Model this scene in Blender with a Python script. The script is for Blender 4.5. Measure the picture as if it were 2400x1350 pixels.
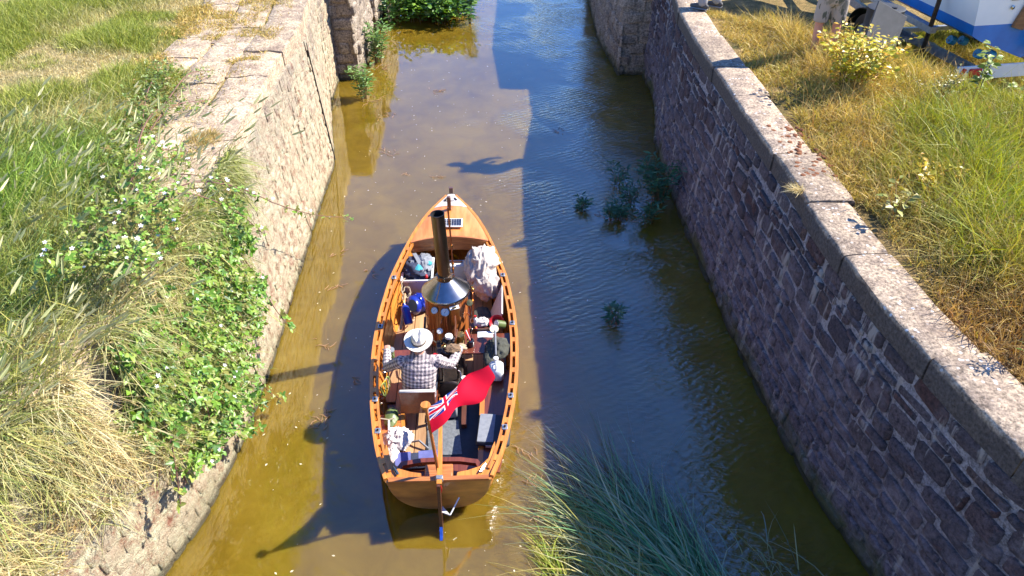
import bpy, bmesh, math, random
import numpy as np
from mathutils import Vector, Matrix, Euler, noise as mnoise

scene = bpy.context.scene
C = scene.collection
for o in list(bpy.data.objects):
    bpy.data.objects.remove(o)

# ---------------------------------------------------------------- camera
CAM_Z, PITCH = 6.4, 37.0
cam_data = bpy.data.cameras.new('camera')
cam_data.sensor_width = 36.0
cam_data.lens = 26.0
cam_data.clip_start = 0.05
cam_data.clip_end = 2000.0
cam = bpy.data.objects.new('camera', cam_data)
cam.location = (0.0, 0.0, CAM_Z)
cam.rotation_euler = (math.radians(90.0 - PITCH), 0.0, 0.0)
C.objects.link(cam)
scene.camera = cam

# ---------------------------------------------------------------- sky and sun
SUN = Vector((1.10, 0.36, 1.0)).normalized()
SUN_EL = math.asin(SUN.z)
SUN_AZ = math.atan2(SUN.x, SUN.y)
world = bpy.data.worlds.new('World')
scene.world = world
world.use_nodes = True
wn = world.node_tree
for n in list(wn.nodes):
    wn.nodes.remove(n)
sky = wn.nodes.new('ShaderNodeTexSky')
sky.sky_type = 'NISHITA'
sky.sun_disc = False
sky.sun_elevation = SUN_EL
sky.sun_rotation = SUN_AZ
sky.air_density = 1.0
sky.dust_density = 0.05
sky.ozone_density = 5.0
bg = wn.nodes.new('ShaderNodeBackground')
bg.inputs['Strength'].default_value = 0.14
wo = wn.nodes.new('ShaderNodeOutputWorld')
hue = wn.nodes.new('ShaderNodeHueSaturation')
hue.inputs['Hue'].default_value = 0.514
hue.inputs['Saturation'].default_value = 1.2
wn.links.new(sky.outputs[0], hue.inputs['Color'])
wn.links.new(hue.outputs[0], bg.inputs['Color'])
wn.links.new(bg.outputs[0], wo.inputs['Surface'])
sun_data = bpy.data.lights.new('sun', 'SUN')
sun_data.energy = 5.0
sun_data.angle = math.radians(0.55)
sun_data.color = (1.0, 0.95, 0.86)
sun = bpy.data.objects.new('sun', sun_data)
sun.location = (12, 6, 14)
sun.rotation_euler = (-SUN).to_track_quat('-Z', 'Y').to_euler()
C.objects.link(sun)
scene.view_settings.view_transform = 'Standard'
scene.view_settings.look = 'None'
scene.view_settings.exposure = 1.25
scene.view_settings.gamma = 1.0
scene.view_settings.use_curve_mapping = False
scene.render.engine = 'CYCLES'
scene.cycles.max_bounces = 7
scene.cycles.diffuse_bounces = 3
scene.cycles.glossy_bounces = 3
scene.cycles.transmission_bounces = 4
scene.cycles.transparent_max_bounces = 6
scene.cycles.caustics_reflective = False
scene.cycles.caustics_refractive = False
scene.cycles.use_denoising = True

rnd = random.Random(7)
rng = np.random.default_rng(11)

# ---------------------------------------------------------------- materials
def nodes_of(name):
    m = bpy.data.materials.new(name)
    m.use_nodes = True
    t = m.node_tree
    b = t.nodes['Principled BSDF']
    return m, t, b

def N(t, kind, **kw):
    n = t.nodes.new(kind)
    for k, v in kw.items():
        setattr(n, k, v)
    return n

def L(t, a, b):
    t.links.new(a, b)

def coords(t, scale=(1, 1, 1), kind='Object'):
    tc = N(t, 'ShaderNodeTexCoord')
    mp = N(t, 'ShaderNodeMapping')
    mp.inputs['Scale'].default_value = scale
    L(t, tc.outputs[kind], mp.inputs['Vector'])
    return mp.outputs[0]

def noise_tex(t, vec, scale, detail=4, rough=0.6, dist=0.0):
    n = N(t, 'ShaderNodeTexNoise')
    n.inputs['Scale'].default_value = scale
    n.inputs['Detail'].default_value = detail
    n.inputs['Roughness'].default_value = rough
    n.inputs['Distortion'].default_value = dist
    if vec is not None:
        L(t, vec, n.inputs['Vector'])
    return n.outputs['Fac']

def ramp(t, fac, stops):
    r = N(t, 'ShaderNodeValToRGB')
    el = r.color_ramp.elements
    while len(el) < len(stops):
        el.new(0.5)
    for e, (p, c) in zip(el, stops):
        e.position = p
        e.color = (c[0], c[1], c[2], 1) if not isinstance(c, (int, float)) else (c, c, c, 1)
    L(t, fac, r.inputs['Fac'])
    return r.outputs['Color']

def mix(t, fac, a, b, kind='MIX'):
    m = N(t, 'ShaderNodeMix', data_type='RGBA', blend_type=kind)
    for sock, v in ((m.inputs[0], fac), (m.inputs[6], a), (m.inputs[7], b)):
        if isinstance(v, (int, float)):
            sock.default_value = v
        elif isinstance(v, (tuple, list)):
            sock.default_value = (v[0], v[1], v[2], 1)
        else:
            L(t, v, sock)
    return m.outputs[2]

def mth(t, op, a, b=None, clamp=False):
    m = N(t, 'ShaderNodeMath', operation=op, use_clamp=clamp)
    for s, v in ((m.inputs[0], a), (m.inputs[1], b)):
        if v is None:
            continue
        if isinstance(v, (int, float)):
            s.default_value = v
        else:
            L(t, v, s)
    return m.outputs[0]

def bump(t, b, height, strength=0.4, dist=0.02):
    n = N(t, 'ShaderNodeBump')
    n.inputs['Strength'].default_value = strength
    n.inputs['Distance'].default_value = dist
    L(t, height, n.inputs['Height'])
    L(t, n.outputs[0], b.inputs['Normal'])
    if b.inputs['Coat Weight'].default_value > 0.8:
        L(t, n.outputs[0], b.inputs['Coat Normal'])

def mat(name, c1, c2=None, rough=0.6, metal=0.0, scale=6.0, stretch=(1, 1, 1), bumps=0.0, bscale=60.0,
        coat=0.0, spec=0.5, vary=0.0, dirt=None, dirt_at=0.62, sheen=0.0):
    m, t, b = nodes_of(name)
    vec = coords(t, stretch)
    f = noise_tex(t, vec, scale, 5)
    if c2 is None:
        c2 = tuple(x * 0.75 for x in c1)
    col = ramp(t, f, [(0.32, c2), (0.68, c1)])
    if dirt:
        d = noise_tex(t, vec, scale * 2.7, 6, 0.7)
        col = mix(t, ramp(t, d, [(dirt_at, 0.0), (dirt_at + 0.08, 1.0)]), col, dirt)
    if vary:
        oi = N(t, 'ShaderNodeObjectInfo')
        hs = N(t, 'ShaderNodeHueSaturation')
        L(t, mth(t, 'ADD', mth(t, 'MULTIPLY', oi.outputs['Random'], vary * 2), 1.0 - vary), hs.inputs['Value'])
        L(t, col, hs.inputs['Color'])
        col = hs.outputs[0]
    L(t, col, b.inputs['Base Color'])
    b.inputs['Roughness'].default_value = rough
    b.inputs['Metallic'].default_value = metal
    b.inputs['Specular IOR Level'].default_value = spec
    b.inputs['Coat Weight'].default_value = coat
    b.inputs['Coat Roughness'].default_value = 0.12
    if sheen:
        b.inputs['Sheen Weight'].default_value = sheen
    if bumps:
        bump(t, b, noise_tex(t, coords(t), bscale, 4), bumps)
    return m

MAT = {}
def wood(name, a, bb, grain=(26, 2.0, 26), coat=0.45, rough=0.38, vary=0.12):
    MAT[name] = mat(name, a, bb, rough=rough, scale=1.6, stretch=grain, coat=coat, bumps=0.06, bscale=90, vary=vary)
wood('varnished wood', (0.66, 0.26, 0.045), (0.45, 0.145, 0.020))
wood('varnished wood vertical', (0.52, 0.17, 0.04), (0.25, 0.06, 0.012), grain=(26, 26, 1.6))
wood('varnished wood across', (0.52, 0.19, 0.05), (0.28, 0.085, 0.02), grain=(2.0, 26, 26))
wood('deck wood', (0.66, 0.27, 0.075), (0.50, 0.15, 0.03), grain=(9, 1.4, 9), coat=0.55, rough=0.42)
wood('mahogany', (0.20, 0.05, 0.022), (0.11, 0.025, 0.012), vary=0.1)
wood('pale board', (0.50, 0.30, 0.15), (0.36, 0.19, 0.085), coat=0.0, rough=0.6, vary=0.2)
wood('transom wood', (0.58, 0.26, 0.05), (0.24, 0.095, 0.02), grain=(1.3, 6, 4), coat=0.5)
wood('dark wood', (0.13, 0.045, 0.018), (0.06, 0.02, 0.01), coat=0.2)
wood('bare plank', (0.30, 0.15, 0.06), (0.20, 0.09, 0.035), grain=(2, 20, 20), coat=0, rough=0.7)
MAT['hull paint'] = mat('hull paint', (0.36, 0.13, 0.03), (0.24, 0.075, 0.02), rough=0.4, stretch=(8, 1, 8), scale=2, coat=0.3)
MAT['navy antifoul'] = mat('navy antifoul', (0.02, 0.06, 0.20), rough=0.5)
MAT['rudder blue'] = mat('rudder blue', (0.02, 0.10, 0.55), (0.01, 0.05, 0.3), rough=0.4)
MAT['grey paint'] = mat('grey paint', (0.62, 0.58, 0.54), (0.5, 0.46, 0.42), rough=0.5, scale=14)
MAT['black mat'] = mat('black mat', (0.022, 0.028, 0.04), (0.012, 0.015, 0.022), rough=0.6, scale=9, bumps=0.1)
MAT['worn rubber mat'] = mat('worn rubber mat', (0.19, 0.20, 0.205), (0.10, 0.108, 0.112), rough=0.5, scale=26, dirt=(0.3, 0.32, 0.33), dirt_at=0.66)
MAT['steel'] = mat('steel', (0.42, 0.41, 0.40), (0.30, 0.29, 0.29), rough=0.22, metal=1.0, scale=12, bumps=0.03, bscale=200)
MAT['dark steel'] = mat('dark steel', (0.20, 0.155, 0.115), (0.11, 0.08, 0.06), rough=0.36, metal=1.0, scale=7, stretch=(1, 1, 0.3))
MAT['soot'] = mat('soot', (0.012, 0.011, 0.010), rough=0.9)
MAT['brass'] = mat('brass', (0.62, 0.40, 0.13), (0.42, 0.25, 0.07), rough=0.3, metal=1.0, scale=14)
MAT['copper'] = mat('copper', (0.60, 0.26, 0.13), (0.38, 0.13, 0.06), rough=0.32, metal=1.0, scale=14)
MAT['iron'] = mat('iron', (0.075, 0.055, 0.045), (0.03, 0.024, 0.022), rough=0.42, metal=0.7, scale=16, bumps=0.1)
MAT['galvanised'] = mat('galvanised', (0.42, 0.44, 0.47), (0.28, 0.30, 0.33), rough=0.45, metal=0.7, scale=20)
MAT['white enamel'] = mat('white enamel', (0.80, 0.79, 0.75), (0.74, 0.72, 0.68), rough=0.35)
MAT['glossy white'] = mat('glossy white', (0.80, 0.80, 0.80), (0.74, 0.75, 0.76), rough=0.3, coat=0.4, scale=3)
MAT['boat blue'] = mat('boat blue', (0.015, 0.20, 0.60), (0.012, 0.14, 0.45), rough=0.35, coat=0.3, scale=3)
MAT['deep blue'] = mat('deep blue', (0.01, 0.03, 0.32), rough=0.3, coat=0.4)
MAT['sky blue plastic'] = mat('sky blue plastic', (0.05, 0.38, 0.62), rough=0.4)
MAT['milky plastic'] = mat('milky plastic', (0.74, 0.74, 0.72), (0.68, 0.68, 0.66), rough=0.32)
MAT['crate plastic'] = mat('crate plastic', (0.50, 0.47, 0.45), (0.38, 0.35, 0.33), rough=0.35)
MAT['canvas'] = mat('canvas', (0.56, 0.48, 0.41), (0.42, 0.35, 0.30), rough=0.9, scale=9, bumps=0.35, bscale=38, dirt=(0.38, 0.29, 0.24), dirt_at=0.68)
MAT['white cloth'] = mat('white cloth', (0.62, 0.56, 0.51), (0.50, 0.44, 0.40), rough=0.95, scale=10, bumps=0.3, bscale=55)
MAT['olive cloth'] = mat('olive cloth', (0.085, 0.085, 0.062), (0.045, 0.045, 0.035), rough=0.95, scale=9, bumps=0.4, bscale=40)
MAT['brown cloth'] = mat('brown cloth', (0.24, 0.15, 0.085), (0.13, 0.08, 0.045), rough=0.95, scale=14, bumps=0.4, bscale=60)
MAT['navy cloth'] = mat('navy cloth', (0.035, 0.045, 0.085), (0.02, 0.024, 0.05), rough=0.85, scale=12, bumps=0.3, bscale=60)
MAT['grey strap'] = mat('grey strap', (0.24, 0.25, 0.27), (0.17, 0.18, 0.20), rough=0.8, scale=18)
MAT['teal cloth'] = mat('teal cloth', (0.05, 0.36, 0.42), rough=0.8)
MAT['red plastic'] = mat('red plastic', (0.62, 0.015, 0.02), rough=0.4)
MAT['yellow plastic'] = mat('yellow plastic', (0.75, 0.45, 0.03), rough=0.4)
MAT['green tin'] = mat('green tin', (0.13, 0.17, 0.05), (0.08, 0.11, 0.03), rough=0.45)
MAT['cream lid'] = mat('cream lid', (0.74, 0.66, 0.45), rough=0.5)
MAT['paper'] = mat('paper', (0.80, 0.79, 0.78), (0.77, 0.76, 0.74), rough=0.8)
MAT['black plastic'] = mat('black plastic', (0.015, 0.015, 0.017), rough=0.35)
MAT['dark glass'] = mat('dark glass', (0.03, 0.025, 0.03), rough=0.08, coat=0.6)
MAT['rope'] = mat('rope', (0.46, 0.38, 0.27), (0.30, 0.24, 0.17), rough=0.95, scale=60, bumps=0.5, bscale=160)
MAT['green line'] = mat('green line', (0.30, 0.42, 0.12), rough=0.8)
MAT['skin'] = mat('skin', (0.60, 0.31, 0.22), (0.52, 0.25, 0.17), rough=0.55, scale=14)
MAT['sunburnt skin'] = mat('sunburnt skin', (0.62, 0.27, 0.17), (0.52, 0.21, 0.13), rough=0.55, scale=10)
MAT['hair grey'] = mat('hair grey', (0.30, 0.28, 0.26), rough=0.9, scale=60)
MAT['eye'] = mat('eye', (0.7, 0.68, 0.65), rough=0.2)
MAT['glove leather'] = mat('glove leather', (0.42, 0.30, 0.19), (0.32, 0.22, 0.13), rough=0.8, scale=30)
MAT['panama straw'] = mat('panama straw', (0.80, 0.74, 0.64), (0.74, 0.67, 0.57), rough=0.85, scale=30, bumps=0.2, bscale=240)
MAT['hat band'] = mat('hat band', (0.12, 0.085, 0.065), rough=0.7)
MAT['dark trousers'] = mat('dark trousers', (0.045, 0.05, 0.075), rough=0.9, bumps=0.3, bscale=30)
MAT['grey trousers'] = mat('grey trousers', (0.34, 0.33, 0.33), (0.24, 0.23, 0.23), rough=0.9, bumps=0.4, bscale=26)
MAT['shoe leather'] = mat('shoe leather', (0.085, 0.078, 0.075), (0.05, 0.046, 0.045), rough=0.7, scale=20, bumps=0.2)
MAT['tee shirt'] = mat('tee shirt', (0.06, 0.07, 0.10), (0.04, 0.045, 0.07), rough=0.9, bumps=0.3, bscale=25)

def camo():
    m, t, b = nodes_of('camouflage cloth')
    v = coords(t, (1, 1, 0.6))
    a = noise_tex(t, v, 9, 2, 0.5, 0.6)
    c = ramp(t, a, [(0.40, (0.20, 0.17, 0.13)), (0.47, (0.36, 0.29, 0.24))])
    d = noise_tex(t, coords(t, (1.3, 1, 0.5)), 12, 2, 0.5, 0.4)
    c = mix(t, ramp(t, d, [(0.54, 0.0), (0.58, 1.0)]), c, (0.10, 0.095, 0.065))
    L(t, c, b.inputs['Base Color'])
    b.inputs['Roughness'].default_value = 0.95
    bump(t, b, noise_tex(t, coords(t), 24, 4), 0.5)
    return m
MAT['camouflage cloth'] = camo()

def check_cloth():
    m, t, b = nodes_of('checked shirt cloth')
    at = N(t, 'ShaderNodeAttribute', attribute_name='weave')
    sep = N(t, 'ShaderNodeSeparateXYZ')
    L(t, at.outputs['Vector'], sep.inputs[0])
    def stripe(s):
        f = mth(t, 'FRACT', mth(t, 'MULTIPLY', s, 1 / 0.042))
        return mth(t, 'GREATER_THAN', f, 0.5)
    s = mth(t, 'MULTIPLY', mth(t, 'ADD', stripe(sep.outputs[0]), stripe(sep.outputs[1])), 0.5)
    c = ramp(t, s, [(0.0, (0.70, 0.60, 0.56)), (0.5, (0.36, 0.30, 0.30)), (1.0, (0.13, 0.115, 0.13))])
    L(t, c, b.inputs['Base Color'])
    b.inputs['Roughness'].default_value = 0.9
    bump(t, b, noise_tex(t, coords(t, (1, 1, 1.6)), 13, 3), 0.6, 0.03)
    return m
MAT['checked shirt cloth'] = check_cloth()

def stone_mat(name, stops, crust=None, grime=(0.10, 0.085, 0.09), bstr=0.7, algae=0.0, lime=None, rough=0.9, fine=26.0):
    m, t, b = nodes_of(name)
    oi = N(t, 'ShaderNodeObjectInfo')
    ge = N(t, 'ShaderNodeNewGeometry')
    r = mth(t, 'FRACT', mth(t, 'ADD', oi.outputs['Random'], ge.outputs['Random Per Island']))
    c = ramp(t, r, stops)
    pos = ge.outputs['Position']
    n1 = noise_tex(t, pos, fine, 7, 0.75)
    c = mix(t, 0.85, c, ramp(t, n1, [(0.36, 0.06), (0.60, 0.86)]), 'OVERLAY')
    n2 = noise_tex(t, pos, 3.1, 5, 0.65)
    c = mix(t, ramp(t, n2, [(0.45, 0.0), (0.7, 0.5)]), c, grime)
    if crust:
        sz = N(t, 'ShaderNodeSeparateXYZ')
        L(t, pos, sz.inputs[0])
        nc = noise_tex(t, pos, 1.3, 5, 0.7)
        hc = mth(t, 'ADD', mth(t, 'MULTIPLY', sz.outputs[2], 0.4), mth(t, 'MULTIPLY', mth(t, 'SUBTRACT', nc, 0.5), 1.6))
        cf = ramp(t, hc, [(crust[1], crust[3]), (crust[2], 0.06)])
        cr_ = mix(t, 0.9, crust[0], ramp(t, noise_tex(t, pos, 7, 9, 0.82), [(0.38, 0.06), (0.60, 0.92)]), 'OVERLAY')
        c = mix(t, cf, c, cr_)
    if lime:
        mp = N(t, 'ShaderNodeMapping')
        mp.inputs['Scale'].default_value = lime[0]
        mp.inputs['Rotation'].default_value = lime[1]
        L(t, pos, mp.inputs['Vector'])
        nl = noise_tex(t, mp.outputs[0], 2.6, 5, 0.6, 0.3)
        c = mix(t, ramp(t, nl, [(lime[2], 0.0), (lime[2] + 0.06, lime[3])]), c, lime[4])
    if algae:
        sp = N(t, 'ShaderNodeSeparateXYZ')
        L(t, pos, sp.inputs[0])
        na = noise_tex(t, pos, 2.0, 4)
        h = mth(t, 'ADD', sp.outputs[2], mth(t, 'MULTIPLY', mth(t, 'SUBTRACT', na, 0.5), -1.1))
        c = mix(t, ramp(t, h, [(0.0, algae), (0.30, 0.0)]), c, (0.115, 0.12, 0.035))
        wet = mth(t, 'ADD', sp.outputs[2], mth(t, 'MULTIPLY', mth(t, 'SUBTRACT', n1, 0.5), 0.10))
        c = mix(t, ramp(t, wet, [(0.04, 0.75), (0.10, 0.0)]), c, (0.045, 0.040, 0.020))
    pit = noise_tex(t, pos, 15, 5, 0.8, 1.2)
    pf = ramp(t, pit, [(0.33, 1.0), (0.41, 0.0)])
    c = mix(t, mth(t, 'MULTIPLY', pf, 0.6), c, (0.05, 0.04, 0.035))
    L(t, c, b.inputs['Base Color'])
    b.inputs['Roughness'].default_value = rough
    b.inputs['Specular IOR Level'].default_value = 0.25
    hb = mth(t, 'ADD', mth(t, 'SUBTRACT', n1, mth(t, 'MULTIPLY', pf, 0.7)), mth(t, 'MULTIPLY', noise_tex(t, pos, fine * 4, 4, 0.7), 0.4))
    bump(t, b, hb, bstr, 0.06)
    return m
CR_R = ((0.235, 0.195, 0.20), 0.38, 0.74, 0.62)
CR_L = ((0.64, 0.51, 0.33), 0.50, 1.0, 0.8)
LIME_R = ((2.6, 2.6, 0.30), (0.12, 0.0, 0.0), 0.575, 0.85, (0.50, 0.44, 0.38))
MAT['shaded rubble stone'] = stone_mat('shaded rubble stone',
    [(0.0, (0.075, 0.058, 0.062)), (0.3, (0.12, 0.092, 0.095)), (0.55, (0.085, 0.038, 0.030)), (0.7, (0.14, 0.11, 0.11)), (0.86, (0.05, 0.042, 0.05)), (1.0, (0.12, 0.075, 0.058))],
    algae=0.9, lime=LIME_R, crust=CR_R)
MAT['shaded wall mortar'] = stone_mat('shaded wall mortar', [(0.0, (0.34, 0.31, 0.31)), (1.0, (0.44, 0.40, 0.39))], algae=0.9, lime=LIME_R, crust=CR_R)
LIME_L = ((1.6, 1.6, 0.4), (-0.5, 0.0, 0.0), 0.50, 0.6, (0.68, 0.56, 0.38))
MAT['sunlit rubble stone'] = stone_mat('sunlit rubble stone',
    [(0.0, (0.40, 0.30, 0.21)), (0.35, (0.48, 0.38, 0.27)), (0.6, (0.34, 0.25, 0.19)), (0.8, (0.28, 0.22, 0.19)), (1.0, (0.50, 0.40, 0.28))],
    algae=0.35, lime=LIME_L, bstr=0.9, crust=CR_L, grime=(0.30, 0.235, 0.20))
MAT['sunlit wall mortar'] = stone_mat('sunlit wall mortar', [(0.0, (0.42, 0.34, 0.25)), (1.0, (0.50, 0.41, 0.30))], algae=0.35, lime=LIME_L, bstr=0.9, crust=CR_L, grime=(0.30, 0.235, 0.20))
MAT['pier stone'] = stone_mat('pier stone',
    [(0.0, (0.40, 0.31, 0.22)), (0.5, (0.50, 0.41, 0.31)), (1.0, (0.33, 0.25, 0.18))], algae=0.7, bstr=0.8)

def coping_mat(name, a, bb, spots, front_shade=None):
    m, t, b = nodes_of(name)
    ge = N(t, 'ShaderNodeNewGeometry')
    oi = N(t, 'ShaderNodeObjectInfo')
    pos = ge.outputs['Position']
    n = noise_tex(t, pos, 4.5, 7, 0.72)
    c = ramp(t, n, [(0.38, bb), (0.60, a)])
    hs = N(t, 'ShaderNodeHueSaturation')
    L(t, mth(t, 'ADD', mth(t, 'MULTIPLY', oi.outputs['Random'], 0.3), 0.85), hs.inputs['Value'])
    L(t, c, hs.inputs['Color'])
    c = hs.outputs[0]
    n3 = noise_tex(t, pos, 34, 5, 0.7)
    c = mix(t, 0.75, c, ramp(t, n3, [(0.36, 0.12), (0.60, 0.76)]), 'OVERLAY')
    vo = N(t, 'ShaderNodeTexVoronoi')
    vo.inputs['Scale'].default_value = 14
    L(t, pos, vo.inputs['Vector'])
    n4 = noise_tex(t, pos, 1.7, 3)
    sp = mth(t, 'MULTIPLY', ramp(t, vo.outputs['Distance'], [(0.16, 1.0), (0.24, 0.0)]), ramp(t, n4, [(0.46, 0.0), (0.56, 1.0)]))
    c = mix(t, sp, c, spots)
    if front_shade:  # shade of the vertical front face put into the colour, by height
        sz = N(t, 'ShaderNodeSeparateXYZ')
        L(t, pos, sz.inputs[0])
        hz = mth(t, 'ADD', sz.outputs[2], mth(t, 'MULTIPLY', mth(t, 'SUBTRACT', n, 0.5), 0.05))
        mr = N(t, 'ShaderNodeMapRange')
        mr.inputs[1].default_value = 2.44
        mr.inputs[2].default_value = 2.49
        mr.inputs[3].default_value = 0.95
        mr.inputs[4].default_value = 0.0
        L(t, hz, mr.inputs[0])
        c = mix(t, mr.outputs[0], c, mix(t, 0.7, front_shade, ramp(t, n3, [(0.3, 0.1), (0.65, 0.8)]), 'OVERLAY'))
    L(t, c, b.inputs['Base Color'])
    b.inputs['Roughness'].default_value = 0.92
    b.inputs['Specular IOR Level'].default_value = 0.25
    bump(t, b, mth(t, 'ADD', n, mth(t, 'MULTIPLY', n3, 0.6)), 0.7, 0.03)
    return m
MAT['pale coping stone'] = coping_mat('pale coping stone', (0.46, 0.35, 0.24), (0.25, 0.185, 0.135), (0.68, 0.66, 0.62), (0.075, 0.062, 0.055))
MAT['pink coping stone'] = coping_mat('pink coping stone', (0.52, 0.40, 0.26), (0.31, 0.22, 0.15), (0.62, 0.54, 0.40))

def soil_mat(name, stops, s=2.2):
    m, t, b = nodes_of(name)
    ge = N(t, 'ShaderNodeNewGeometry')
    n = noise_tex(t, ge.outputs['Position'], s, 7, 0.72)
    c = ramp(t, n, stops)
    n2 = noise_tex(t, ge.outputs['Position'], 40, 5, 0.7)
    c = mix(t, 0.7, c, ramp(t, n2, [(0.3, 0.12), (0.65, 0.75)]), 'OVERLAY')
    L(t, c, b.inputs['Base Color'])
    b.inputs['Roughness'].default_value = 1.0
    b.inputs['Specular IOR Level'].default_value = 0.1
    bump(t, b, n2, 0.8, 0.05)
    return m
MAT['left bank soil'] = soil_mat('left bank soil', [(0.35, (0.14, 0.14, 0.04)), (0.52, (0.34, 0.27, 0.12)), (0.68, (0.50, 0.38, 0.18))])
MAT['right bank soil'] = soil_mat('right bank soil', [(0.35, (0.10, 0.095, 0.035)), (0.52, (0.28, 0.19, 0.075)), (0.68, (0.46, 0.31, 0.12))])
MAT['canal mud'] = soil_mat('canal mud', [(0.3, (0.08, 0.055, 0.02)), (0.7, (0.14, 0.10, 0.035))])
MAT['moss'] = mat('moss', (0.26, 0.10, 0.035), (0.16, 0.05, 0.02), rough=1.0, scale=20, bumps=0.6, bscale=120)

def leaf_mat(name, trans=0.35, rough=0.5, spec=0.4):
    m, t, b = nodes_of(name)
    at = N(t, 'ShaderNodeAttribute', attribute_name='tint')
    L(t, at.outputs['Color'], b.inputs['Base Color'])
    b.inputs['Roughness'].default_value = rough
    b.inputs['Specular IOR Level'].default_value = spec
    tr = N(t, 'ShaderNodeBsdfTranslucent')
    hs = N(t, 'ShaderNodeHueSaturation')
    hs.inputs['Saturation'].default_value = 1.15
    hs.inputs['Value'].default_value = 1.2
    L(t, at.outputs['Color'], hs.inputs['Color'])
    L(t, hs.outputs[0], tr.inputs['Color'])
    ms = N(t, 'ShaderNodeMixShader')
    ms.inputs[0].default_value = trans
    L(t, b.outputs[0], ms.inputs[1])
    L(t, tr.outputs[0], ms.inputs[2])
    L(t, ms.outputs[0], t.nodes['Material Output'].inputs['Surface'])
    return m
MAT['grass blade'] = leaf_mat('grass blade', 0.24, 0.55, 0.3)
MAT['leaf'] = leaf_mat('leaf', 0.24, 0.42, 0.5)
MAT['petal'] = mat('petal', (0.82, 0.80, 0.80), (0.78, 0.72, 0.74), rough=0.7)
MAT['cane'] = mat('cane', (0.24, 0.10, 0.07), (0.13, 0.07, 0.05), rough=0.7, scale=20)
MAT['stem'] = mat('stem', (0.22, 0.13, 0.06), (0.12, 0.10, 0.04), rough=0.8, scale=20)

def water_mat():
    m, t, b = nodes_of('murky water')
    ge = N(t, 'ShaderNodeNewGeometry')
    pos = ge.outputs['Position']
    big = mth(t, 'ADD', mth(t, 'MULTIPLY', noise_tex(t, pos, 0.5, 3), 0.5), mth(t, 'MULTIPLY', noise_tex(t, pos, 1.9, 6, 0.7, 0.8), 0.5))
    c = ramp(t, big, [(0.36, (0.135, 0.082, 0.006)), (0.62, (0.225, 0.146, 0.016))])
    L(t, c, b.inputs['Base Color'])
    b.inputs['Roughness'].default_value = 0.035
    b.inputs['IOR'].default_value = 1.5
    b.inputs['Specular IOR Level'].default_value = 1.0
    b.subsurface_method = 'BURLEY'
    b.inputs['Subsurface Weight'].default_value = 1.0
    b.inputs['Subsurface Scale'].default_value = 0.10
    b.inputs['Subsurface Radius'].default_value = (1.0, 0.8, 0.4)
    b.inputs['Coat Weight'].default_value = 0.9
    b.inputs['Coat Roughness'].default_value = 0.03
    b.inputs['Coat IOR'].default_value = 1.5
    sp = N(t, 'ShaderNodeSeparateXYZ')
    L(t, pos, sp.inputs[0])
    # wind ripples: strongest on the open right-hand side, patchy elsewhere
    mp = N(t, 'ShaderNodeMapping')
    mp.inputs['Scale'].default_value = (0.55, 1.5, 1.0)
    mp.inputs['Rotation'].default_value = (0, 0, -0.25)
    L(t, pos, mp.inputs['Vector'])
    rip = noise_tex(t, mp.outputs[0], 16.0, 3, 0.6, 0.7)
    wv = N(t, 'ShaderNodeTexWave', wave_type='BANDS', bands_direction='Y', wave_profile='SIN')
    wv.inputs['Scale'].default_value = 3.0
    wv.inputs['Distortion'].default_value = 5.0
    wv.inputs['Detail'].default_value = 2.0
    wv.inputs['Detail Scale'].default_value = 1.6
    mp2 = N(t, 'ShaderNodeMapping')
    mp2.inputs['Rotation'].default_value = (0, 0, -0.5)
    L(t, pos, mp2.inputs['Vector'])
    L(t, mp2.outputs[0], wv.inputs['Vector'])
    h = mth(t, 'ADD', rip, mth(t, 'MULTIPLY', wv.outputs['Fac'], 0.35))
    patch = noise_tex(t, pos, 0.33, 2)
    msk = mth(t, 'ADD', mth(t, 'MULTIPLY', sp.outputs[0], 0.26), mth(t, 'MULTIPLY', mth(t, 'SUBTRACT', patch, 0.5), 2.6))
    msk = ramp(t, mth(t, 'ADD', msk, 0.5), [(0.38, 0.02), (0.85, 1.0)])
    calm = ramp(t, noise_tex(t, pos, 0.75, 3, 0.6, 0.8), [(0.36, 0.18), (0.60, 1.0)])
    hh = mth(t, 'MULTIPLY', mth(t, 'MULTIPLY', h, msk), calm)
    soft = noise_tex(t, pos, 1.6, 2)
    hh = mth(t, 'ADD', hh, mth(t, 'MULTIPLY', soft, 0.25))
    bump(t, b, hh, 0.5, 0.028)
    tr = N(t, 'ShaderNodeBsdfTransparent')
    tr.inputs['Color'].default_value = (0.75, 0.58, 0.22, 1)
    ms = N(t, 'ShaderNodeMixShader')
    ms.inputs[0].default_value = 0.86
    L(t, tr.outputs[0], ms.inputs[1])
    L(t, b.outputs[0], ms.inputs[2])
    L(t, ms.outputs[0], t.nodes['Material Output'].inputs['Surface'])
    return m
MAT['murky water'] = water_mat()

# ---------------------------------------------------------------- mesh helpers
def frame_of(d, side=None):
    d = Vector(d).normalized()
    s = Vector(side) if side is not None else (Vector((1, 0, 0)) if abs(d.x) < 0.8 else Vector((0, 1, 0)))
    s = (s - d * s.dot(d))
    if s.length < 1e-6:
        s = d.orthogonal()
    s.normalize()
    return d, s, d.cross(s)

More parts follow.
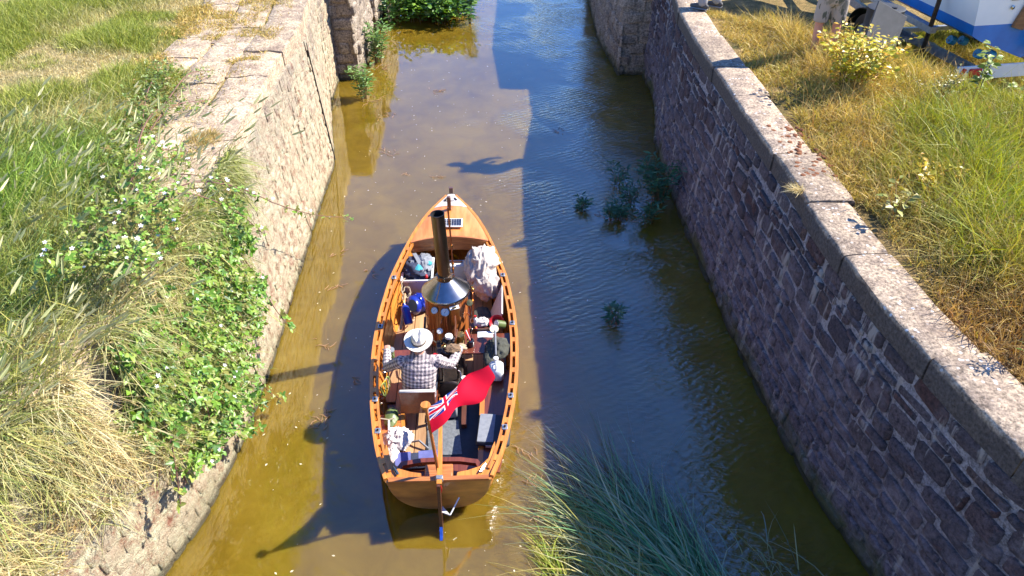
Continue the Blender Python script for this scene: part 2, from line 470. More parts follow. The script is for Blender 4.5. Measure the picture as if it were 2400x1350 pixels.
class MB:
    def __init__(self):
        self.v, self.f = [], []
    def add(self, vs, fs, M=None):
        k = len(self.v)
        for p in vs:
            self.v.append(M @ Vector(p) if M is not None else Vector(p))
        for f in fs:
            self.f.append([i + k for i in f])
        return self
    def box(self, c, s, rot=None, bev=0.0):
        hx, hy, hz = s[0] / 2, s[1] / 2, s[2] / 2
        M = Matrix.Translation(Vector(c))
        if rot is not None:
            M = M @ (Euler(rot).to_matrix().to_4x4() if not isinstance(rot, Matrix) else rot.to_4x4())
        if bev <= 0:
            vs = [(x, y, z) for x in (-hx, hx) for y in (-hy, hy) for z in (-hz, hz)]
            fs = [(0, 1, 3, 2), (4, 6, 7, 5), (0, 4, 5, 1), (2, 3, 7, 6), (0, 2, 6, 4), (1, 5, 7, 3)]
            return self.add(vs, fs, M)
        b = min(bev, hx * 0.9, hy * 0.9, hz * 0.9)
        vs, idx = [], {}
        for sx in (-1, 1):
            for sy in (-1, 1):
                for sz in (-1, 1):
                    for ax in range(3):
                        p = [sx * (hx - b), sy * (hy - b), sz * (hz - b)]
                        p[ax] = (sx * hx, sy * hy, sz * hz)[ax]
                        idx[(sx, sy, sz, ax)] = len(vs)
                        vs.append(p)
        fs = []
        for ax in range(3):
            o = [a for a in range(3) if a != ax]
            for sg in (-1, 1):
                q = []
                for a, c2 in ((-1, -1), (1, -1), (1, 1), (-1, 1)):
                    k = [0, 0, 0]
                    k[ax] = sg; k[o[0]] = a; k[o[1]] = c2
                    q.append(idx[(k[0], k[1], k[2], ax)])
                fs.append(q if sg > 0 else q[::-1])
        for ax in range(3):
            o = [a for a in range(3) if a != ax]
            for a in (-1, 1):
                for c2 in (-1, 1):
                    q = []
                    for sg in (-1, 1):
                        k = [0, 0, 0]; k[ax] = sg; k[o[0]] = a; k[o[1]] = c2
                        q.append((k[0], k[1], k[2]))
                    fs.append([idx[q[0] + (o[0],)], idx[q[1] + (o[0],)], idx[q[1] + (o[1],)], idx[q[0] + (o[1],)]])
        for sx in (-1, 1):
            for sy in (-1, 1):
                for sz in (-1, 1):
                    fs.append([idx[(sx, sy, sz, a)] for a in range(3)])
        return self.add(vs, fs, M)
    def tube(self, pts, r, n=8, side=None, cap=True, closed=False, round_ends=False):
        pts = [Vector(p) for p in pts]
        m = len(pts)
        rs = [r] * m if isinstance(r, (int, float)) or (isinstance(r, tuple) and len(r) == 2 and m != 2) else list(r)
        rs = [(q, q) if isinstance(q, (int, float)) else q for q in rs]
        if round_ends and m > 1:
            d0 = (pts[0] - pts[1]).normalized(); d1 = (pts[-1] - pts[-2]).normalized()
            a, z = rs[0], rs[-1]
            k0, k1 = min(a), min(z)
            pts = [pts[0] + d0 * k0 * 0.85, pts[0] + d0 * k0 * 0.5] + pts + [pts[-1] + d1 * k1 * 0.5, pts[-1] + d1 * k1 * 0.85]
            rs = [(a[0] * .45, a[1] * .45), (a[0] * .84, a[1] * .84)] + rs + [(z[0] * .84, z[1] * .84), (z[0] * .45, z[1] * .45)]
            m = len(pts)
        vs, s = [], side
        for i, p in enumerate(pts):
            if closed:
                d = pts[(i + 1) % m] - pts[i - 1]
            else:
                d = pts[min(i + 1, m - 1)] - pts[max(i - 1, 0)]
            d, s, u = frame_of(d, s)
            for k in range(n):
                a = 2 * math.pi * (k + 0.5) / n
                vs.append(p + s * math.cos(a) * rs[i][0] + u * math.sin(a) * rs[i][1])
        fs = []
        for i in range(m if closed else m - 1):
            j = (i + 1) % m
            for k in range(n):
                k2 = (k + 1) % n
                fs.append((i * n + k, i * n + k2, j * n + k2, j * n + k))
        if cap and not closed:
            fs.append(tuple(range(n))[::-1])
            fs.append(tuple((m - 1) * n + k for k in range(n)))
        return self.add(vs, fs)
    def bar(self, pts, w, h, up=(0, 0, 1), closed=False):
        pts = [Vector(p) for p in pts]
        m = len(pts)
        vs = []
        for i, p in enumerate(pts):
            d = pts[(i + 1) % m] - pts[i - 1] if closed else pts[min(i + 1, m - 1)] - pts[max(i - 1, 0)]
            d.normalize()
            s = d.cross(Vector(up)).normalized()
            u = s.cross(d)
            ww = w[i] if isinstance(w, (list, tuple)) else w
            for a, b in ((-1, -1), (1, -1), (1, 1), (-1, 1)):
                vs.append(p + s * a * ww / 2 + u * b * h / 2)
        fs = []
        for i in range(m if closed else m - 1):
            j = (i + 1) % m
            for k in range(4):
                k2 = (k + 1) % 4
                fs.append((i * 4 + k, i * 4 + k2, j * 4 + k2, j * 4 + k))
        if not closed:
            fs += [(3, 2, 1, 0), tuple((m - 1) * 4 + k for k in range(4))]
        return self.add(vs, fs)
    def lathe(self, prof, c=(0, 0, 0), n=20, rot=None, sx=1.0, sy=1.0):
        M = Matrix.Translation(Vector(c))
        if rot is not None:
            M = M @ (Euler(rot).to_matrix().to_4x4() if not isinstance(rot, Matrix) else rot.to_4x4())
        vs, fs = [], []
        for r, z in prof:
            for k in range(n):
                a = 2 * math.pi * k / n
                vs.append((r * sx * math.cos(a), r * sy * math.sin(a), z))
        for i in range(len(prof) - 1):
            for k in range(n):
                k2 = (k + 1) % n
                fs.append((i * n + k, i * n + k2, (i + 1) * n + k2, (i + 1) * n + k))
        if prof[0][0] > 1e-5:
            fs.append(tuple(range(n))[::-1])
        if prof[-1][0] > 1e-5:
            fs.append(tuple((len(prof) - 1) * n + k for k in range(n)))
        return self.add(vs, fs, M)
    def open_lathe(self, prof, c=(0, 0, 0), n=20, rot=None):
        k = len(self.f)
        self.lathe(prof, c, n, rot)
        self.f = [f for i, f in enumerate(self.f) if i < k or len(f) != n or n == 4]
        return self
    def ball(self, c, r, n=12, rot=None, jitter=0.0, freq=3.0, seed=0.0):
        r = (r, r, r) if isinstance(r, (int, float)) else r
        M = Matrix.Translation(Vector(c))
        if rot is not None:
            M = M @ Euler(rot).to_matrix().to_4x4()
        vs, fs, m = [(0, 0, -r[2])], [], max(4, n // 2)
        for i in range(1, m):
            ph = -math.pi / 2 + math.pi * i / m
            for k in range(n):
                a = 2 * math.pi * k / n
                vs.append((r[0] * math.cos(ph) * math.cos(a), r[1] * math.cos(ph) * math.sin(a), r[2] * math.sin(ph)))
        vs.append((0, 0, r[2]))
        if jitter:
            q = []
            for p in vs:
                p = Vector(p)
                u = Vector((p.x / r[0], p.y / r[1], p.z / r[2]))
                s = Vector((seed, seed * 1.7, -seed))
                d = mnoise.noise(u * freq + s) * 0.55 + (0.5 - abs(mnoise.noise(u * freq * 1.9 + s * 2))) * 0.75 + mnoise.noise(u * freq * 4 + s) * 0.18
                q.append(p * (1 + jitter * d))
            vs = q
        for k in range(n):
            k2 = (k + 1) % n
            fs.append((0, 1 + k2, 1 + k))
            fs.append((len(vs) - 1, 1 + (m - 2) * n + k, 1 + (m - 2) * n + k2))
        for i in range(m - 2):
            for k in range(n):
                k2 = (k + 1) % n
                fs.append((1 + i * n + k, 1 + i * n + k2, 1 + (i + 1) * n + k2, 1 + (i + 1) * n + k))
        return self.add(vs, fs, M)
    def grid(self, fn, nu, nv):
        vs = [fn(i / nu, j / nv) for i in range(nu + 1) for j in range(nv + 1)]
        fs = [(i * (nv + 1) + j, (i + 1) * (nv + 1) + j, (i + 1) * (nv + 1) + j + 1, i * (nv + 1) + j + 1) for i in range(nu) for j in range(nv)]
        return self.add(vs, fs)
    def slab(self, fn, nu, nv, off):
        k = len(self.v)
        self.grid(fn, nu, nv)
        n = len(self.v) - k
        off = Vector(off) if not callable(off) else off
        for i in range(n):
            self.v.append(self.v[k + i] + (off if not callable(off) else off(self.v[k + i])))
        w = nv + 1
        for i in range(nu):
            for j in range(nv):
                a = k + n + i * w + j
                self.f.append([a, a + 1, a + w + 1, a + w])
        def side(i0, i1):
            self.f.append([i1, i0, i0 + n, i1 + n])
        for i in range(nu):
            side(k + i * w, k + (i + 1) * w); side(k + (i + 1) * w + nv, k + i * w + nv)
        for j in range(nv):
            side(k + j + 1, k + j); side(k + nu * w + j, k + nu * w + j + 1)
        return self
    def prism(self, poly, z0, z1, M=None):
        n = len(poly)
        vs = [(p[0], p[1], z0) for p in poly] + [(p[0], p[1], z1) for p in poly]
        fs = [tuple(range(n))[::-1], tuple(range(n, 2 * n))] + [(i, (i + 1) % n, n + (i + 1) % n, n + i) for i in range(n)]
        return self.add(vs, fs, M)
    def mesh(self, name, material, base=(0, 0, 0), smooth=True, angle=38, fix=True):
        me = bpy.data.meshes.new(name)
        b = Vector(base)
        me.from_pydata([tuple(p - b) for p in self.v], [], [tuple(f) for f in self.f])
        if fix:
            bm = bmesh.new(); bm.from_mesh(me)
            bmesh.ops.recalc_face_normals(bm, faces=bm.faces)
            bm.to_mesh(me); bm.free()
        if material is not None:
            me.materials.append(MAT[material])
        if smooth:
            me.polygons.foreach_set('use_smooth', [True] * len(me.polygons))
            me.set_sharp_from_angle(angle=math.radians(angle))
        return me

def link(o, parent=None):
    C.objects.link(o)
    if parent is not None:
        o.parent = parent
    return o

def tag(o, label=None, cat=None, group=None, kind=None):
    for k, v in (('label', label), ('category', cat), ('group', group), ('kind', kind)):
        if v:
            o[k] = v
    return o

BOAT_AT, BOAT_ROT = Vector((-0.72, 4.72, 0.0)), math.radians(2.3)
BOAT_M = Matrix.Translation(BOAT_AT) @ Matrix.Rotation(BOAT_ROT, 4, 'Z')

class Thing:
    """An Empty at the thing's base; parts are given in the frame's coordinates (world, or the launch's own)."""
    def __init__(self, name, label, cat, base, frame=None, group=None):
        self.base = Vector(base)
        self.o = bpy.data.objects.new(name, None)
        self.o.empty_display_size = 0.1
        M = (frame if frame is not None else Matrix.Identity(4)) @ Matrix.Translation(self.base)
        self.o.matrix_world = M
        link(self.o)
        tag(self.o, label, cat, group)
    def part(self, name, mb, material, parent=None, smooth=True, angle=38, label=None, kind=None):
        me = mb if isinstance(mb, bpy.types.Mesh) else mb.mesh(name, material, self.base, smooth, angle)
        o = bpy.data.objects.new(name, me)
        link(o, parent if parent is not None else self.o)
        tag(o, label, kind=kind)
        return o

def single(name, label, cat, mb, material, base, frame=None, group=None, kind=None, smooth=True, angle=38):
    me = mb.mesh(name, material, base, smooth, angle)
    o = bpy.data.objects.new(name, me)
    o.matrix_world = (frame if frame is not None else Matrix.Identity(4)) @ Matrix.Translation(Vector(base))
    link(o)
    return tag(o, label, cat, group, kind)

def np_mesh(name, V, T, col, material):
    me = bpy.data.meshes.new(name)
    V = np.ascontiguousarray(V, dtype=np.float32); T = np.ascontiguousarray(T, dtype=np.int32)
    me.vertices.add(len(V)); me.vertices.foreach_set('co', V.ravel())
    me.loops.add(T.size); me.loops.foreach_set('vertex_index', T.ravel())
    me.polygons.add(len(T)); me.polygons.foreach_set('loop_start', np.arange(len(T), dtype=np.int32) * 3)
    me.update(calc_edges=True)
    if col is not None:
        at = me.attributes.new('tint', 'FLOAT_COLOR', 'POINT')
        c4 = np.ones((len(V), 4), dtype=np.float32); c4[:, :3] = col
        at.data.foreach_set('color', c4.ravel())
    me.materials.append(MAT[material])
    return me

def norm(a):
    return a / np.maximum(np.linalg.norm(a, axis=-1, keepdims=True), 1e-9)

def vnoise(x, y, scale, seed=0):
    """smooth value noise, vectorised, 0..1"""
    r = np.random.default_rng(seed).random((64, 64))
    def one(x, y):
        xi, yi = np.floor(x).astype(int), np.floor(y).astype(int)
        fx, fy = x - xi, y - yi
        fx, fy = fx * fx * (3 - 2 * fx), fy * fy * (3 - 2 * fy)
        a = r[xi % 64, yi % 64]; b = r[(xi + 1) % 64, yi % 64]; c = r[xi % 64, (yi + 1) % 64]; d = r[(xi + 1) % 64, (yi + 1) % 64]
        return a * (1 - fx) * (1 - fy) + b * fx * (1 - fy) + c * (1 - fx) * fy + d * fx * fy
    x, y = np.asarray(x) * scale, np.asarray(y) * scale
    return (one(x, y) + 0.5 * one(x * 2.1 + 5, y * 2.1) + 0.25 * one(x * 4.3, y * 4.3 + 9)) / 1.75

def blades(base, d, length, width, bend, col, segs=2):
    """tapering curved blades -> (V, T, colours)"""
    n = len(base)
    d = norm(d)
    ang = rng.random(n) * 2 * math.pi
    sd = np.stack([np.cos(ang), np.sin(ang), np.zeros(n)], 1)
    sd = norm(sd - d * (sd * d).sum(1, keepdims=True))
    ts = np.linspace(0, 1, segs + 1)
    V = np.zeros((n, 2 * segs + 1, 3), dtype=np.float32)
    for i, t in enumerate(ts):
        p = base + d * (length * t)[:, None] + bend * (length * t * t)[:, None]
        if i < segs:
            w = (width * 0.5 * (1 - t) ** 0.6)[:, None]
            V[:, 2 * i] = p - sd * w; V[:, 2 * i + 1] = p + sd * w
        else:
            V[:, 2 * i] = p
    tri = []
    for i in range(segs - 1):
        a = 2 * i
        tri += [(a, a + 1, a + 3), (a, a + 3, a + 2)]
    a = 2 * (segs - 1)
    tri.append((a, a + 1, a + 2))
    tri = np.array(tri)
    T = (np.arange(n)[:, None, None] * (2 * segs + 1) + tri[None]).reshape(-1, 3)
    return V.reshape(-1, 3), T, np.repeat(col, 2 * segs + 1, axis=0), V[:, -1]

LEAF_V = np.array([(0, 0, 0), (-0.30, 0.42, 0.09), (0, 0.48, 0), (0.30, 0.42, 0.09), (-0.2, 0.75, 0.05), (0.2, 0.75, 0.05), (0, 1.0, -0.08)])
LEAF_T = np.array([(0, 2, 1), (0, 3, 2), (1, 2, 4), (2, 3, 5), (4, 2, 6), (2, 5, 6)])
LANCE_V = LEAF_V * np.array([0.42, 1, 0.6])
def leaves(base, axis, nrm, size, col, tpl=LEAF_V):
    n = len(base)
    y = norm(axis); z = norm(nrm - y * (nrm * y).sum(1, keepdims=True)); x = np.cross(y, z)
    V = base[:, None] + size[:, None, None] * (tpl[None, :, 0:1] * x[:, None] + tpl[None, :, 1:2] * y[:, None] + tpl[None, :, 2:3] * z[:, None])
    T = (np.arange(n)[:, None, None] * len(tpl) + LEAF_T[None]).reshape(-1, 3)
    return V.reshape(-1, 3), T, np.repeat(col, len(tpl), axis=0)

class NB:
    def __init__(self):
        self.V, self.T, self.c, self.n = [], [], [], 0
    def add(self, V, T, c):
        self.V.append(V); self.T.append(T + self.n); self.c.append(c); self.n += len(V)
    def mesh(self, name, material, base=(0, 0, 0)):
        return np_mesh(name, np.concatenate(self.V) - np.array(base), np.concatenate(self.T), np.concatenate(self.c), material)

def tint(n, stops, var=0.34):
    """random colours along a list of colours"""
    stops = np.array(stops)
    k = rng.random(n) * (len(stops) - 1)
    i = np.minimum(k.astype(int), len(stops) - 2)
    f = (k - i)[:, None]
    c = stops[i] * (1 - f) + stops[i + 1] * f
    return np.clip(c * (1 + var * (rng.random((n, 1)) * 2 - 1)), 0, 1)
# ================================================================ the setting
TOP = 2.5
def project(p):
    th = math.radians(PITCH)
    dx, dy, dz = p[0], p[1], p[2] - CAM_Z
    f = dy * math.cos(th) - dz * math.sin(th)
    u = dy * math.sin(th) + dz * math.cos(th)
    if f < 0.1:
        return None
    return 1200 + 1733 * dx / f, 675 - 1733 * u / f, f

def in_view(p, m=40):
    q = project(p)
    return q is not None and -m < q[0] < 2400 + m and -m < q[1] < 1350 + m

mb = MB(); mb.grid(lambda u, v: (-9 + 18 * u, -20 + 320 * v, 0.0), 1, 1)
single('water', None, None, mb, 'murky water', (0, 0, 0), kind='structure')
mb = MB(); mb.grid(lambda u, v: (-9 + 18 * u, -20 + 320 * v, -0.55), 1, 1)
single('canal_bed', None, None, mb, 'canal mud', (0, 0, 0), kind='structure')

# plan of the two walls, near to far: (y, x at the water, x at the top)
RIGHT = [(0.8, 4.7, 4.7), (2.4, 3.95, 3.9), (3.33, 3.56, 3.47), (3.96, 3.40, 3.34), (4.94, 3.15, 3.19), (6.11, 3.02, 3.11), (7.33, 2.91, 3.08), (8.86, 2.84, 3.02),
         (10.55, 2.76, 2.97), (12.0, 2.75, 2.93), (13.27, 2.79, 2.95), (14.2, 2.95, 3.05), (15.38, 3.09, 3.18), (16.75, 3.02, 3.12)]
LEFT = [(0.8, -4.6, -4.6), (2.4, -3.9, -3.9), (3.3, -3.53, -3.6), (3.96, -3.30, -3.40), (4.52, -3.14, -3.28), (5.46, -3.03, -3.22), (6.92, -3.03, -3.25), (8.75, -3.13, -3.37),
        (10.55, -3.22, -3.49), (12.05, -3.26, -3.51), (12.46, -3.32, -3.52), (13.8, -3.62, -3.70), (15.14, -3.90, -3.95), (16.44, -3.97, -4.0)]

class Face:
    """a wall face over a plan path of (base xy, top xy); s runs along it, z up"""
    def __init__(self, pts, inward, z0=-0.6, z1=TOP - 0.24):
        self.b = [Vector((p[0][0], p[0][1])) for p in pts]
        self.t = [Vector((p[1][0], p[1][1])) for p in pts]
        self.s = [0.0]
        for i in range(1, len(pts)):
            self.s.append(self.s[-1] + (self.b[i] - self.b[i - 1]).length)
        self.len, self.inward, self.z0, self.z1 = self.s[-1], inward, z0, z1
    def at(self, s, z):
        s = min(max(s, 0.0), self.len - 1e-6)
        i = max(j for j in range(len(self.s) - 1) if self.s[j] <= s)
        f = (s - self.s[i]) / (self.s[i + 1] - self.s[i])
        b = self.b[i].lerp(self.b[i + 1], f); t = self.t[i].lerp(self.t[i + 1], f)
        p = b.lerp(t, z / TOP)
        return Vector((p.x, p.y, z))
    def frame(self, s, z):
        p = self.at(s, z)
        tg = (self.at(s + 0.05, z) - self.at(s - 0.05, z)).normalized()
        up = (self.at(s, z + 0.1) - self.at(s, z - 0.1)).normalized()
        n = tg.cross(up).normalized()
        if n.dot(Vector(self.inward)) < 0:
            n = -n
        return p, tg, n, up

def stone_variant(k):
    r = random.Random(100 + k)
    mb = MB()
    out = []
    for i in range(10):
        a = 2 * math.pi * (i + 0.5) / 10
        c, s = math.cos(a), math.sin(a)
        e = 0.36
        x = math.copysign(abs(c) ** e, c) * 0.5 * r.uniform(0.90, 1.02)
        z = math.copysign(abs(s) ** e, s) * 0.5 * r.uniform(0.88, 1.03)
        out.append((x, z))
    vs = [(x * 1.02, -1.0, z * 1.02) for x, z in out] + [(x, r.uniform(0.30, 0.6), z) for x, z in out] + \
         [(x * 0.74 + r.uniform(-.05, .05), r.uniform(0.75, 1.15), z * 0.72 + r.uniform(-.06, .06)) for x, z in out] + [(0.0, r.uniform(0.85, 1.2), 0.0)]
    fs = []
    for i in range(10):
        j = (i + 1) % 10
        fs += [(i, j, 10 + j, 10 + i), (10 + i, 10 + j, 20 + j, 20 + i), (20 + i, 20 + j, 30)]
    mb.add(vs, fs)
    return mb
VARIANTS = [stone_variant(k) for k in range(14)]
VAR_MESH = {}
def var_mesh(k, material):
    if (k, material) not in VAR_MESH:
        VAR_MESH[(k, material)] = VARIANTS[k].mesh('stone', material, angle=60)
    return VAR_MESH[(k, material)]

def lay_stones(thing, face, material, course, width, depth, gap=0.02, most=300, z_from=-0.15, seed=1, name='stone'):
    r = random.Random(seed)
    spots = []
    z = z_from
    while z < face.z1 - 0.04:
        h = min(r.uniform(*course), face.z1 - z)
        if face.z1 - z - h < course[0] * 0.5:
            h = face.z1 - z
        s = -r.uniform(0, width[0])
        while s < face.len:
            w = r.uniform(*width)
            if r.random() < 0.12:
                w *= 0.55
            c = s + w / 2
            if 0.0 <= c <= face.len:
                dz = 0.05 * math.sin(c * 1.7 + seed) + 0.03 * math.sin(c * 4.1 + z * 3) + r.uniform(-0.012, 0.012)
                p, tg, n, up = face.frame(c, z + h / 2 + (dz if z + h < face.z1 - 0.02 else 0))
                roll = r.uniform(-0.09, 0.09)
                a = tg * math.cos(roll) + up * math.sin(roll); b = up * math.cos(roll) - tg * math.sin(roll)
                d = depth * r.uniform(0.5, 1.4)
                M = Matrix.Identity(4)
                for q, vec, sc in ((0, a, max(w - gap, 0.06)), (1, n, d), (2, b, max(h - gap, 0.05))):
                    for k in range(3):
                        M[k][q] = vec[k] * sc
                for k in range(3):
                    M[k][3] = p[k]
                pr = project(p)
                area = w * h / (pr[2] ** 2) if (pr and in_view(p)) else -1
                spots.append((area, M, r.randrange(len(VARIANTS))))
            s += w
        z += h
    spots.sort(key=lambda q: -q[0])
    inv = thing.o.matrix_world.inverted()
    rest_v, rest_f, k0 = [], [], 0
    for i, (area, M, k) in enumerate(spots):
        if i < most and area > 0:
            o = bpy.data.objects.new(name, var_mesh(k, material))
            link(o, thing.o)
            o.matrix_local = inv @ M
        else:
            vb = VARIANTS[k]
            rest_v += [inv @ (M @ q) for q in vb.v]
            rest_f += [[j + k0 for j in f] for f in vb.f]
            k0 += len(vb.v)
    if rest_v:
        m2 = MB(); m2.v, m2.f = rest_v, rest_f
        me = m2.mesh('farther_stones', material, (0, 0, 0), angle=60)
        o = bpy.data.objects.new('farther_stones', me)
        link(o, thing.o)
        tag(o, kind='stuff')

def wall_core(thing, face, material, thick, n=260):
    """solid mortar body behind the stones"""
    mb = MB()
    nz = 36
    def fn(u, v):
        s, z = u * face.len, face.z0 + (face.z1 - face.z0) * v
        p, tg, nn, up = face.frame(s, z)
        return p + nn * (0.016 * mnoise.noise(p * 2.2) + 0.012 * mnoise.noise(p * 7.0) + 0.009 * mnoise.noise(p * 17.0) - 0.004)
    mb.slab(fn, n, nz, lambda p: Vector((-thick * face.inward[0], -thick * face.inward[1], 0)))
    return thing.part('mortar_core', mb, material, angle=80)

def coping(thing, face, material, inner, width, z0, z1, cuts, name='coping_stone', seed=3, rough=0.010, edge=1.0):
    r = random.Random(seed)
    for a, b in zip(cuts[:-1], cuts[1:]):
        a2, b2 = a + 0.008, b - 0.008
        zt = z1 + r.uniform(-0.012, 0.012)
        off = inner + r.uniform(-0.012, 0.012)
        wid = width * r.uniform(0.93, 1.07)
        mb = MB()
        n = max(4, int((b2 - a2) / 0.11))
        e_ = edge
        prof = [(0.0, z0), (0.0, zt - 0.035 * e_), (0.012 * e_, zt - 0.012 * e_), (0.035 * e_, zt), (wid * 0.35, zt + 0.004), (wid * 0.7, zt), (wid - 0.03 * e_, zt - 0.004), (wid, zt - 0.03 * e_), (wid, z0)]
        vs = []
        for i in range(n + 1):
            s = a2 + (b2 - a2) * i / n
            p, tg, nn, up = face.frame(s, TOP)
            nn = Vector((nn.x, nn.y, 0)).normalized()
            e = 0.02 * edge if i in (0, n) else 0.0
            for k, (x, z) in enumerate(prof):
                q = Vector((p.x, p.y, 0)) - nn * (x + off)
                j = mnoise.noise(Vector((q.x * 4, q.y * 4, seed + k))) * rough + mnoise.noise(Vector((q.x * 11, q.y * 11, seed + k))) * rough * 0.6
                if 0 < k < 8:
                    q = q + nn * j
                q.z = z + (j * 0.8 - e * (0.7 if 1 <= k <= 7 else 0))
                vs.append(q)
        m = len(prof)
        fs = []
        for i in range(n):
            for k in range(m):
                k2 = (k + 1) % m
                fs.append((i * m + k, i * m + k2, (i + 1) * m + k2, (i + 1) * m + k))
        fs += [tuple(range(m))[::-1], tuple(n * m + k for k in range(m))]
        mb.add(vs, fs)
        thing.part(name, mb, material, angle=50)

def cuts_for(length, lo, hi, seed):
    r = random.Random(seed)
    c = [0.0]
    while c[-1] < length - hi:
        c.append(c[-1] + r.uniform(lo, hi))
    return c + [length]

rf = Face([((b, y), (t, y)) for y, b, t in RIGHT], (-1, 0, 0))
tw = Thing('canal_wall', 'shaded dark rubble stone wall with pale coping on the right of the canal', 'wall', (3.0, 8.0, 0))
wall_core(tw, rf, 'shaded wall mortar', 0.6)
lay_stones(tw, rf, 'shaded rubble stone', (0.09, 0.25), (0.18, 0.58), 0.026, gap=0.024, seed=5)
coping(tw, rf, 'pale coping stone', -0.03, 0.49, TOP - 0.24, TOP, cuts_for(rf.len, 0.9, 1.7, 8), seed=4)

lf = Face([((b, y), (t, y)) for y, b, t in LEFT], (1, 0, 0))
tw = Thing('canal_wall', 'sunlit pale rubble stone wall with wide pinkish coping on the left of the canal', 'wall', (-3.2, 8.0, 0))
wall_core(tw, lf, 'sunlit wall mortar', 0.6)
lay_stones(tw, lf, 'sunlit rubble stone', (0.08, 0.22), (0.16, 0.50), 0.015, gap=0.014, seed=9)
coping(tw, lf, 'pink coping stone', 0.0, 0.60, TOP - 0.24, TOP, cuts_for(lf.len, 0.8, 1.5, 18), seed=14, rough=0.034, edge=0.5)
coping(tw, lf, 'pink coping stone', 0.61, 0.58, TOP - 0.24, TOP - 0.004, cuts_for(lf.len, 0.7, 1.4, 28), seed=24, rough=0.025, edge=0.4)
coping(tw, lf, 'pink coping stone', 1.20, 0.62, TOP - 0.24, TOP - 0.008, [c for c in cuts_for(lf.len, 0.6, 1.2, 38) if c > 8.9], seed=34, rough=0.025, edge=0.4)
# dark strip standing in for the shade of the slot where the recess begins
mb = MB()
p0, p1 = lf.at(lf.s[10] - 0.02, 0.02), lf.at(lf.s[10] - 0.02, TOP - 0.3)
mb.tube([p0 + Vector((0.012, 0, 0)), p1 + Vector((0.012, 0, 0))], 0.022, 6)
tw.part('slot_shade_strip', mb, 'iron', label='thin dark strip standing for the shade in a vertical slot of the wall')

def pier(label, pts, inward, seed, base, mname='pier stone', back=0.7):
    f = Face([(p, p) for p in pts], inward, z1=TOP)
    t = Thing('wall_pier', label, 'pier', base)
    mb = MB()
    poly = [Vector((p[0], p[1])) for p in pts]
    sgn = -1 if inward[0] > 0 else 1
    poly2 = [(p.x - inward[0] * 0.012, p.y + 0.012) for p in poly] + [(poly[-1].x + sgn * back, poly[-1].y), (poly[0].x + sgn * back * 0.6, poly[0].y + 0.02)]
    mb.prism(poly2, -0.6, TOP)
    t.part('mortar_core', mb, mname)
    for a, b in zip(pts[:-1], pts[1:]):
        front = abs(a[1] - b[1]) < abs(a[0] - b[0])
        g = Face([(a, a), (b, b)], (0, -1, 0) if front else inward, z1=TOP)
        lay_stones(t, g, mname, (0.22, 0.34), (0.24, 0.55), 0.03, gap=0.022, seed=seed + int(front))
    return t
pier('left stone pier with sunlit side and dark shaded front beyond the recess', [(-4.02, 16.44), (-3.48, 16.44), (-3.52, 18.9)], (1, 0, 0), 41, (-3.8, 17, 0))
pier('farthest narrow left pier at the top edge of the picture', [(-4.05, 20.0), (-3.6, 20.0), (-3.75, 24.0)], (1, 0, 0), 51, (-3.8, 20.5, 0))
pier('right stone pier with green stained corner beyond the recess', [(3.1, 16.74), (2.46, 16.80), (2.24, 19.3), (2.30, 24.0)], (-1, 0, 0), 61, (2.8, 17.5, 0), back=1.0)

# banks: one sheet each, following the wall line and running to the horizon
def dip(x, y):
    # the right bank falls away towards the trailer
    return np.clip(((np.asarray(x) - 5.2) * 0.6 + (np.asarray(y) - 9.6) * 0.5 - 0.8) / 1.8, 0, 1) * 1.0
def ground_z(x, y):
    return TOP - 0.05 - dip(x, y)
def bank_z(x, y, side):
    d = abs(x) - 4.2
    z = TOP - 0.05 - (float(dip(x, y)) if side > 0 else 0.0) + 0.05 * mnoise.noise(Vector((x * 0.8, y * 0.8, side)))
    return z
def bank(side, path, width, material):
    ys = [-20, -6, -1.0] + [0.8 + 0.45 * i for i in range(60)] + [30, 40, 60, 100, 300]
    def edge(y):
        pts = [(q[0], q[2]) for q in path]
        if y <= pts[0][0]: x = pts[0][1]
        elif y >= pts[-1][0]: x = pts[-1][1]
        else:
            i = max(j for j in range(len(pts) - 1) if pts[j][0] <= y)
            f = (y - pts[i][0]) / (pts[i + 1][0] - pts[i][0]); x = pts[i][1] * (1 - f) + pts[i + 1][1] * f
        return x
    ds = [0, 0.2, 0.5, 0.9, 1.4, 1.8, 2.2, 2.6, 3.0, 3.5, 4.0, 4.5, 5.2, 6, 9, 14, 30, 300]
    mb = MB(); vs = []
    for y in ys:
        e = edge(y) + side * width
        if y > 16.5 and y < 25:
            e = side * 4.3
        vs.append(Vector((e, y, -0.6)))
        for k, d in enumerate(ds):
            x = e + side * d
            vs.append(Vector((x, y, bank_z(x, y, side) if d < 20 else (TOP - 1.05 if side > 0 else TOP))))
    m = len(ds) + 1
    fs = [(i * m + k, i * m + k + 1, (i + 1) * m + k + 1, (i + 1) * m + k) for i in range(len(ys) - 1) for k in range(m - 1)]
    mb.add(vs, fs)
    return mb
single('ground_left', None, None, bank(-1, LEFT, 0.45, 'x'), 'left bank soil', (-5, 8, 0), kind='structure', angle=60)
single('ground_right', None, None, bank(1, RIGHT, 0.30, 'x'), 'right bank soil', (5, 8, 0), kind='structure', angle=60)
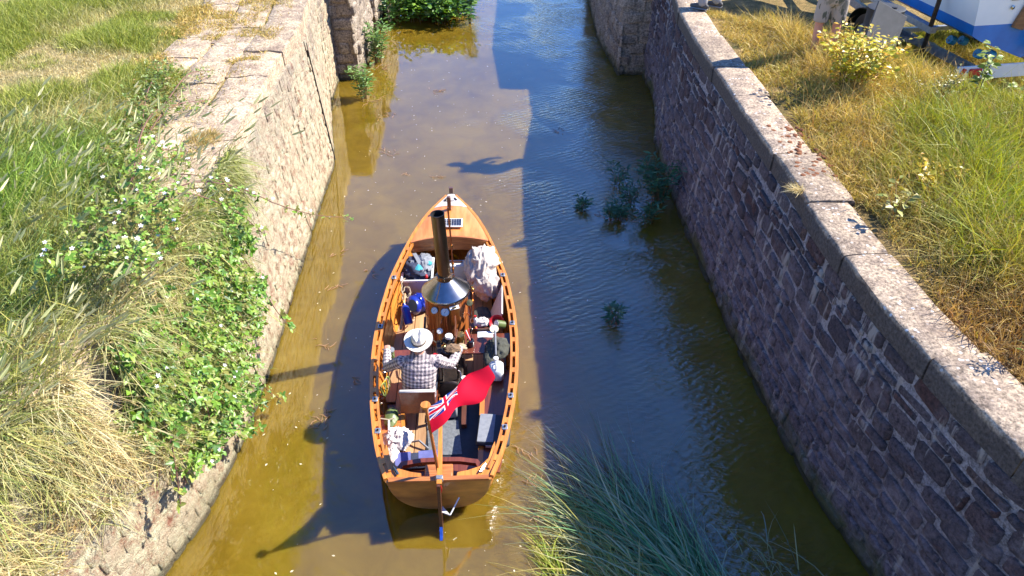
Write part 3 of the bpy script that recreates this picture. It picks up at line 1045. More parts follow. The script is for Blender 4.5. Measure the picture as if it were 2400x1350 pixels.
# ================================================================ the steam launch (its own frame: y forward from the transom)
def lerp_tab(tab, y):
    if y <= tab[0][0]: return tab[0][1]
    for (a, b), (c, d) in zip(tab[:-1], tab[1:]):
        if y <= c:
            f = (y - a) / (c - a)
            return b + (d - b) * f
    return tab[-1][1]
def smooth_tab(tab, y, h=0.16):
    return (lerp_tab(tab, y - h) + 2 * lerp_tab(tab, y) + lerp_tab(tab, y + h)) / 4
BEAM = [(-0.3, 0.43), (-0.06, 0.50), (0.15, 0.585), (0.46, 0.67), (1.0, 0.77), (1.5, 0.83), (2.08, 0.857), (2.6, 0.842), (3.27, 0.77), (3.85, 0.633), (4.4, 0.46), (4.75, 0.30), (5.14, 0.03), (5.5, -0.2)]
KEEL = [(-0.2, 0.05), (0.0, 0.04), (0.6, -0.14), (1.5, -0.28), (2.6, -0.32), (3.8, -0.28), (4.5, -0.14), (4.85, 0.10), (5.05, 0.40), (5.14, 0.66)]
def beam(y):
    return max(0.012, smooth_tab(BEAM, y))
def sheer(y):
    return 0.46 + (0.30 * ((y - 1.6) / 3.6) ** 2 if y > 1.6 else 0.06 * ((1.6 - y) / 1.6) ** 2)
def hull(y, u, sgn=1, inset=0.0):
    b, zs, zk = beam(y), sheer(y), smooth_tab(KEEL, y, 0.08)
    zk = min(zk, zs - 0.03)
    k = min(max((y - 3.0) / 2.0, 0), 1)
    x1, z1 = math.sin(u * math.pi / 2) ** 0.72, 1 - math.cos(u * math.pi / 2)
    x2, z2 = u ** 0.95, u ** 1.05
    x = b * (x1 * (1 - k) + x2 * k); z = zk + (zs - zk) * (z1 * (1 - k) + z2 * k)
    return Vector((sgn * max(0.0, x - inset), y, z + inset * 0.35 * (1 - u)))
def inner_half(y, z):
    lo, hi = 0.0, 1.0
    for _ in range(18):
        m = (lo + hi) / 2
        if hull(y, m).z < z: lo = m
        else: hi = m
    return max(0.01, hull(y, lo).x - 0.03)

BF = BOAT_M
launch = Thing('steam_launch', 'varnished wooden steam launch with open slotted gunwales in mid canal', 'boat', (0, 2.4, 0), BF)
Y0, Y1 = -0.02, 5.13
STR = [0.0, 0.26, 0.42, 0.55, 0.67, 0.78, 0.89, 1.0]
for sgn in (-1, 1):
    for a, b in zip(STR[:-1], STR[1:]):
        mb = MB()
        def fn(u, v, a=a, b=b, sgn=sgn):
            y = Y0 + (Y1 - Y0) * u
            p = hull(y, a + (b - a) * v, sgn)
            return p + Vector((sgn * 0.009 * (1 - v), 0, 0))
        mb.slab(fn, 44, 2, Vector((-sgn * 0.016, 0, 0.004)))
        launch.part('plank', mb, 'varnished wood', angle=30)
    for i in range(13):
        y = 0.35 + i * 0.28
        pts = [hull(y, 0.35 + 0.62 * k / 8, sgn, 0.030) for k in range(9)]
        mb = MB(); mb.bar(pts, 0.024, 0.014, up=(sgn, 0, 0.4))
        launch.part('rib', mb, 'varnished wood')
    # open gunwale: outer rail, inner rail and the blocks between them
    ys = [Y0 - 0.02 + (5.12 - Y0) * i / 48 for i in range(49)]
    mb = MB(); mb.bar([hull(y, 1.0, sgn) + Vector((sgn * 0.008, 0, 0.008)) for y in ys], 0.038, 0.044)
    launch.part('outer_rail', mb, 'varnished wood')
    yi = [0.06 + (4.03 - 0.06) * i / 40 for i in range(41)]
    mb = MB(); mb.bar([hull(y, 1.0, sgn) + Vector((-sgn * 0.058, 0, 0.008)) for y in yi], 0.026, 0.042)
    launch.part('inner_rail', mb, 'varnished wood')
    for i in range(15):
        y = 0.2 + i * 0.265
        p = hull(y, 1.0, sgn); q = hull(y + 0.05, 1.0, sgn)
        a = math.atan2(q.x - p.x, q.y - p.y)
        mb = MB(); mb.box(p + Vector((-sgn * 0.028, 0, 0.008)), (0.040, 0.075, 0.038), rot=(0, 0, -a))
        launch.part('spacer_block', mb, 'varnished wood')
    for y in (0.62, 1.10, 2.35, 3.3):
        p = hull(y, 1.0, sgn)
        pl = MB(); pl.box(p + Vector((-sgn * 0.03, 0, 0.034)), (0.06, 0.075, 0.008), bev=0.003)
        ro = launch.part('rowlock_plate', pl, 'galvanised')
        sk = MB(); sk.lathe([(0.013, 0), (0.013, 0.012), (0.008, 0.013), (0.008, 0.002)], p + Vector((-sgn * 0.03, 0, 0.0385)), 10)
        launch.part('socket', sk, 'iron', parent=ro)
# transom
mb = MB()
def tr(u, v):
    w = -1 + 2 * u
    s = 1 if w >= 0 else -1
    top = sheer(0) + 0.02
    e = hull(0.0, min(1.0, abs(w)), s)
    return Vector((e.x * 0.985, -0.03 - 0.05 * v, e.z + (top - e.z) * v))
mb.slab(tr, 24, 6, Vector((0, 0.028, 0)))
launch.part('transom', mb, 'transom wood', angle=50)
mb = MB(); mb.bar([(-0.49, -0.06, 0.545), (-0.2, -0.068, 0.552), (0.2, -0.068, 0.552), (0.49, -0.06, 0.545)], 0.05, 0.03)
launch.part('transom_cap', mb, 'varnished wood across')
for s in (-1, 1):     # quarter knees
    mb = MB()
    out = [(0.50 * s, -0.03), (0.575 * s, 0.20), (0.56 * s, 0.42), (0.535 * s, 0.36), (0.49 * s, 0.20), (0.40 * s, 0.10), (0.28 * s, 0.055), (0.18 * s, 0.035), (0.17 * s, -0.03)]
    mb.prism(out, 0.492, 0.524)
    launch.part('quarter_knee', mb, 'varnished wood', smooth=False)
    mb = MB(); mb.box((s * 0.43, 0.06, 0.533), (0.035, 0.09, 0.016), rot=(0, 0, -s * 0.5), bev=0.004)
    cl = launch.part('cleat', mb, 'steel')
    mb = MB(); mb.tube([(s * 0.40, 0.01, 0.548), (s * 0.43, 0.06, 0.552), (s * 0.46, 0.11, 0.548)], 0.008, 6)
    launch.part('cleat_horn', mb, 'steel', parent=cl)
# stem post and breasthook
mb = MB(); mb.bar([(0, 4.72, -0.12), (0, 4.92, 0.10), (0, 5.08, 0.38), (0, 5.15, 0.66), (0, 5.17, 0.86)], 0.055, 0.06, up=(0, 1, 0))
launch.part('stem_post', mb, 'dark wood')
mb = MB()
def deckz(y, x):
    return sheer(y) + 0.022 + 0.055 * (1 - (x / beam(y)) ** 2) * min(1, beam(y) / 0.35)
def brk(u, v):
    y = 4.80 + 0.315 * u; x = (-1 + 2 * v) * (beam(y) - 0.002)
    return Vector((x, y, deckz(y, x) + 0.006))
mb.slab(brk, 6, 6, Vector((0, 0, -0.03)))
hook = launch.part('breasthook', mb, 'grey paint', label='weathered pale grey triangular plate at the bow')
for s in (-1, 1):
    mb = MB(); mb.box((s * 0.07, 4.97, deckz(4.97, 0.07) + 0.014), (0.022, 0.07, 0.02), rot=(0, 0, s * 0.5), bev=0.004)
    launch.part('fairlead', mb, 'iron', parent=hook)
mb = MB()
def dk(u, v):
    y = 4.05 + 0.75 * u + (0.05 * (1 - abs(2 * v - 1) ** 2)) * (1 - u)
    x = (-1 + 2 * v) * (beam(y) - 0.012)
    return Vector((x, y, deckz(y, x)))
mb.slab(dk, 14, 14, Vector((0, 0, -0.02)))
launch.part('foredeck', mb, 'deck wood', angle=50)
mb = MB()
def cm(u, v):
    x = (-1 + 2 * u) * (beam(4.03) - 0.03)
    y = 4.035 + 0.05 * (1 - (2 * u - 1) ** 2)
    return Vector((x, y, 0.47 + (deckz(4.05, x) + 0.012 - 0.47) * v))
mb.slab(cm, 14, 2, Vector((0, -0.02, 0)))
launch.part('deck_beam', mb, 'varnished wood across')
# mooring bitt on the foredeck
mb = MB(); mb.box((-0.015, 4.70, 0.84), (0.055, 0.055, 0.26), bev=0.008)
bitt = launch.part('mooring_bitt', mb, 'dark wood')
mb = MB(); mb.tube([(-0.09, 4.70, 0.90), (0.06, 4.70, 0.90)], 0.008, 6)
launch.part('cross_pin', mb, 'iron', parent=bitt)
# bottom boards and floor
mb = MB()
def sole(u, v):
    y = 0.10 + 3.95 * u
    return Vector(((-1 + 2 * v) * inner_half(y, 0.06), y, 0.06))
mb.slab(sole, 20, 2, Vector((0, 0, -0.02)))
launch.part('sole', mb, 'dark wood')
xs = [-0.72 + 0.13 * i for i in range(12)]
for a in xs:
    x0, x1 = a + 0.004, a + 0.126
    yy = [y for y in np.linspace(0.15, 4.0, 60) if inner_half(y, 0.085) > max(abs(x0), abs(x1)) - 0.01]
    if len(yy) < 5:
        continue
    mb = MB(); mb.box(((x0 + x1) / 2, (yy[0] + yy[-1]) / 2, 0.080), (x1 - x0, yy[-1] - yy[0], 0.018), bev=0.003)
    launch.part('floorboard', mb, 'pale board')
# slatted port-side lining boards beside the boiler
for i in range(6):
    mb = MB()
    def lb(u, v, i=i):
        y = 2.05 + 1.35 * u
        q = 0.40 + i * 0.085 + 0.078 * v
        p = hull(y, q, -1, 0.045)
        return p
    mb.slab(lb, 14, 1, Vector((0.014, 0, 0.006)))
    launch.part('lining_board', mb, 'pale board' if i < 3 else 'varnished wood')
# starboard side bench with a bright front edge
mb = MB(); mb.prism([(0.42, 0.22), (0.60, 0.20), (0.68, 0.6), (0.74, 1.1), (0.78, 1.72), (0.46, 1.72), (0.44, 1.0)], 0.275, 0.298)
be = launch.part('side_bench', mb, 'mahogany', smooth=False)
mb = MB(); mb.bar([(0.40, 0.22, 0.285), (0.425, 1.0, 0.285), (0.445, 1.73, 0.285)], 0.055, 0.036)
launch.part('bench_edge', mb, 'varnished wood', parent=be)
mb = MB(); mb.prism([(-0.40, 0.30), (-0.58, 0.28), (-0.68, 0.6), (-0.74, 1.05), (-0.48, 1.05)], 0.275, 0.298)
be = launch.part('side_bench', mb, 'varnished wood across', smooth=False)
mb = MB(); mb.bar([(-0.38, 0.30, 0.285), (-0.46, 1.06, 0.285)], 0.04, 0.036)
launch.part('bench_edge', mb, 'varnished wood', parent=be)
# stern bench, its curved back rail and the tiller box
mb = MB(); mb.prism([(-0.52, 0.16), (0.52, 0.16), (0.60, 0.40), (-0.60, 0.40)], 0.26, 0.285)
launch.part('stern_bench', mb, 'mahogany', smooth=False)
pts = [(-0.40, 0.10, 0.405), (-0.43, 0.16, 0.41), (-0.39, 0.235, 0.415), (-0.2, 0.265, 0.42), (0.0, 0.272, 0.42), (0.2, 0.265, 0.42), (0.37, 0.235, 0.415), (0.41, 0.16, 0.41), (0.38, 0.10, 0.405)]
mb = MB(); mb.bar(pts, 0.055, 0.05)
launch.part('back_rail', mb, 'mahogany')
mb = MB(); mb.box((-0.01, 0.075, 0.43), (0.28, 0.20, 0.12), bev=0.008)
launch.part('stern_box', mb, 'varnished wood across')
# thwart and engine bearers
mb = MB(); mb.box((0.49, 2.06, 0.425), (0.60, 0.36, 0.024), bev=0.004)
launch.part('thwart', mb, 'mahogany', label='red brown thwart to the right of the engine')
mb = MB(); mb.box((-0.60, 1.98, 0.36), (0.32, 0.14, 0.022), bev=0.004)
launch.part('thwart', mb, 'mahogany')
mb = MB(); mb.bar([(-0.1, 1.0, 0.12), (-0.1, 2.0, 0.12)], 0.06, 0.08); launch.part('engine_bearer', mb, 'dark wood')
mb = MB(); mb.bar([(0.22, 1.0, 0.12), (0.22, 2.0, 0.12)], 0.06, 0.08); launch.part('engine_bearer', mb, 'dark wood')
# rudder and tiller
mb = MB()
mb.prism([(-0.12, -0.42), (-0.12, 0.60), (-0.21, 0.62), (-0.30, 0.02), (-0.44, -0.10), (-0.47, -0.42)], -0.016, 0.016, Matrix(((0, 0, 1, 0.005), (1, 0, 0, 0), (0, 1, 0, 0), (0, 0, 0, 1))))
ru = launch.part('rudder', mb, 'dark wood', smooth=False)
mb = MB()
mb.prism([(-0.295, -0.42), (-0.295, 0.10), (-0.345, 0.03), (-0.50, -0.10), (-0.54, -0.42)], -0.014, 0.014, Matrix(((0, 0, 1, 0.005), (1, 0, 0, 0), (0, 1, 0, 0), (0, 0, 0, 1))))
launch.part('rudder_blade', mb, 'rudder blue', parent=ru, smooth=False, label='blue painted rudder tip dipping into the water')
mb = MB(); mb.prism([(0.01, -0.20), (0.10, -0.24), (0.02, -0.13)], 0.20, 0.215)
launch.part('rudder_yoke', mb, 'white enamel', parent=ru, smooth=False)
mb = MB(); mb.tube([(0.10, -0.235, 0.21), (0.19, -0.10, 0.30)], 0.008, 6)
launch.part('control_rod', mb, 'white enamel', parent=ru)
mb = MB(); mb.bar([(0.012, -0.17, 0.60), (0.012, 0.10, 0.63), (0.006, 0.5, 0.70), (0.0, 0.83, 0.75)], [0.05, 0.046, 0.036, 0.03], 0.034)
ti = launch.part('tiller', mb, 'varnished wood')
mb = MB(); mb.box((0.012, -0.10, 0.60), (0.07, 0.05, 0.06), bev=0.006)
launch.part('tiller_clamp', mb, 'galvanised', parent=ti)
loop = [Vector((0.005 + 0.022 * math.sin(a), -0.145 - 0.01 * math.cos(a), 0.50 - 0.06 * math.cos(a))) for a in np.linspace(0, 6.0, 14)]
mb = MB(); mb.tube(loop, 0.006, 6)
launch.part('lanyard', mb, 'red plastic', parent=ti)

# ---------------------------------------------------------------- red ensign on its staff
fs = Thing('flag_staff', 'wooden stern staff flying a red ensign with union canton', 'flag', (0, 0, 0.5), BF)
tip = Vector((-0.067, 0.012, 1.50)); foot = Vector((0.0, 0.02, 0.49))
mb = MB(); mb.tube([foot, tip], [0.019, 0.015], 10)
fs.part('staff', mb, 'varnished wood vertical')
mb = MB(); mb.lathe([(0.0, -0.012), (0.044, -0.012), (0.048, 0.0), (0.044, 0.012), (0.0, 0.014)], tip, 18)
fs.part('truck', mb, 'varnished wood')
FLY, HOI = 0.80, 0.27
top = Vector((-0.05, 0.02, 1.455))
fdir = Vector((0.60, 0.66, 0.0)).normalized(); fper = Vector((fdir.y, -fdir.x, 0))
NU, NV = 150, 76
def cloth(u, v):
    # u along the fly, v down the hoist
    w = math.sin(u * 7.5 + v * 1.3) * 0.050 * min(1, u * 2.2) + math.sin(u * 13.0 - v * 2.0 + 1.0) * 0.016 * min(1, u * 3)
    hang = max(0.0, 1 - u / 0.30)
    p = top + fdir * (u * FLY * (1 - 0.30 * hang * v)) + fper * (w + 0.10 * v * math.sin(u * 3.0) * 0.6 + 0.06 * u * v + 0.030 * math.sin(v * 5.5 + u * 5.0) * min(1, max(0, u - 0.3) * 2))
    p.z += -v * HOI * (0.92 + 0.20 * hang - 0.12 * u) - 0.03 * u + 0.05 * math.sin(u * 6.0 + 0.6) * u
    p += Vector((0.02, -0.03, 0)) * v * hang
    return p
mb = MB(); mb.grid(cloth, NU, NV)
me = mb.mesh('ensign', None, fs.base, angle=180, fix=False)
def ensign_colour(u, v):
    RED, WHT, BLU = (0.62, 0.004, 0.03), (0.80, 0.78, 0.78), (0.012, 0.04, 0.24)
    if u > 0.5 or v > 0.5:
        return RED
    x, y = u * 2 * 60 - 30, (0.5 - v * 2) * 30 + 0.0
    if abs(x) < 3 or abs(y) < 3: return RED
    if abs(x) < 5 or abs(y) < 5: return WHT
    d = (x - 2 * y) / math.sqrt(5) if x * y > 0 else (x + 2 * y) / math.sqrt(5)
    if x * y > 0:
        r = 0 < (d if x > 0 else -d) < 2 if False else (-2 < d < 0 if x > 0 else 0 < d < 2)
    else:
        r = (-2 < d < 0 if x > 0 else 0 < d < 2)
    if r: return RED
    if abs(d) < 3: return WHT
    return BLU
at = me.attributes.new('tint', 'FLOAT_COLOR', 'FACE')
cc = []
for i in range(NU):
    for j in range(NV):
        cc += [*ensign_colour((i + 0.5) / NU, (j + 0.5) / NV), 1.0]
at.data.foreach_set('color', cc)
MAT['flag cloth'] = leaf_mat('flag cloth', 0.2, 0.8, 0.2)
me.materials.append(MAT['flag cloth'])
fl = fs.part('ensign', me, None)
mb = MB(); mb.tube([top + Vector((0.0, 0, 0.005)), top + Vector((0.012, -0.01, -0.47))], 0.007, 6)
fs.part('hoist_tape', mb, 'white cloth', parent=fl)

# ---------------------------------------------------------------- boiler
boil = Thing('steam_boiler', 'upright wood clad boiler with steel cone and tall brown funnel', 'boiler', (0.0, 2.60, 0.08), BF)
BC = Vector((0.0, 2.60, 0.0))
NS = 26
for i in range(NS):
    a0, a1 = 2 * math.pi * (i + 0.04) / NS, 2 * math.pi * (i + 0.96) / NS
    ro, ri = 0.268, 0.245
    poly = [(ri * math.cos(a0), ri * math.sin(a0)), (ro * math.cos(a0), ro * math.sin(a0)), (ro * 1.006 * math.cos((a0 + a1) / 2), ro * 1.006 * math.sin((a0 + a1) / 2)), (ro * math.cos(a1), ro * math.sin(a1)), (ri * math.cos(a1), ri * math.sin(a1))]
    mb = MB(); mb.prism(poly, 0.12, 0.84, Matrix.Translation(BC))
    boil.part('stave', mb, 'varnished wood vertical', smooth=False)
mb = MB(); mb.lathe([(0.244, 0.10), (0.244, 0.86)], BC, 24)
boil.part('shell', mb, 'iron')
mb = MB(); mb.lathe([(0.286, 0.835), (0.298, 0.838), (0.300, 0.868), (0.290, 0.880), (0.10, 1.035), (0.085, 1.05)], BC, 48)
cone = boil.part('smoke_cone', mb, 'steel', angle=50)
ch = [BC + Vector((-0.05 - 0.055 * t, -0.10 - 0.175 * t, 1.025 - 0.14 * t)) for t in np.linspace(0, 1, 16)]
for i in range(0, 15, 1):
    mb = MB(); mb.ball(ch[i] + Vector((0, 0, 0.004)), (0.007, 0.007, 0.005), 6)
    boil.part('chain_link', mb, 'brass', parent=cone)
FT = Vector((-0.035, 2.60, 1.96))
FB = Vector((0.0, 2.60, 1.04))
mb = MB(); mb.lathe([(0.10, 1.035), (0.10, 1.10), (0.088, 1.105)], BC, 28)
col_ = boil.part('funnel_collar', mb, 'dark steel')
for k in range(8):
    a = k * math.pi / 4
    mb = MB(); mb.ball(BC + Vector((0.104 * math.cos(a), 0.104 * math.sin(a), 1.09)), 0.011, 8)
    boil.part('collar_bolt', mb, 'steel', parent=col_)
ax = (FT - FB).normalized()
R = ax.to_track_quat('Z', 'Y').to_matrix()
H = (FT - FB).length
mb = MB(); mb.lathe([(0.080, 0.0), (0.080, H - 0.012), (0.083, H - 0.010), (0.083, H), (0.074, H), (0.074, 0.06), (0.0, 0.05)], FB, 32, rot=R)
mb.f = [f for f in mb.f if len(f) != 32 or True]
fun = boil.part('funnel', mb, 'dark steel', angle=50)
mb = MB(); mb.lathe([(0.0735, H * 0.35), (0.0735, H - 0.006)], FB, 32, rot=R)
mb.f = [f for f in mb.f if len(f) != 32]
boil.part('soot_lining', mb, 'soot', parent=fun)
mb = MB(); mb.lathe([(0.0, 0.3), (0.073, 0.3)], FB, 24, rot=R); mb.f = [f for f in mb.f if len(f) != 24]
boil.part('damper', mb, 'soot', parent=fun)
mb = MB(); mb.tube([(0.105, 2.66, 1.02), (0.10, 2.66, 1.5), (0.085, 2.66, 2.0)], 0.011, 8)
wh = boil.part('blowdown_pipe', mb, 'copper')
for z in (1.12, 1.20, 1.46):
    mb = MB(); mb.lathe([(0.018, 0), (0.018, 0.025)], (0.104, 2.66, z), 10)
    boil.part('pipe_union', mb, 'brass', parent=wh)
def gauge(t, c, r, face_dir, parent=None, rim='steel'):
    d = Vector(face_dir).normalized()
    Rm = d.to_track_quat('Z', 'Y').to_matrix()
    mb = MB(); mb.lathe([(0.0, -0.03), (r, -0.03), (r * 1.06, 0.0), (r * 1.06, 0.008), (r * 0.92, 0.010), (r * 0.92, 0.0)], c, 24, rot=Rm)
    g = t.part('pressure_gauge', mb, rim, parent=parent)
    if parent is None:
        mb = MB(); mb.lathe([(0.0, 0.0), (r * 0.92, 0.0), (r * 0.92, 0.003), (0.0, 0.0035)], c, 24, rot=Rm)
        t.part('dial', mb, 'white enamel', parent=g)
        u = Rm @ Vector((0.5, 0.87, 0)); v = Rm @ Vector((-0.87, 0.5, 0))
        q = Vector(c) + d * 0.006
        mb = MB(); mb.add([q - u * r * .3 + v * r * .06, q - u * r * .3 - v * r * .06, q + u * r * .75], [(0, 1, 2)])
        t.part('needle', mb, 'black plastic', parent=g, smooth=False)
    return g
gauge(boil, (-0.135, 2.335, 0.745), 0.042, (-0.25, -1, 0.75))
gauge(boil, (-0.005, 2.310, 0.735), 0.050, (0.0, -1, 0.75))
mb = MB(); mb.box((0.115, 2.345, 0.64), (0.115, 0.02, 0.26), rot=(0, 0, 0.42), bev=0.004)
door = boil.part('fire_door', mb, 'brass')
mb = MB(); mb.box((0.110, 2.325, 0.79), (0.12, 0.05, 0.012), rot=(0.5, 0, 0.35), bev=0.003)
boil.part('door_plate', mb, 'white enamel', parent=door)
mb = MB(); mb.tube([(0.095, 2.30, 0.80), (0.13, 2.30, 0.815)], 0.012, 8, round_ends=True)
boil.part('door_catch', mb, 'brass', parent=door)
mb = MB(); mb.lathe([(0.0, -0.03), (0.042, -0.028), (0.046, 0.0), (0.04, 0.03), (0.0, 0.034)], (0.29, 2.45, 0.76), 20, rot=(0.8, 0.35, 0))
boil.part('brass_lubricator', mb, 'brass')
mb = MB(); mb.tube([(0.25, 2.52, 0.55), (0.30, 2.46, 0.55), (0.30, 2.44, 0.72)], 0.010, 8); boil.part('feed_pipe', mb, 'copper')
mb = MB(); mb.tube([(0.26, 2.62, 0.82), (0.33, 2.60, 0.84), (0.34, 2.52, 0.84), (0.34, 2.46, 0.70), (0.33, 2.40, 0.50)], 0.011, 8); boil.part('steam_pipe', mb, 'copper')
mb = MB(); mb.lathe([(0.0, 0), (0.022, 0), (0.022, 0.02), (0.012, 0.03), (0.012, 0.06), (0.0, 0.06)], (0.33, 2.60, 0.85), 12); boil.part('safety_valve', mb, 'brass')
mb = MB(); mb.tube([(-0.05, 2.32, 0.62), (-0.06, 2.27, 0.60), (-0.06, 2.25, 0.45)], 0.010, 8); boil.part('gauge_pipe', mb, 'copper')
mb = MB(); mb.tube([(0.0, 2.31, 0.69), (0.0, 2.28, 0.62), (0.01, 2.26, 0.45)], 0.009, 8); boil.part('gauge_pipe', mb, 'copper')

# ---------------------------------------------------------------- engine
eng = Thing('steam_engine', 'small twin cylinder steam engine with brass and iron fittings before the skipper', 'engine', (0.08, 1.75, 0.12), BF)
mb = MB(); mb.box((0.06, 1.78, 0.20), (0.30, 0.52, 0.12), bev=0.02); eng.part('bedplate', mb, 'iron')
for x, y in ((-0.03, 1.62), (0.15, 1.62), (-0.03, 1.94), (0.15, 1.94)):
    mb = MB(); mb.tube([(x, y, 0.25), (x, y, 0.50)], 0.013, 8); eng.part('column', mb, 'steel')
for y in (1.70, 1.88):
    mb = MB(); mb.lathe([(0.075, 0.46), (0.078, 0.50), (0.072, 0.51), (0.072, 0.64), (0.080, 0.645), (0.080, 0.665), (0.05, 0.675), (0.0, 0.68)], (0.05, y, 0), 22)
    cy = eng.part('cylinder', mb, 'iron')
    for k in range(6):
        a = k * math.pi / 3
        mb = MB(); mb.lathe([(0.008, 0), (0.008, 0.012)], (0.05 + 0.064 * math.cos(a), y + 0.064 * math.sin(a), 0.668), 6)
        eng.part('cover_nut', mb, 'steel', parent=cy)
mb = MB(); mb.lathe([(0.0, 0.0), (0.046, 0.0), (0.048, 0.012), (0.044, 0.03), (0.0, 0.033)], (0.055, 1.86, 0.715), 22)
eng.part('white_cover', mb, 'white enamel', label='round white cap on top of the engine')
mb = MB(); mb.box((-0.06, 1.79, 0.57), (0.09, 0.26, 0.13), bev=0.015); eng.part('valve_chest', mb, 'iron')
mb = MB(); mb.lathe([(0.0, 0.0), (0.058, 0.0), (0.060, 0.14), (0.054, 0.15), (0.0, 0.152)], (0.175, 1.99, 0.50), 22); eng.part('brass_pot', mb, 'brass')
gauge(eng, (-0.055, 1.95, 0.74), 0.036, (0, -1, 0.8))
mb = MB(); mb.tube([(-0.055, 1.96, 0.71), (-0.055, 1.93, 0.62)], 0.009, 8); eng.part('gauge_stem', mb, 'brass')
for k, (a, b, c_) in enumerate([((0.12, 1.95, 0.66), (0.13, 2.08, 0.75), (0.12, 2.2, 0.76)), ((0.13, 1.7, 0.6), (0.21, 1.72, 0.62), (0.22, 1.9, 0.62)), ((-0.1, 1.9, 0.6), (-0.16, 2.0, 0.58), (-0.15, 2.2, 0.55)),
                                ((0.11, 1.82, 0.62), (0.14, 1.84, 0.72), (0.15, 1.98, 0.73)), ((-0.02, 1.66, 0.50), (-0.12, 1.62, 0.42), (-0.14, 1.55, 0.25)), ((0.1, 1.64, 0.45), (0.18, 1.60, 0.40), (0.20, 1.5, 0.25))]):
    mb = MB(); mb.tube([a, b, c_], 0.010, 8); eng.part('pipe', mb, ('copper', 'brass', 'steel')[k % 3])
mb = MB(); mb.lathe([(0.0, 0), (0.030, 0), (0.032, 0.006), (0.012, 0.02), (0.012, 0.05), (0.0, 0.05)], (0.0, 1.74, 0.68), 14); eng.part('oil_cup', mb, 'brass')
mb = MB(); mb.lathe([(0.0, 0), (0.028, 0), (0.028, 0.012), (0.0, 0.012)], (-0.10, 1.66, 0.62), 14); eng.part('hand_wheel', mb, 'red plastic')
mb = MB(); mb.lathe([(0.0, -0.02), (0.13, -0.02), (0.14, -0.01), (0.14, 0.01), (0.13, 0.02), (0.0, 0.02)], (0.06, 1.44, 0.27), 26, rot=(math.pi / 2, 0, 0)); eng.part('flywheel', mb, 'iron')
mb = MB(); mb.lathe([(0.0, 0), (0.030, 0), (0.033, 0.14), (0.0, 0.15)], (0.22, 1.55, 0.22), 14); eng.part('oil_separator', mb, 'white enamel')
for k in range(5):
    mb = MB(); mb.tube([(0.08 + 0.03 * k, 1.36 + 0.02 * k, 0.18), (0.10 + 0.03 * k, 1.42, 0.25 + 0.01 * k)], 0.010, 8); eng.part('valve_rod', mb, 'brass' if k % 2 else 'steel')

# ---------------------------------------------------------------- loose gear in the launch
def heap(mb, c, r, seed, jitter=0.42, n=44, freq=2.0):
    mb.ball(c, r, n, jitter=jitter, freq=freq, seed=seed)
    return mb
# solar panel
sp = Thing('solar_panel', 'small white framed solar panel lying on the orange foredeck', 'solar panel', (0.04, 4.37, 0.70), BF)
R = Euler((-0.05, 0.02, 0.0)).to_matrix()
zc = 0.728
mb = MB(); mb.box((0.04, 4.37, zc), (0.285, 0.235, 0.018), rot=R, bev=0.003); fr = sp.part('frame', mb, 'white enamel')
for i in range(7):
    for j in range(4):
        mb = MB(); mb.box((0.04 - 0.108 + i * 0.036, 4.37 - 0.075 + j * 0.050, zc + 0.0105 - (j - 1.5) * 0.0025), (0.031, 0.045, 0.002), rot=R)
        sp.part('cell', mb, 'deep blue' if False else 'dark glass', parent=fr)
# storage crate with life jackets
cr = Thing('storage_crate', 'grey translucent plastic storage crate holding life jackets near the bow', 'crate', (-0.46, 3.72, 0.09), BF)
def open_box(c, sx, sy, h, taper=0.85, wall=0.012):
    mb = MB()
    def ring(s, z, i):
        return [(c[0] + a * (sx * s / 2 - i), c[1] + b * (sy * s / 2 - i), z) for a, b in ((-1, -1), (1, -1), (1, 1), (-1, 1))]
    z0, z1 = c[2], c[2] + h
    vs = ring(taper, z0, 0) + ring(1, z1, 0) + ring(1, z1, wall) + ring(taper, z0 + wall, wall)
    fs = [(3, 2, 1, 0), (12, 13, 14, 15)]
    for k in range(3):
        for i in range(4):
            j = (i + 1) % 4
            fs.append((k * 4 + i, k * 4 + j, k * 4 + 4 + j, k * 4 + 4 + i))
    return mb.add(vs, fs)
b_ = cr.part('tub', open_box((-0.44, 3.66, 0.10), 0.40, 0.52, 0.32), 'crate plastic', smooth=False)
pts = [(-0.645, 3.395, 0.42), (-0.235, 3.395, 0.42), (-0.235, 3.925, 0.42), (-0.645, 3.925, 0.42)]
mb = MB(); mb.bar(pts, 0.035, 0.025, closed=True); cr.part('rim', mb, 'milky plastic', parent=b_)
lj = Thing('life_jacket', 'navy and grey life jacket with teal lining heaped in the crate', 'life jacket', (-0.44, 3.66, 0.40), BF)
mb = heap(MB(), (-0.45, 3.68, 0.43), (0.19, 0.24, 0.12), 3.0); lj.part('body', mb, 'navy cloth')
mb = heap(MB(), (-0.36, 3.72, 0.48), (0.12, 0.19, 0.075), 8.0); lj.part('lining', mb, 'grey strap')
mb = MB(); mb.ball((-0.42, 3.56, 0.52), (0.06, 0.075, 0.03), 16, jitter=0.3, seed=2.0); lj.part('teal_panel', mb, 'teal cloth')
mb = MB(); mb.ball((-0.29, 3.66, 0.52), (0.05, 0.05, 0.03), 16, jitter=0.3, seed=5.0); lj.part('teal_panel', mb, 'teal cloth')
for a, b, c_ in (((-0.50, 3.90, 0.53), (-0.44, 3.70, 0.585), (-0.33, 3.48, 0.46)), ((-0.60, 3.80, 0.49), (-0.50, 3.68, 0.56), (-0.56, 3.48, 0.44)), ((-0.30, 3.92, 0.50), (-0.37, 3.80, 0.565), (-0.28, 3.55, 0.46))):
    mb = MB(); mb.bar([a, b, c_], 0.055, 0.012); lj.part('webbing', mb, 'grey strap')
mb = MB(); mb.ball((-0.31, 3.45, 0.45), (0.022, 0.03, 0.03), 10); lj.part('red_toggle', mb, 'red plastic')
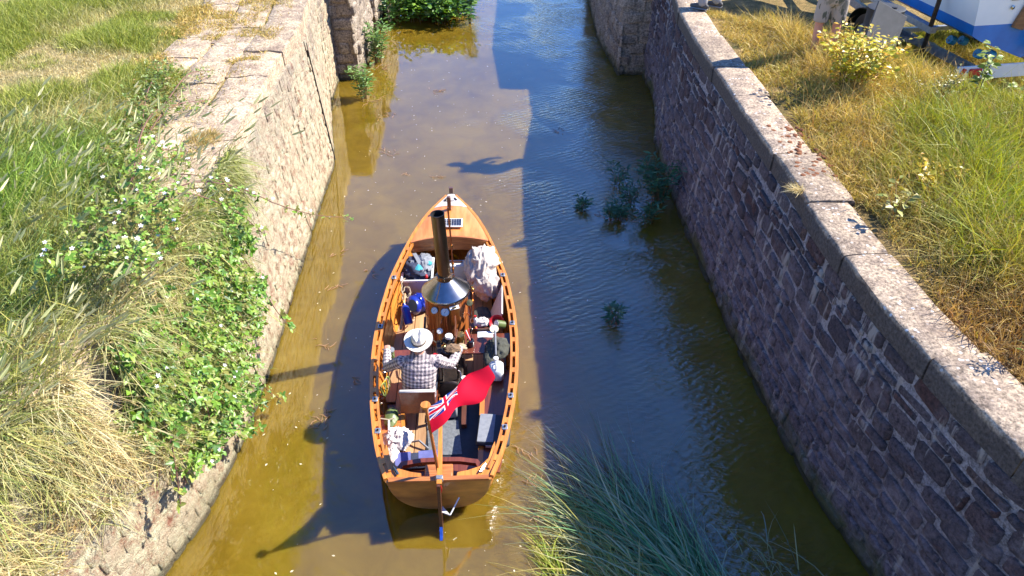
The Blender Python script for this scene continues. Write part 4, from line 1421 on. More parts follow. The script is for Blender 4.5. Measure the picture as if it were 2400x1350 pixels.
# rolled canvas cover
cv = Thing('canvas_bundle', 'big crumpled off white canvas cover stuffed against the right bow', 'canvas', (0.47, 3.55, 0.1), BF)
def canvas(c, r, seed, n=72, jit=0.34):
    """a crumpled cloth heap: sharp ridges with slack hollows between them, drawn out along the heap"""
    m2 = MB(); m2.ball(c, r, n, jitter=jit * 0.35, freq=1.1, seed=seed)
    q = Vector(c); s = min(r)
    sd = Vector((seed, -seed, seed * 0.5))
    for i, p in enumerate(m2.v):
        d = (p - q) / s
        e = d.normalized()
        w = Vector((d.x + 0.5 * d.z, d.y * 0.45 - 0.25 * d.x, d.z * 0.8 - 0.3 * d.x))
        w = w + Vector((mnoise.noise(d * 0.9 + sd), mnoise.noise(d * 0.9 - sd), mnoise.noise(d * 0.8))) * 0.55
        f1 = (1 - min(1, abs(mnoise.noise(w * 1.0 + sd)) * 2.2)) ** 2; f2 = (1 - min(1, abs(mnoise.noise(w * 1.9 - sd)) * 2.2)) ** 2; f3 = (1 - min(1, abs(mnoise.noise(w * 3.8 + sd)) * 2.2)) ** 2
        m2.v[i] = p + e * s * jit * (0.75 * f1 + 0.45 * f2 + 0.18 * f3 - 0.5)
    return m2
cv.part('cover', canvas((0.46, 3.60, 0.46), (0.235, 0.40, 0.26), 1.3, 120), 'canvas', angle=180)
cv.part('folded_end', canvas((0.50, 3.24, 0.42), (0.17, 0.16, 0.19), 4.1, 90), 'canvas', angle=180)
cv.part('loose_flap', canvas((0.33, 3.62, 0.55), (0.10, 0.22, 0.13), 6.7, 70), 'canvas', angle=180)
# white locker under the foredeck
wb = Thing('white_locker', 'low white box with dark handle under the foredeck edge', 'box', (0.06, 4.0, 0.09), BF)
mb = MB(); mb.box((0.08, 3.93, 0.21), (0.34, 0.16, 0.24), bev=0.01); lo = wb.part('case', mb, 'milky plastic')
mb = MB(); mb.tube([(0.0, 3.94, 0.345), (0.16, 3.94, 0.345)], 0.014, 8, round_ends=True); wb.part('handle', mb, 'dark wood', parent=lo)
# grey folded sheet and board by the boiler
mb = MB(); mb.slab(lambda u, v: Vector((0.02 + 0.26 * u, 3.20 + 0.55 * v, 0.17 + 0.05 * mnoise.noise(Vector((u * 3, v * 4, 2))))), 8, 10, Vector((0, 0, -0.012)))
single('grey_sheet', 'grey plastic sheet spread on the floor ahead of the boiler', 'sheet', mb, 'grey strap', (0.15, 3.4, 0.1), BF)
mb = MB(); mb.slab(lambda u, v: Vector((0.52 + 0.17 * u + 0.02 * v, 2.50 + 0.50 * v + 0.1 * u * v, 0.14 + 0.40 * u)), 4, 5, Vector((0.015, 0, -0.01)))
single('leaning_board', 'pale pinkish board leaning on the right side beside the boiler', 'board', mb, 'grey paint', (0.6, 2.7, 0.1), BF)
mb = heap(MB(), (0.43, 2.78, 0.16), (0.15, 0.28, 0.09), 14.0, 0.3); single('green_sack', 'dark olive sack on the floor between boiler and leaning board', 'sack', mb, 'olive cloth', (0.43, 2.78, 0.09), BF)
# blue bottle and blue fender, rope, stick
bt = Thing('blue_bottle', 'bright blue cylinder flask leaning on the left lining boards', 'bottle', (-0.54, 2.72, 0.28), BF)
d = Vector((0.20, -0.62, -0.55)).normalized(); Rm = (-d).to_track_quat('Z', 'Y').to_matrix()
mb = MB(); mb.lathe([(0.0, 0), (0.050, 0.0), (0.056, 0.012), (0.056, 0.20), (0.048, 0.235), (0.024, 0.255), (0.022, 0.28)], (-0.50, 2.62, 0.30), 20, rot=Rm); bo = bt.part('body', mb, 'deep blue')
mb = MB(); mb.lathe([(0.018, 0.278), (0.018, 0.315), (0.0, 0.318)], (-0.50, 2.62, 0.30), 12, rot=Rm); bt.part('cap', mb, 'brass', parent=bo)
fe = Thing('blue_fender', 'glossy blue rounded fender with black oval patch beside the boiler', 'fender', (-0.46, 3.05, 0.12), BF)
mb = MB(); mb.ball((-0.47, 3.07, 0.26), (0.10, 0.14, 0.12), 20, rot=(0.2, 0, 0.4)); fb = fe.part('body', mb, 'deep blue')
mb = MB(); mb.lathe([(0.0, 0), (0.052, 0), (0.058, 0.012), (0.0, 0.016)], (-0.475, 2.97, 0.33), 20, rot=(0.75, -0.1, 0.3), sy=1.4); fe.part('black_patch', mb, 'black plastic', parent=fb)
mb = heap(MB(), (-0.40, 3.20, 0.20), (0.15, 0.13, 0.11), 21.0, 0.35); single('blue_bag', 'crumpled blue bag behind the blue fender', 'bag', mb, 'deep blue', (-0.4, 3.2, 0.09), BF)
rp = Thing('rope_coil', 'tan rope hanging in loops over the left gunwale lining', 'rope', (-0.62, 3.1, 0.3), BF)
for k in range(5):
    r = random.Random(k)
    c = Vector((-0.60 + 0.02 * k, 3.30 - 0.10 * k, 0.37 - 0.03 * k))
    pts = [c + Vector((0.05 * math.cos(a) + 0.02 * r.random(), (0.13 + 0.03 * r.random()) * math.sin(a), 0.05 * math.sin(a + k) - 0.05 * math.cos(a))) for a in np.linspace(0, 2 * math.pi * 0.97, 22)]
    mb = MB(); mb.tube(pts, 0.008, 6); rp.part('strand', mb, 'rope')
mb = MB(); mb.tube([(-0.555, 2.93, 0.55), (-0.60, 2.55, 0.30)], [0.016, 0.020], 8, round_ends=True)
single('wooden_stick', 'pale wooden stick leaning beside the blue flask', 'stick', mb, 'pale board', (-0.60, 2.55, 0.3), BF)
mb = MB(); mb.tube([(-0.30, 2.75, 0.30), (-0.29, 2.5, 0.34), (-0.28, 2.15, 0.22)], 0.016, 8)
single('black_pipe', 'black pipe running beside the left of the boiler', 'pipe', mb, 'iron', (-0.29, 2.4, 0.2), BF)
# left gunwale clutter
ti_ = Thing('dark_tin', 'dark round tin standing inside the left gunwale ahead of the skipper', 'tin', (-0.66, 1.90, 0.37), BF)
mb = MB(); mb.lathe([(0.0, 0), (0.046, 0), (0.046, 0.10), (0.0, 0.10)], (-0.66, 1.93, 0.375), 20); a = ti_.part('body', mb, 'green tin')
mb = MB(); mb.lathe([(0.0, 0), (0.050, 0), (0.050, 0.014), (0.0, 0.016)], (-0.66, 1.93, 0.474), 20); ti_.part('lid', mb, 'grey strap', parent=a)
gl = Thing('line_hank', 'hank of green and yellow line hung inside the left gunwale', 'line', (-0.70, 1.4, 0.35), BF)
for k in range(4):
    pts = [Vector((-0.70 + 0.025 * math.cos(a) + 0.012 * k, 1.38 + 0.035 * k + 0.03 * math.sin(a * 2), 0.36 + 0.10 * math.sin(a))) for a in np.linspace(0, 6.1, 18)]
    mb = MB(); mb.tube(pts, 0.006, 6); gl.part('strand', mb, ('green line', 'yellow plastic', 'rope', 'green line')[k])
for k, (x, y, z, m_) in enumerate([(-0.715, 1.62, 0.40, 'steel'), (-0.72, 1.12, 0.38, 'brass'), (-0.70, 1.22, 0.38, 'copper')]):
    t = Thing('pipe_fitting', ('small bright steel fitting inside the left gunwale by the skipper\'s left hand', 'brass fitting clipped inside the left gunwale beside the seat back', 'copper fitting next to the line hank on the left side')[k], 'fitting', (x, y, z), BF)
    mb = MB(); mb.lathe([(0.0, 0), (0.022, 0), (0.024, 0.02), (0.012, 0.03), (0.012, 0.07), (0.0, 0.07)], (x, y, z), 12); b_ = t.part('body', mb, m_)
    mb = MB(); mb.tube([(x, y, z + 0.05), (x + 0.05, y - 0.03, z + 0.06)], 0.007, 6); t.part('lever', mb, 'steel', parent=b_)
mb = heap(MB(), (-0.58, 0.98, 0.33), (0.075, 0.13, 0.05), 31.0, 0.35, 26)
single('green_bag', 'small dark green and yellow bag on the left bench', 'bag', mb, 'green tin', (-0.58, 0.98, 0.3), BF)
bh = Thing('boat_hook', 'short white handled boat hook lying along the left bench', 'boat hook', (-0.55, 0.8, 0.33), BF)
mb = MB(); mb.tube([(-0.56, 0.56, 0.37), (-0.59, 0.88, 0.39)], 0.013, 8, round_ends=True); bb_ = bh.part('shaft', mb, 'white enamel')
mb = MB(); mb.tube([(-0.70, 0.86, 0.45), (-0.59, 0.88, 0.40), (-0.53, 0.90, 0.40)], 0.008, 6); bh.part('hook', mb, 'rope', parent=bb_)
# clutter tray and things on the thwart, right of the engine
tr_ = Thing('tray', 'brown tray of white rags and small tins right of the boiler', 'tray', (0.46, 2.34, 0.43), BF)
tr_.part('tub', open_box((0.46, 2.38, 0.437), 0.34, 0.20, 0.045, 0.96), 'dark wood', smooth=False)
mb = heap(MB(), (0.44, 2.40, 0.485), (0.085, 0.06, 0.05), 41.0, 0.5, 30, 3.0)
single('white_rag', 'crumpled white and pink rag in the tray', 'rag', mb, 'white cloth', (0.44, 2.40, 0.45), BF)
for k, (x, y, r, h, m_, lab) in enumerate([(0.36, 2.38, 0.026, 0.16, 'white enamel', 'upright white spray bottle at the left end of the tray'), (0.52, 2.42, 0.024, 0.05, 'yellow plastic', 'small yellow pot at the right end of the tray'), (0.365, 2.30, 0.018, 0.05, 'red plastic', 'small red bottle below the white spray bottle')]):
    t = Thing('small_bottle', lab, 'bottle', (x, y, 0.45), BF)
    mb = MB(); mb.lathe([(0.0, 0), (r, 0), (r, h * 0.75), (r * 0.5, h * 0.85), (r * 0.5, h * 0.9), (0.0, h * 0.9)], (x, y, 0.445), 16); b_ = t.part('body', mb, m_)
    mb = MB(); mb.lathe([(0.0, 0), (r * 0.55, 0), (r * 0.5, h * 0.14), (0.0, h * 0.14)], (x, y, 0.445 + h * 0.9), 12); t.part('cap', mb, 'red plastic' if k == 0 else 'yellow plastic' if k == 2 else 'white enamel', parent=b_)
mb = MB(); mb.slab(lambda u, v: Vector((0.385 + 0.22 * u, 2.165 + 0.115 * v, 0.4405 + 0.004 * math.sin(u * 5))), 6, 3, Vector((0, 0, -0.002)))
single('paper_sheet', 'white sheet of paper lying on the red brown thwart', 'paper', mb, 'paper', (0.5, 2.2, 0.44), BF)
bw = Thing('red_bowl', 'red bowl with white lining tipped against the right gunwale', 'bowl', (0.62, 2.36, 0.45), BF)
mb = MB(); mb.lathe([(0.0, 0.0), (0.05, 0.004), (0.092, 0.05), (0.098, 0.054), (0.088, 0.052), (0.05, 0.012), (0.0, 0.009)], (0.635, 2.40, 0.47), 26, rot=(0.75, -0.25, 0)); b_ = bw.part('shell', mb, 'red plastic')
gt = Thing('green_can', 'green can with white end lying in front of the red bowl', 'can', (0.67, 2.33, 0.47), BF)
Rm = Vector((-0.75, -0.35, 0.45)).to_track_quat('Z', 'Y').to_matrix()
mb = MB(); mb.lathe([(0.0, 0), (0.052, 0), (0.052, 0.11), (0.048, 0.115), (0.0, 0.112)], (0.71, 2.35, 0.475), 20, rot=Rm); b_ = gt.part('body', mb, 'green tin')
mb = MB(); mb.lathe([(0.0, 0.1155), (0.046, 0.1155), (0.046, 0.119), (0.0, 0.12)], (0.71, 2.35, 0.475), 20, rot=Rm); gt.part('end', mb, 'white enamel', parent=b_)
oc = Thing('oil_can', 'dark shiny oil can holding brushes and red tools on the thwart edge', 'oil can', (0.30, 2.03, 0.44), BF)
mb = MB(); mb.lathe([(0.0, 0), (0.045, 0), (0.048, 0.015), (0.045, 0.085), (0.030, 0.10), (0.026, 0.10), (0.026, 0.06), (0.0, 0.06)], (0.30, 2.02, 0.4385), 22); b_ = oc.part('body', mb, 'dark glass')
for dx, dy, m_ in ((-0.05, 0.06, 'white enamel'), (-0.02, 0.09, 'red plastic'), (0.02, 0.08, 'steel'), (-0.06, 0.02, 'red plastic')):
    mb = MB(); mb.tube([(0.30, 2.02, 0.51), (0.30 + dx, 2.02 + dy, 0.63)], 0.007, 6, round_ends=True); oc.part('tool', mb, m_, parent=b_)
mb = heap(MB(), (0.10, 1.70, 0.68), (0.085, 0.065, 0.035), 51.0, 0.55, 36, 2.6)
single('brown_rag', 'crumpled brown rag lying on the engine between the skipper\'s arms', 'rag', mb, 'brown cloth', (0.1, 1.7, 0.66), BF)
ct = Thing('cream_tin', 'tin with cream lid beside the olive jacket', 'tin', (0.53, 2.02, 0.44), BF)
mb = MB(); mb.lathe([(0.0, 0), (0.042, 0), (0.042, 0.045), (0.0, 0.045)], (0.54, 2.00, 0.4385), 20); b_ = ct.part('body', mb, 'olive cloth')
mb = MB(); mb.lathe([(0.0, 0), (0.045, 0), (0.044, 0.012), (0.0, 0.014)], (0.54, 2.00, 0.484), 20); ct.part('lid', mb, 'cream lid', parent=b_)
jk = Thing('olive_jacket', 'dark olive jacket heaped over the thwart against the right gunwale', 'jacket', (0.62, 1.9, 0.40), BF)
jk.part('body', canvas((0.63, 1.93, 0.47), (0.14, 0.17, 0.08), 61.0, 44, 0.45), 'olive cloth', angle=180)
jk.part('sleeve', canvas((0.52, 1.82, 0.42), (0.065, 0.17, 0.06), 64.0, 30, 0.35), 'olive cloth', angle=180)
mb = MB(); mb.tube([(0.60, 2.16, 0.56), (0.60, 1.98, 0.60), (0.60, 1.76, 0.52)], 0.012, 8, round_ends=True)
st = Thing('lamp_stick', 'grey rod with pale top plate standing in front of the jacket', 'rod', (0.6, 1.8, 0.45), BF)
s_ = st.part('rod', mb, 'grey strap')
mb = MB(); mb.lathe([(0.0, 0), (0.055, 0), (0.055, 0.012), (0.0, 0.012)], (0.59, 2.16, 0.57), 20, rot=(0.3, 0, 0)); st.part('top_plate', mb, 'cream lid', parent=s_)
jug = Thing('water_jug', 'milky white plastic jug on the right bench under the flag end', 'jug', (0.60, 1.62, 0.30), BF)
mb = MB(); mb.box((0.60, 1.60, 0.40), (0.17, 0.20, 0.20), bev=0.035); b_ = jug.part('body', mb, 'milky plastic', angle=60)
mb = MB(); mb.lathe([(0.026, 0), (0.026, 0.035), (0.03, 0.036), (0.03, 0.06), (0.0, 0.062)], (0.60, 1.665, 0.49), 14); jug.part('cap', mb, 'milky plastic', parent=b_)
mb = MB(); mb.tube([(0.60, 1.62, 0.50), (0.60, 1.60, 0.545), (0.60, 1.54, 0.545), (0.60, 1.52, 0.50)], 0.012, 8); jug.part('grip', mb, 'milky plastic', parent=b_)
# cushions, towel and mats aft
cu = Thing('boat_cushion', 'black and charcoal seat cushion lying on the right bench', 'cushion', (0.55, 0.72, 0.30), BF)
mb = MB(); mb.box((0.555, 0.74, 0.335), (0.36, 0.44, 0.055), rot=(0, 0, -0.10), bev=0.02); b_ = cu.part('pad', mb, 'black mat')
mb = MB(); mb.box((0.475, 0.755, 0.3645), (0.17, 0.40, 0.004), rot=(0, 0, -0.10)); cu.part('grey_panel', mb, 'grey strap', parent=b_)
mb = MB(); mb.box((0.50, 0.512, 0.335), (0.08, 0.006, 0.03), rot=(0, 0, -0.10)); cu.part('label_tag', mb, 'white cloth', parent=b_)
cu = Thing('boat_cushion', 'blue and navy striped cushion on the stern bench left of the staff', 'cushion', (-0.25, 0.35, 0.29), BF)
mb = MB(); mb.box((-0.26, 0.37, 0.315), (0.50, 0.20, 0.055), rot=(0.06, 0, 0.06), bev=0.02); b_ = cu.part('pad', mb, 'navy stripe' if 'navy stripe' in MAT else 'navy cloth')
MAT['lavender cloth'] = mat('lavender cloth', (0.13, 0.14, 0.34), (0.09, 0.10, 0.26), rough=0.85, scale=12)
for x, w in ((-0.40, 0.16), (-0.14, 0.20)):
    mb = MB(); mb.box((x, 0.375 + (x + 0.26) * 0.06, 0.3445), (w, 0.185, 0.004), rot=(0.06, 0, 0.06)); cu.part('pale_band', mb, 'lavender cloth', parent=b_)
mb = MB(); mb.ball((-0.50, 0.62, 0.335), (0.15, 0.17, 0.055), 56, jitter=0.55, freq=2.0, seed=71.0)
tw_ = Thing('white_towel', 'crumpled white towel dropped on the left bench beside the striped cushion', 'towel', (-0.5, 0.6, 0.3), BF)
tw_.part('cloth', canvas((-0.48, 0.66, 0.335), (0.15, 0.16, 0.065), 71.0, 90, 0.6), 'white cloth', angle=180)
tw_.part('hanging_corner', canvas((-0.52, 0.46, 0.335), (0.07, 0.12, 0.04), 75.0, 36, 0.5), 'white cloth', angle=180)
mb = MB(); mb.slab(lambda u, v: Vector((-0.20 + 0.60 * u, 0.42 + 1.1 * v, 0.094 + 0.004 * mnoise.noise(Vector((u * 4, v * 5, 0))))), 8, 12, Vector((0, 0, -0.004)))
single('floor_mat', 'black floor mat covering the after well', 'mat', mb, 'black mat', (0.1, 0.9, 0.09), BF)
mb = MB(); mb.slab(lambda u, v: Vector((-0.16 + 0.36 * u - 0.05 * v, 0.62 + 0.50 * v, 0.102 + 0.004 * mnoise.noise(Vector((u * 4, v * 5, 3))))), 8, 12, Vector((0, 0, -0.004)))
single('rubber_mat', 'worn grey rubber mat lying on the black floor mat', 'mat', mb, 'worn rubber mat', (0.05, 0.85, 0.1), BF)
mb = MB(); mb.box((0.04, 1.22, 0.18), (0.20, 0.14, 0.16), bev=0.015)
bx = Thing('grey_box', 'small grey engine box partly hidden below the flag', 'box', (0.04, 1.22, 0.1), BF)
b_ = bx.part('case', mb, 'grey strap')
mb = MB(); mb.box((0.04, 1.22, 0.266), (0.13, 0.08, 0.012), bev=0.003); bx.part('lid', mb, 'white enamel', parent=b_)
for k, (a, b, c_) in enumerate([((-0.36, 0.80, 0.12), (-0.27, 0.78, 0.16), (-0.17, 0.70, 0.12)), ((-0.34, 0.60, 0.12), (-0.24, 0.58, 0.15), (-0.12, 0.50, 0.12))]):
    mb = MB(); mb.tube([a, b, c_], 0.012, 8)
    single('grey_hose', ('grey hose arching onto the mat beside the seat', 'lower grey hose beside the towel')[k], 'hose', mb, 'grey strap', b, BF)
# the skipper's seat
se = Thing('helm_chair', 'brown wooden seat with padded backrest behind the skipper', 'seat', (-0.28, 1.2, 0.09), BF)
mb = MB(); mb.box((-0.28, 1.24, 0.30), (0.40, 0.34, 0.03), bev=0.006); se.part('seat_board', mb, 'mahogany')
mb = MB(); mb.box((-0.28, 1.055, 0.475), (0.39, 0.022, 0.30), rot=(-0.10, 0, 0), bev=0.005); b_ = se.part('backrest', mb, 'mahogany')
mb = MB(); mb.box((-0.28, 1.085, 0.615), (0.395, 0.05, 0.035), rot=(-0.10, 0, 0), bev=0.012); se.part('top_pad', mb, 'grey paint', parent=b_)
mb = MB(); mb.box((-0.24, 1.035, 0.42), (0.028, 0.014, 0.16), rot=(-0.10, 0.2, 0)); se.part('brace', mb, 'pale board', parent=b_)
for x in (-0.45, -0.11):
    for y in (1.10, 1.38):
        mb = MB(); mb.box((x, y, 0.187), (0.035, 0.035, 0.194)); se.part('leg', mb, 'mahogany', smooth=False)
# ================================================================ vegetation
def top_x(path, y):
    ys = np.array([q[0] for q in path]); xs = np.array([q[2] for q in path])
    return np.interp(y, ys, xs)
def base_x(path, y):
    ys = np.array([q[0] for q in path]); xs = np.array([q[1] for q in path])
    return np.interp(y, ys, xs)
def frame_x(y):
    return 2.96 + np.maximum(y - 2.41, 0) * 0.553

GREEN, YGREEN, STRAW, PALE, DRYRED, OLIVE, COOL = (0.16, 0.24, 0.035), (0.35, 0.37, 0.06), (0.62, 0.46, 0.17), (0.68, 0.60, 0.36), (0.38, 0.18, 0.07), (0.13, 0.17, 0.035), (0.15, 0.26, 0.09)

def mix_cols(w, a, b):
    return a * (1 - w[:, None]) + b * w[:, None]

def stuff(name, label, cat, nb, material, base):
    me = nb.mesh(name, material, base)
    o = bpy.data.objects.new(name, me)
    o.location = base
    link(o)
    return tag(o, label, cat, None, 'stuff')

def scatter_bank(side, path, y0, y1, inner, density, margin=0.8):
    n = int(density * (y1 - y0) * 7.5)
    y = y0 + rng.random(n) * (y1 - y0)
    e = np.abs(top_x(path, y)) + inner(y)
    far = frame_x(y) + margin
    x = e + rng.random(n) * 7.5
    k = (x < far) | (rng.random(n) < np.clip(0.5 - (x - far) * 0.2, 0.06, 1))
    return side * x[k], y[k]

def grow(x, y, z, h, w, lean, bendz, col, segs=2, spread=0.45):
    n = len(x)
    d = np.stack([rng.normal(0, spread, n) + lean[0], rng.normal(0, spread, n) + lean[1], np.ones(n)], 1)
    b = np.stack([rng.normal(0, 0.25, n) + lean[0] * 0.6, rng.normal(0, 0.25, n) + lean[1] * 0.6, -bendz * rng.random(n)], 1)
    return blades(np.stack([x, y, z], 1), d, h, w, b, col, segs)

def patches(x, y, blobs):
    """0..1 weight near a list of (x, y, radius)"""
    w = np.zeros(len(x))
    for bx, by, r in blobs:
        w = np.maximum(w, np.clip(1.4 - np.hypot(x - bx, y - by) / r, 0, 1))
    return w

# ---- left: cropped, half dried turf on the far part of the bank
nb = NB()
inner = lambda y: 1.18 + 0.16 * np.sin(y * 1.7) + np.clip((y - 9.2) * 0.16, 0, 0.9)
x, y = scatter_bank(-1, LEFT, 7.4, 15.5, inner, 2900)
dry = vnoise(x, y, 1.1, 3)
dry = np.clip((dry - 0.34) * 4.5, 0, 1)
gr = patches(x, y, [(-5.47, 10.03, 0.5), (-6.26, 9.27, 0.7), (-8.2, 12.8, 1.2), (-6.4, 11.7, 0.6), (-5.1, 9.5, 0.7), (-4.7, 8.4, 0.5), (-7.2, 13.9, 0.9)])
dry = np.clip(dry - gr * 0.9, 0, 1)
n = len(x)
col = mix_cols(np.clip(dry + rng.normal(0, 0.18, n), 0, 1), tint(n, [GREEN, YGREEN, YGREEN]), tint(n, [STRAW, PALE, (0.60, 0.44, 0.17)]))
h = (0.05 + 0.09 * rng.random(n)) * (1 + 1.6 * gr) * (0.7 + 0.6 * (1 - dry))
V, T, c, _ = grow(x, y, np.full(n, TOP - 0.06), h, 0.006 + 0.007 * rng.random(n), (0.10, 0.0), 0.5, col)
nb.add(V, T, c)
stuff('short_turf', 'half dried short turf on the upper left bank', 'grass', nb, 'grass blade', (-6, 11, TOP))

# ---- left: tall grass with pale seed heads
nb = NB()
inner = lambda y: np.where(y < 6.6, 0.05, np.where(y < 7.4, 0.7, 1.2))
x, y = scatter_bank(-1, LEFT, 2.2, 8.9, inner, 2300)
keep = rng.random(len(x)) < np.clip((9.0 - y) / 0.8, 0, 1)
x, y = x[keep], y[keep]
n = len(x)
strw = np.clip((vnoise(x, y, 0.9, 8) - 0.46) * 4, 0, 1) * 0.8
strw = np.maximum(strw, np.clip((3.9 - y) * 1.2, 0, 0.55))
brt = patches(x, y, [(-5.4, 6.9, 0.9), (-5.0, 7.4, 0.9), (-4.6, 7.2, 0.6)])
col = mix_cols(np.clip(strw + rng.normal(0, 0.2, n), 0, 1), tint(n, [OLIVE, GREEN, YGREEN, COOL, YGREEN]), tint(n, [STRAW, (0.50, 0.42, 0.16), PALE]))
col = mix_cols(brt * 0.7, col, tint(n, [(0.14, 0.34, 0.02), (0.26, 0.40, 0.04)]))
h = (0.22 + 0.42 * rng.random(n) ** 1.5) * (0.6 + 0.8 * vnoise(x, y, 2.0, 91))
V, T, c, _ = grow(x, y, np.full(n, TOP - 0.08), h, 0.006 + 0.010 * rng.random(n), (0.26, 0.08), 0.75, col, 3, 0.62)
nb.add(V, T, c)
stuff('tall_grass', 'tall green grass filling the near left bank', 'grass', nb, 'grass blade', (-4.5, 5.5, TOP))

def seed_heads(name, label, x, y, z, h, lean, colh, cols, size, base):
    nb = NB(); n = len(x)
    V, T, c, tipp = grow(x, y, z, h, np.full(n, 0.0065), lean, 0.22, tint(n, cols), 3, 0.22)
    nb.add(V, T, c)
    d = norm(V.reshape(n, 7, 3)[:, 6] - V.reshape(n, 7, 3)[:, 4])
    p0 = tipp - d * size[:, None] * 0.5
    # spindle: two crossed, bulged hexagons
    for ang in (0.0, 1.57):
        a = np.cross(d, np.array([math.cos(ang), math.sin(ang), 0.3])); a = norm(a)
        w = size * (0.05 + 0.035 * rng.random(n))
        pts = [p0, p0 + d * (size * 0.25)[:, None] + a * w[:, None], p0 + d * (size * 0.7)[:, None] + a * (w * 0.8)[:, None], p0 + d * size[:, None], p0 + d * (size * 0.7)[:, None] - a * (w * 0.8)[:, None], p0 + d * (size * 0.25)[:, None] - a * w[:, None]]
        VV = np.stack(pts, 1).reshape(-1, 3)
        tri = np.array([(0, 1, 5), (1, 2, 5), (2, 4, 5), (2, 3, 4)])
        TT = (np.arange(n)[:, None, None] * 6 + tri[None]).reshape(-1, 3)
        nb.add(VV, TT, np.repeat(tint(n, colh), 6, axis=0))
    stuff(name, label, 'grass', nb, 'grass blade', base)
n = 520
y = 2.6 + rng.random(n) ** 0.8 * 5.2
e = np.abs(top_x(LEFT, y))
x = -(e - 0.05 + rng.random(n) * np.maximum(frame_x(y) + 0.4 - e, 0.5))
k = vnoise(x, y, 0.8, 21) > 0.40
x, y = x[k], y[k]; n = len(x)
seed_heads('seeding_grass', 'pale feathery seed heads leaning over the near left bank', x, y, np.full(n, TOP - 0.05), 0.55 + 0.35 * rng.random(n), (0.42, 0.12), [PALE, (0.56, 0.54, 0.26), (0.44, 0.46, 0.20)], [YGREEN, STRAW], 0.09 + 0.10 * rng.random(n), (-4, 5, TOP))

# ---- left: grass and straw hanging over the wall edge, nearest the camera
DROP = [(2.2, 1.2), (3.0, 1.15), (3.6, 1.2), (4.2, 1.35), (4.9, 1.5), (5.6, 1.7), (6.3, 1.55), (6.8, 1.1), (7.3, 0.6), (8.0, 0.15), (8.4, 0.0)]
def drop(y):
    return np.interp(y, [q[0] for q in DROP], [q[1] for q in DROP])
def wall_pt(y, t, off):
    z = TOP - t
    f = np.clip(z / TOP, 0, 1)
    x = base_x(LEFT, y) * (1 - f) + top_x(LEFT, y) * f
    return np.stack([x + off, y, z], 1)
nb = NB()
n = 30000
y = 2.3 + rng.random(n) * 5.4
t = rng.random(n) ** 1.35 * (drop(y) + 0.12) - 0.1
k = (vnoise(y * 1.0, t * 1.3, 2.4, 31) > 0.40 + 0.18 * np.clip(t / 1.5, 0, 1)) & ((y < 4.9) | (rng.random(n) < 0.42))
y, t = y[k], t[k]; n = len(y)
p = wall_pt(y, t, 0.03 + 0.10 * rng.random(n))
straw = np.clip(np.maximum(1.1 - np.abs(y - 4.0) / 0.55, 0.9 - np.abs(y - 2.8) / 0.5), 0.22, 0.95)
straw = np.clip(straw + (vnoise(y, t, 2.0, 5) - 0.5) * 1.2, 0, 1)
col = mix_cols(np.clip(straw + rng.normal(0, 0.2, n), 0, 1), tint(n, [OLIVE, GREEN, YGREEN]), tint(n, [STRAW, PALE, (0.50, 0.33, 0.15)]))
d = np.stack([0.45 + rng.normal(0, 0.5, n), rng.normal(0.1, 0.8, n), 0.45 + rng.normal(0, 0.5, n)], 1)
b = np.stack([0.10 + rng.normal(0, 0.4, n), rng.normal(0, 0.4, n), -0.45 - 0.8 * rng.random(n)], 1)
V, T, c, _ = blades(p, d, 0.10 + 0.28 * rng.random(n) ** 1.3, 0.005 + 0.008 * rng.random(n), b, col, 3)
nb.add(V, T, c)
m = 7000
y2 = 2.4 + rng.random(m) * 4.6; t2 = rng.random(m) * (drop(y2) + 0.1) - 0.08
k = vnoise(y2, t2, 2.4, 31) > 0.36
y2, t2 = y2[k], t2[k]; m = len(y2)
V, T, c, _ = blades(wall_pt(y2, t2, 0.10 + 0.14 * rng.random(m)), rng.normal(0, 1, (m, 3)) * np.array([0.5, 1.0, 0.9]), 0.05 + 0.14 * rng.random(m), 0.004 + 0.010 * rng.random(m), rng.normal(0, 0.35, (m, 3)), tint(m, [STRAW, (0.40, 0.28, 0.12), PALE, (0.30, 0.32, 0.08)]), 2)
nb.add(V, T, c)
stuff('overhanging_grass', 'dry straw and grass spilling over the near left wall', 'grass', nb, 'grass blade', (-3.2, 4, 2))

# ---- tufts on the left coping
def tuft(label, x, y, z, n, h, r, cols, lean=(0.1, 0), name='grass_tuft', group=None, width=0.007, spread=0.6):
    a = rng.random(n) * 2 * math.pi; q = r * np.sqrt(rng.random(n))
    V, T, c, _ = grow(x + q * np.cos(a), y + q * np.sin(a), np.full(n, z), h * (0.5 + 0.6 * rng.random(n)), width * (0.6 + 0.8 * rng.random(n)), lean, 0.6, tint(n, cols), 3, spread)
    me = np_mesh(name, V - np.array((x, y, z)), T, c, 'grass blade')
    o = bpy.data.objects.new(name, me); o.location = (x, y, z); link(o)
    return tag(o, label, 'grass tuft', group)
tuft('straw coloured tuft growing from a joint of the left coping beside the bramble arches', -3.68, 8.10, TOP, 420, 0.16, 0.20, [STRAW, (0.42, 0.30, 0.08), PALE], (0.3, 0))
nb = NB()
n = 34000
y = 7.6 + rng.random(n) * 7.5
x = top_x(LEFT, y) - 0.25 - rng.random(n) * 1.9
k = (vnoise(x, y, 1.5, 44) > 0.50) | (rng.random(n) < 0.05)
x, y = x[k], y[k]; n = len(x)
V, T, c, _ = grow(x, y, np.full(n, TOP - 0.01), 0.05 + 0.08 * rng.random(n), np.full(n, 0.011), (0.1, 0), 0.8, tint(n, [STRAW, (0.62, 0.42, 0.12), (0.40, 0.30, 0.07), (0.34, 0.32, 0.06)]), 2, 0.8)
nb.add(V, T, c)
stuff('coping_grass', 'thin dry grass creeping over the left coping stones', 'grass', nb, 'grass blade', (-4, 11, TOP))

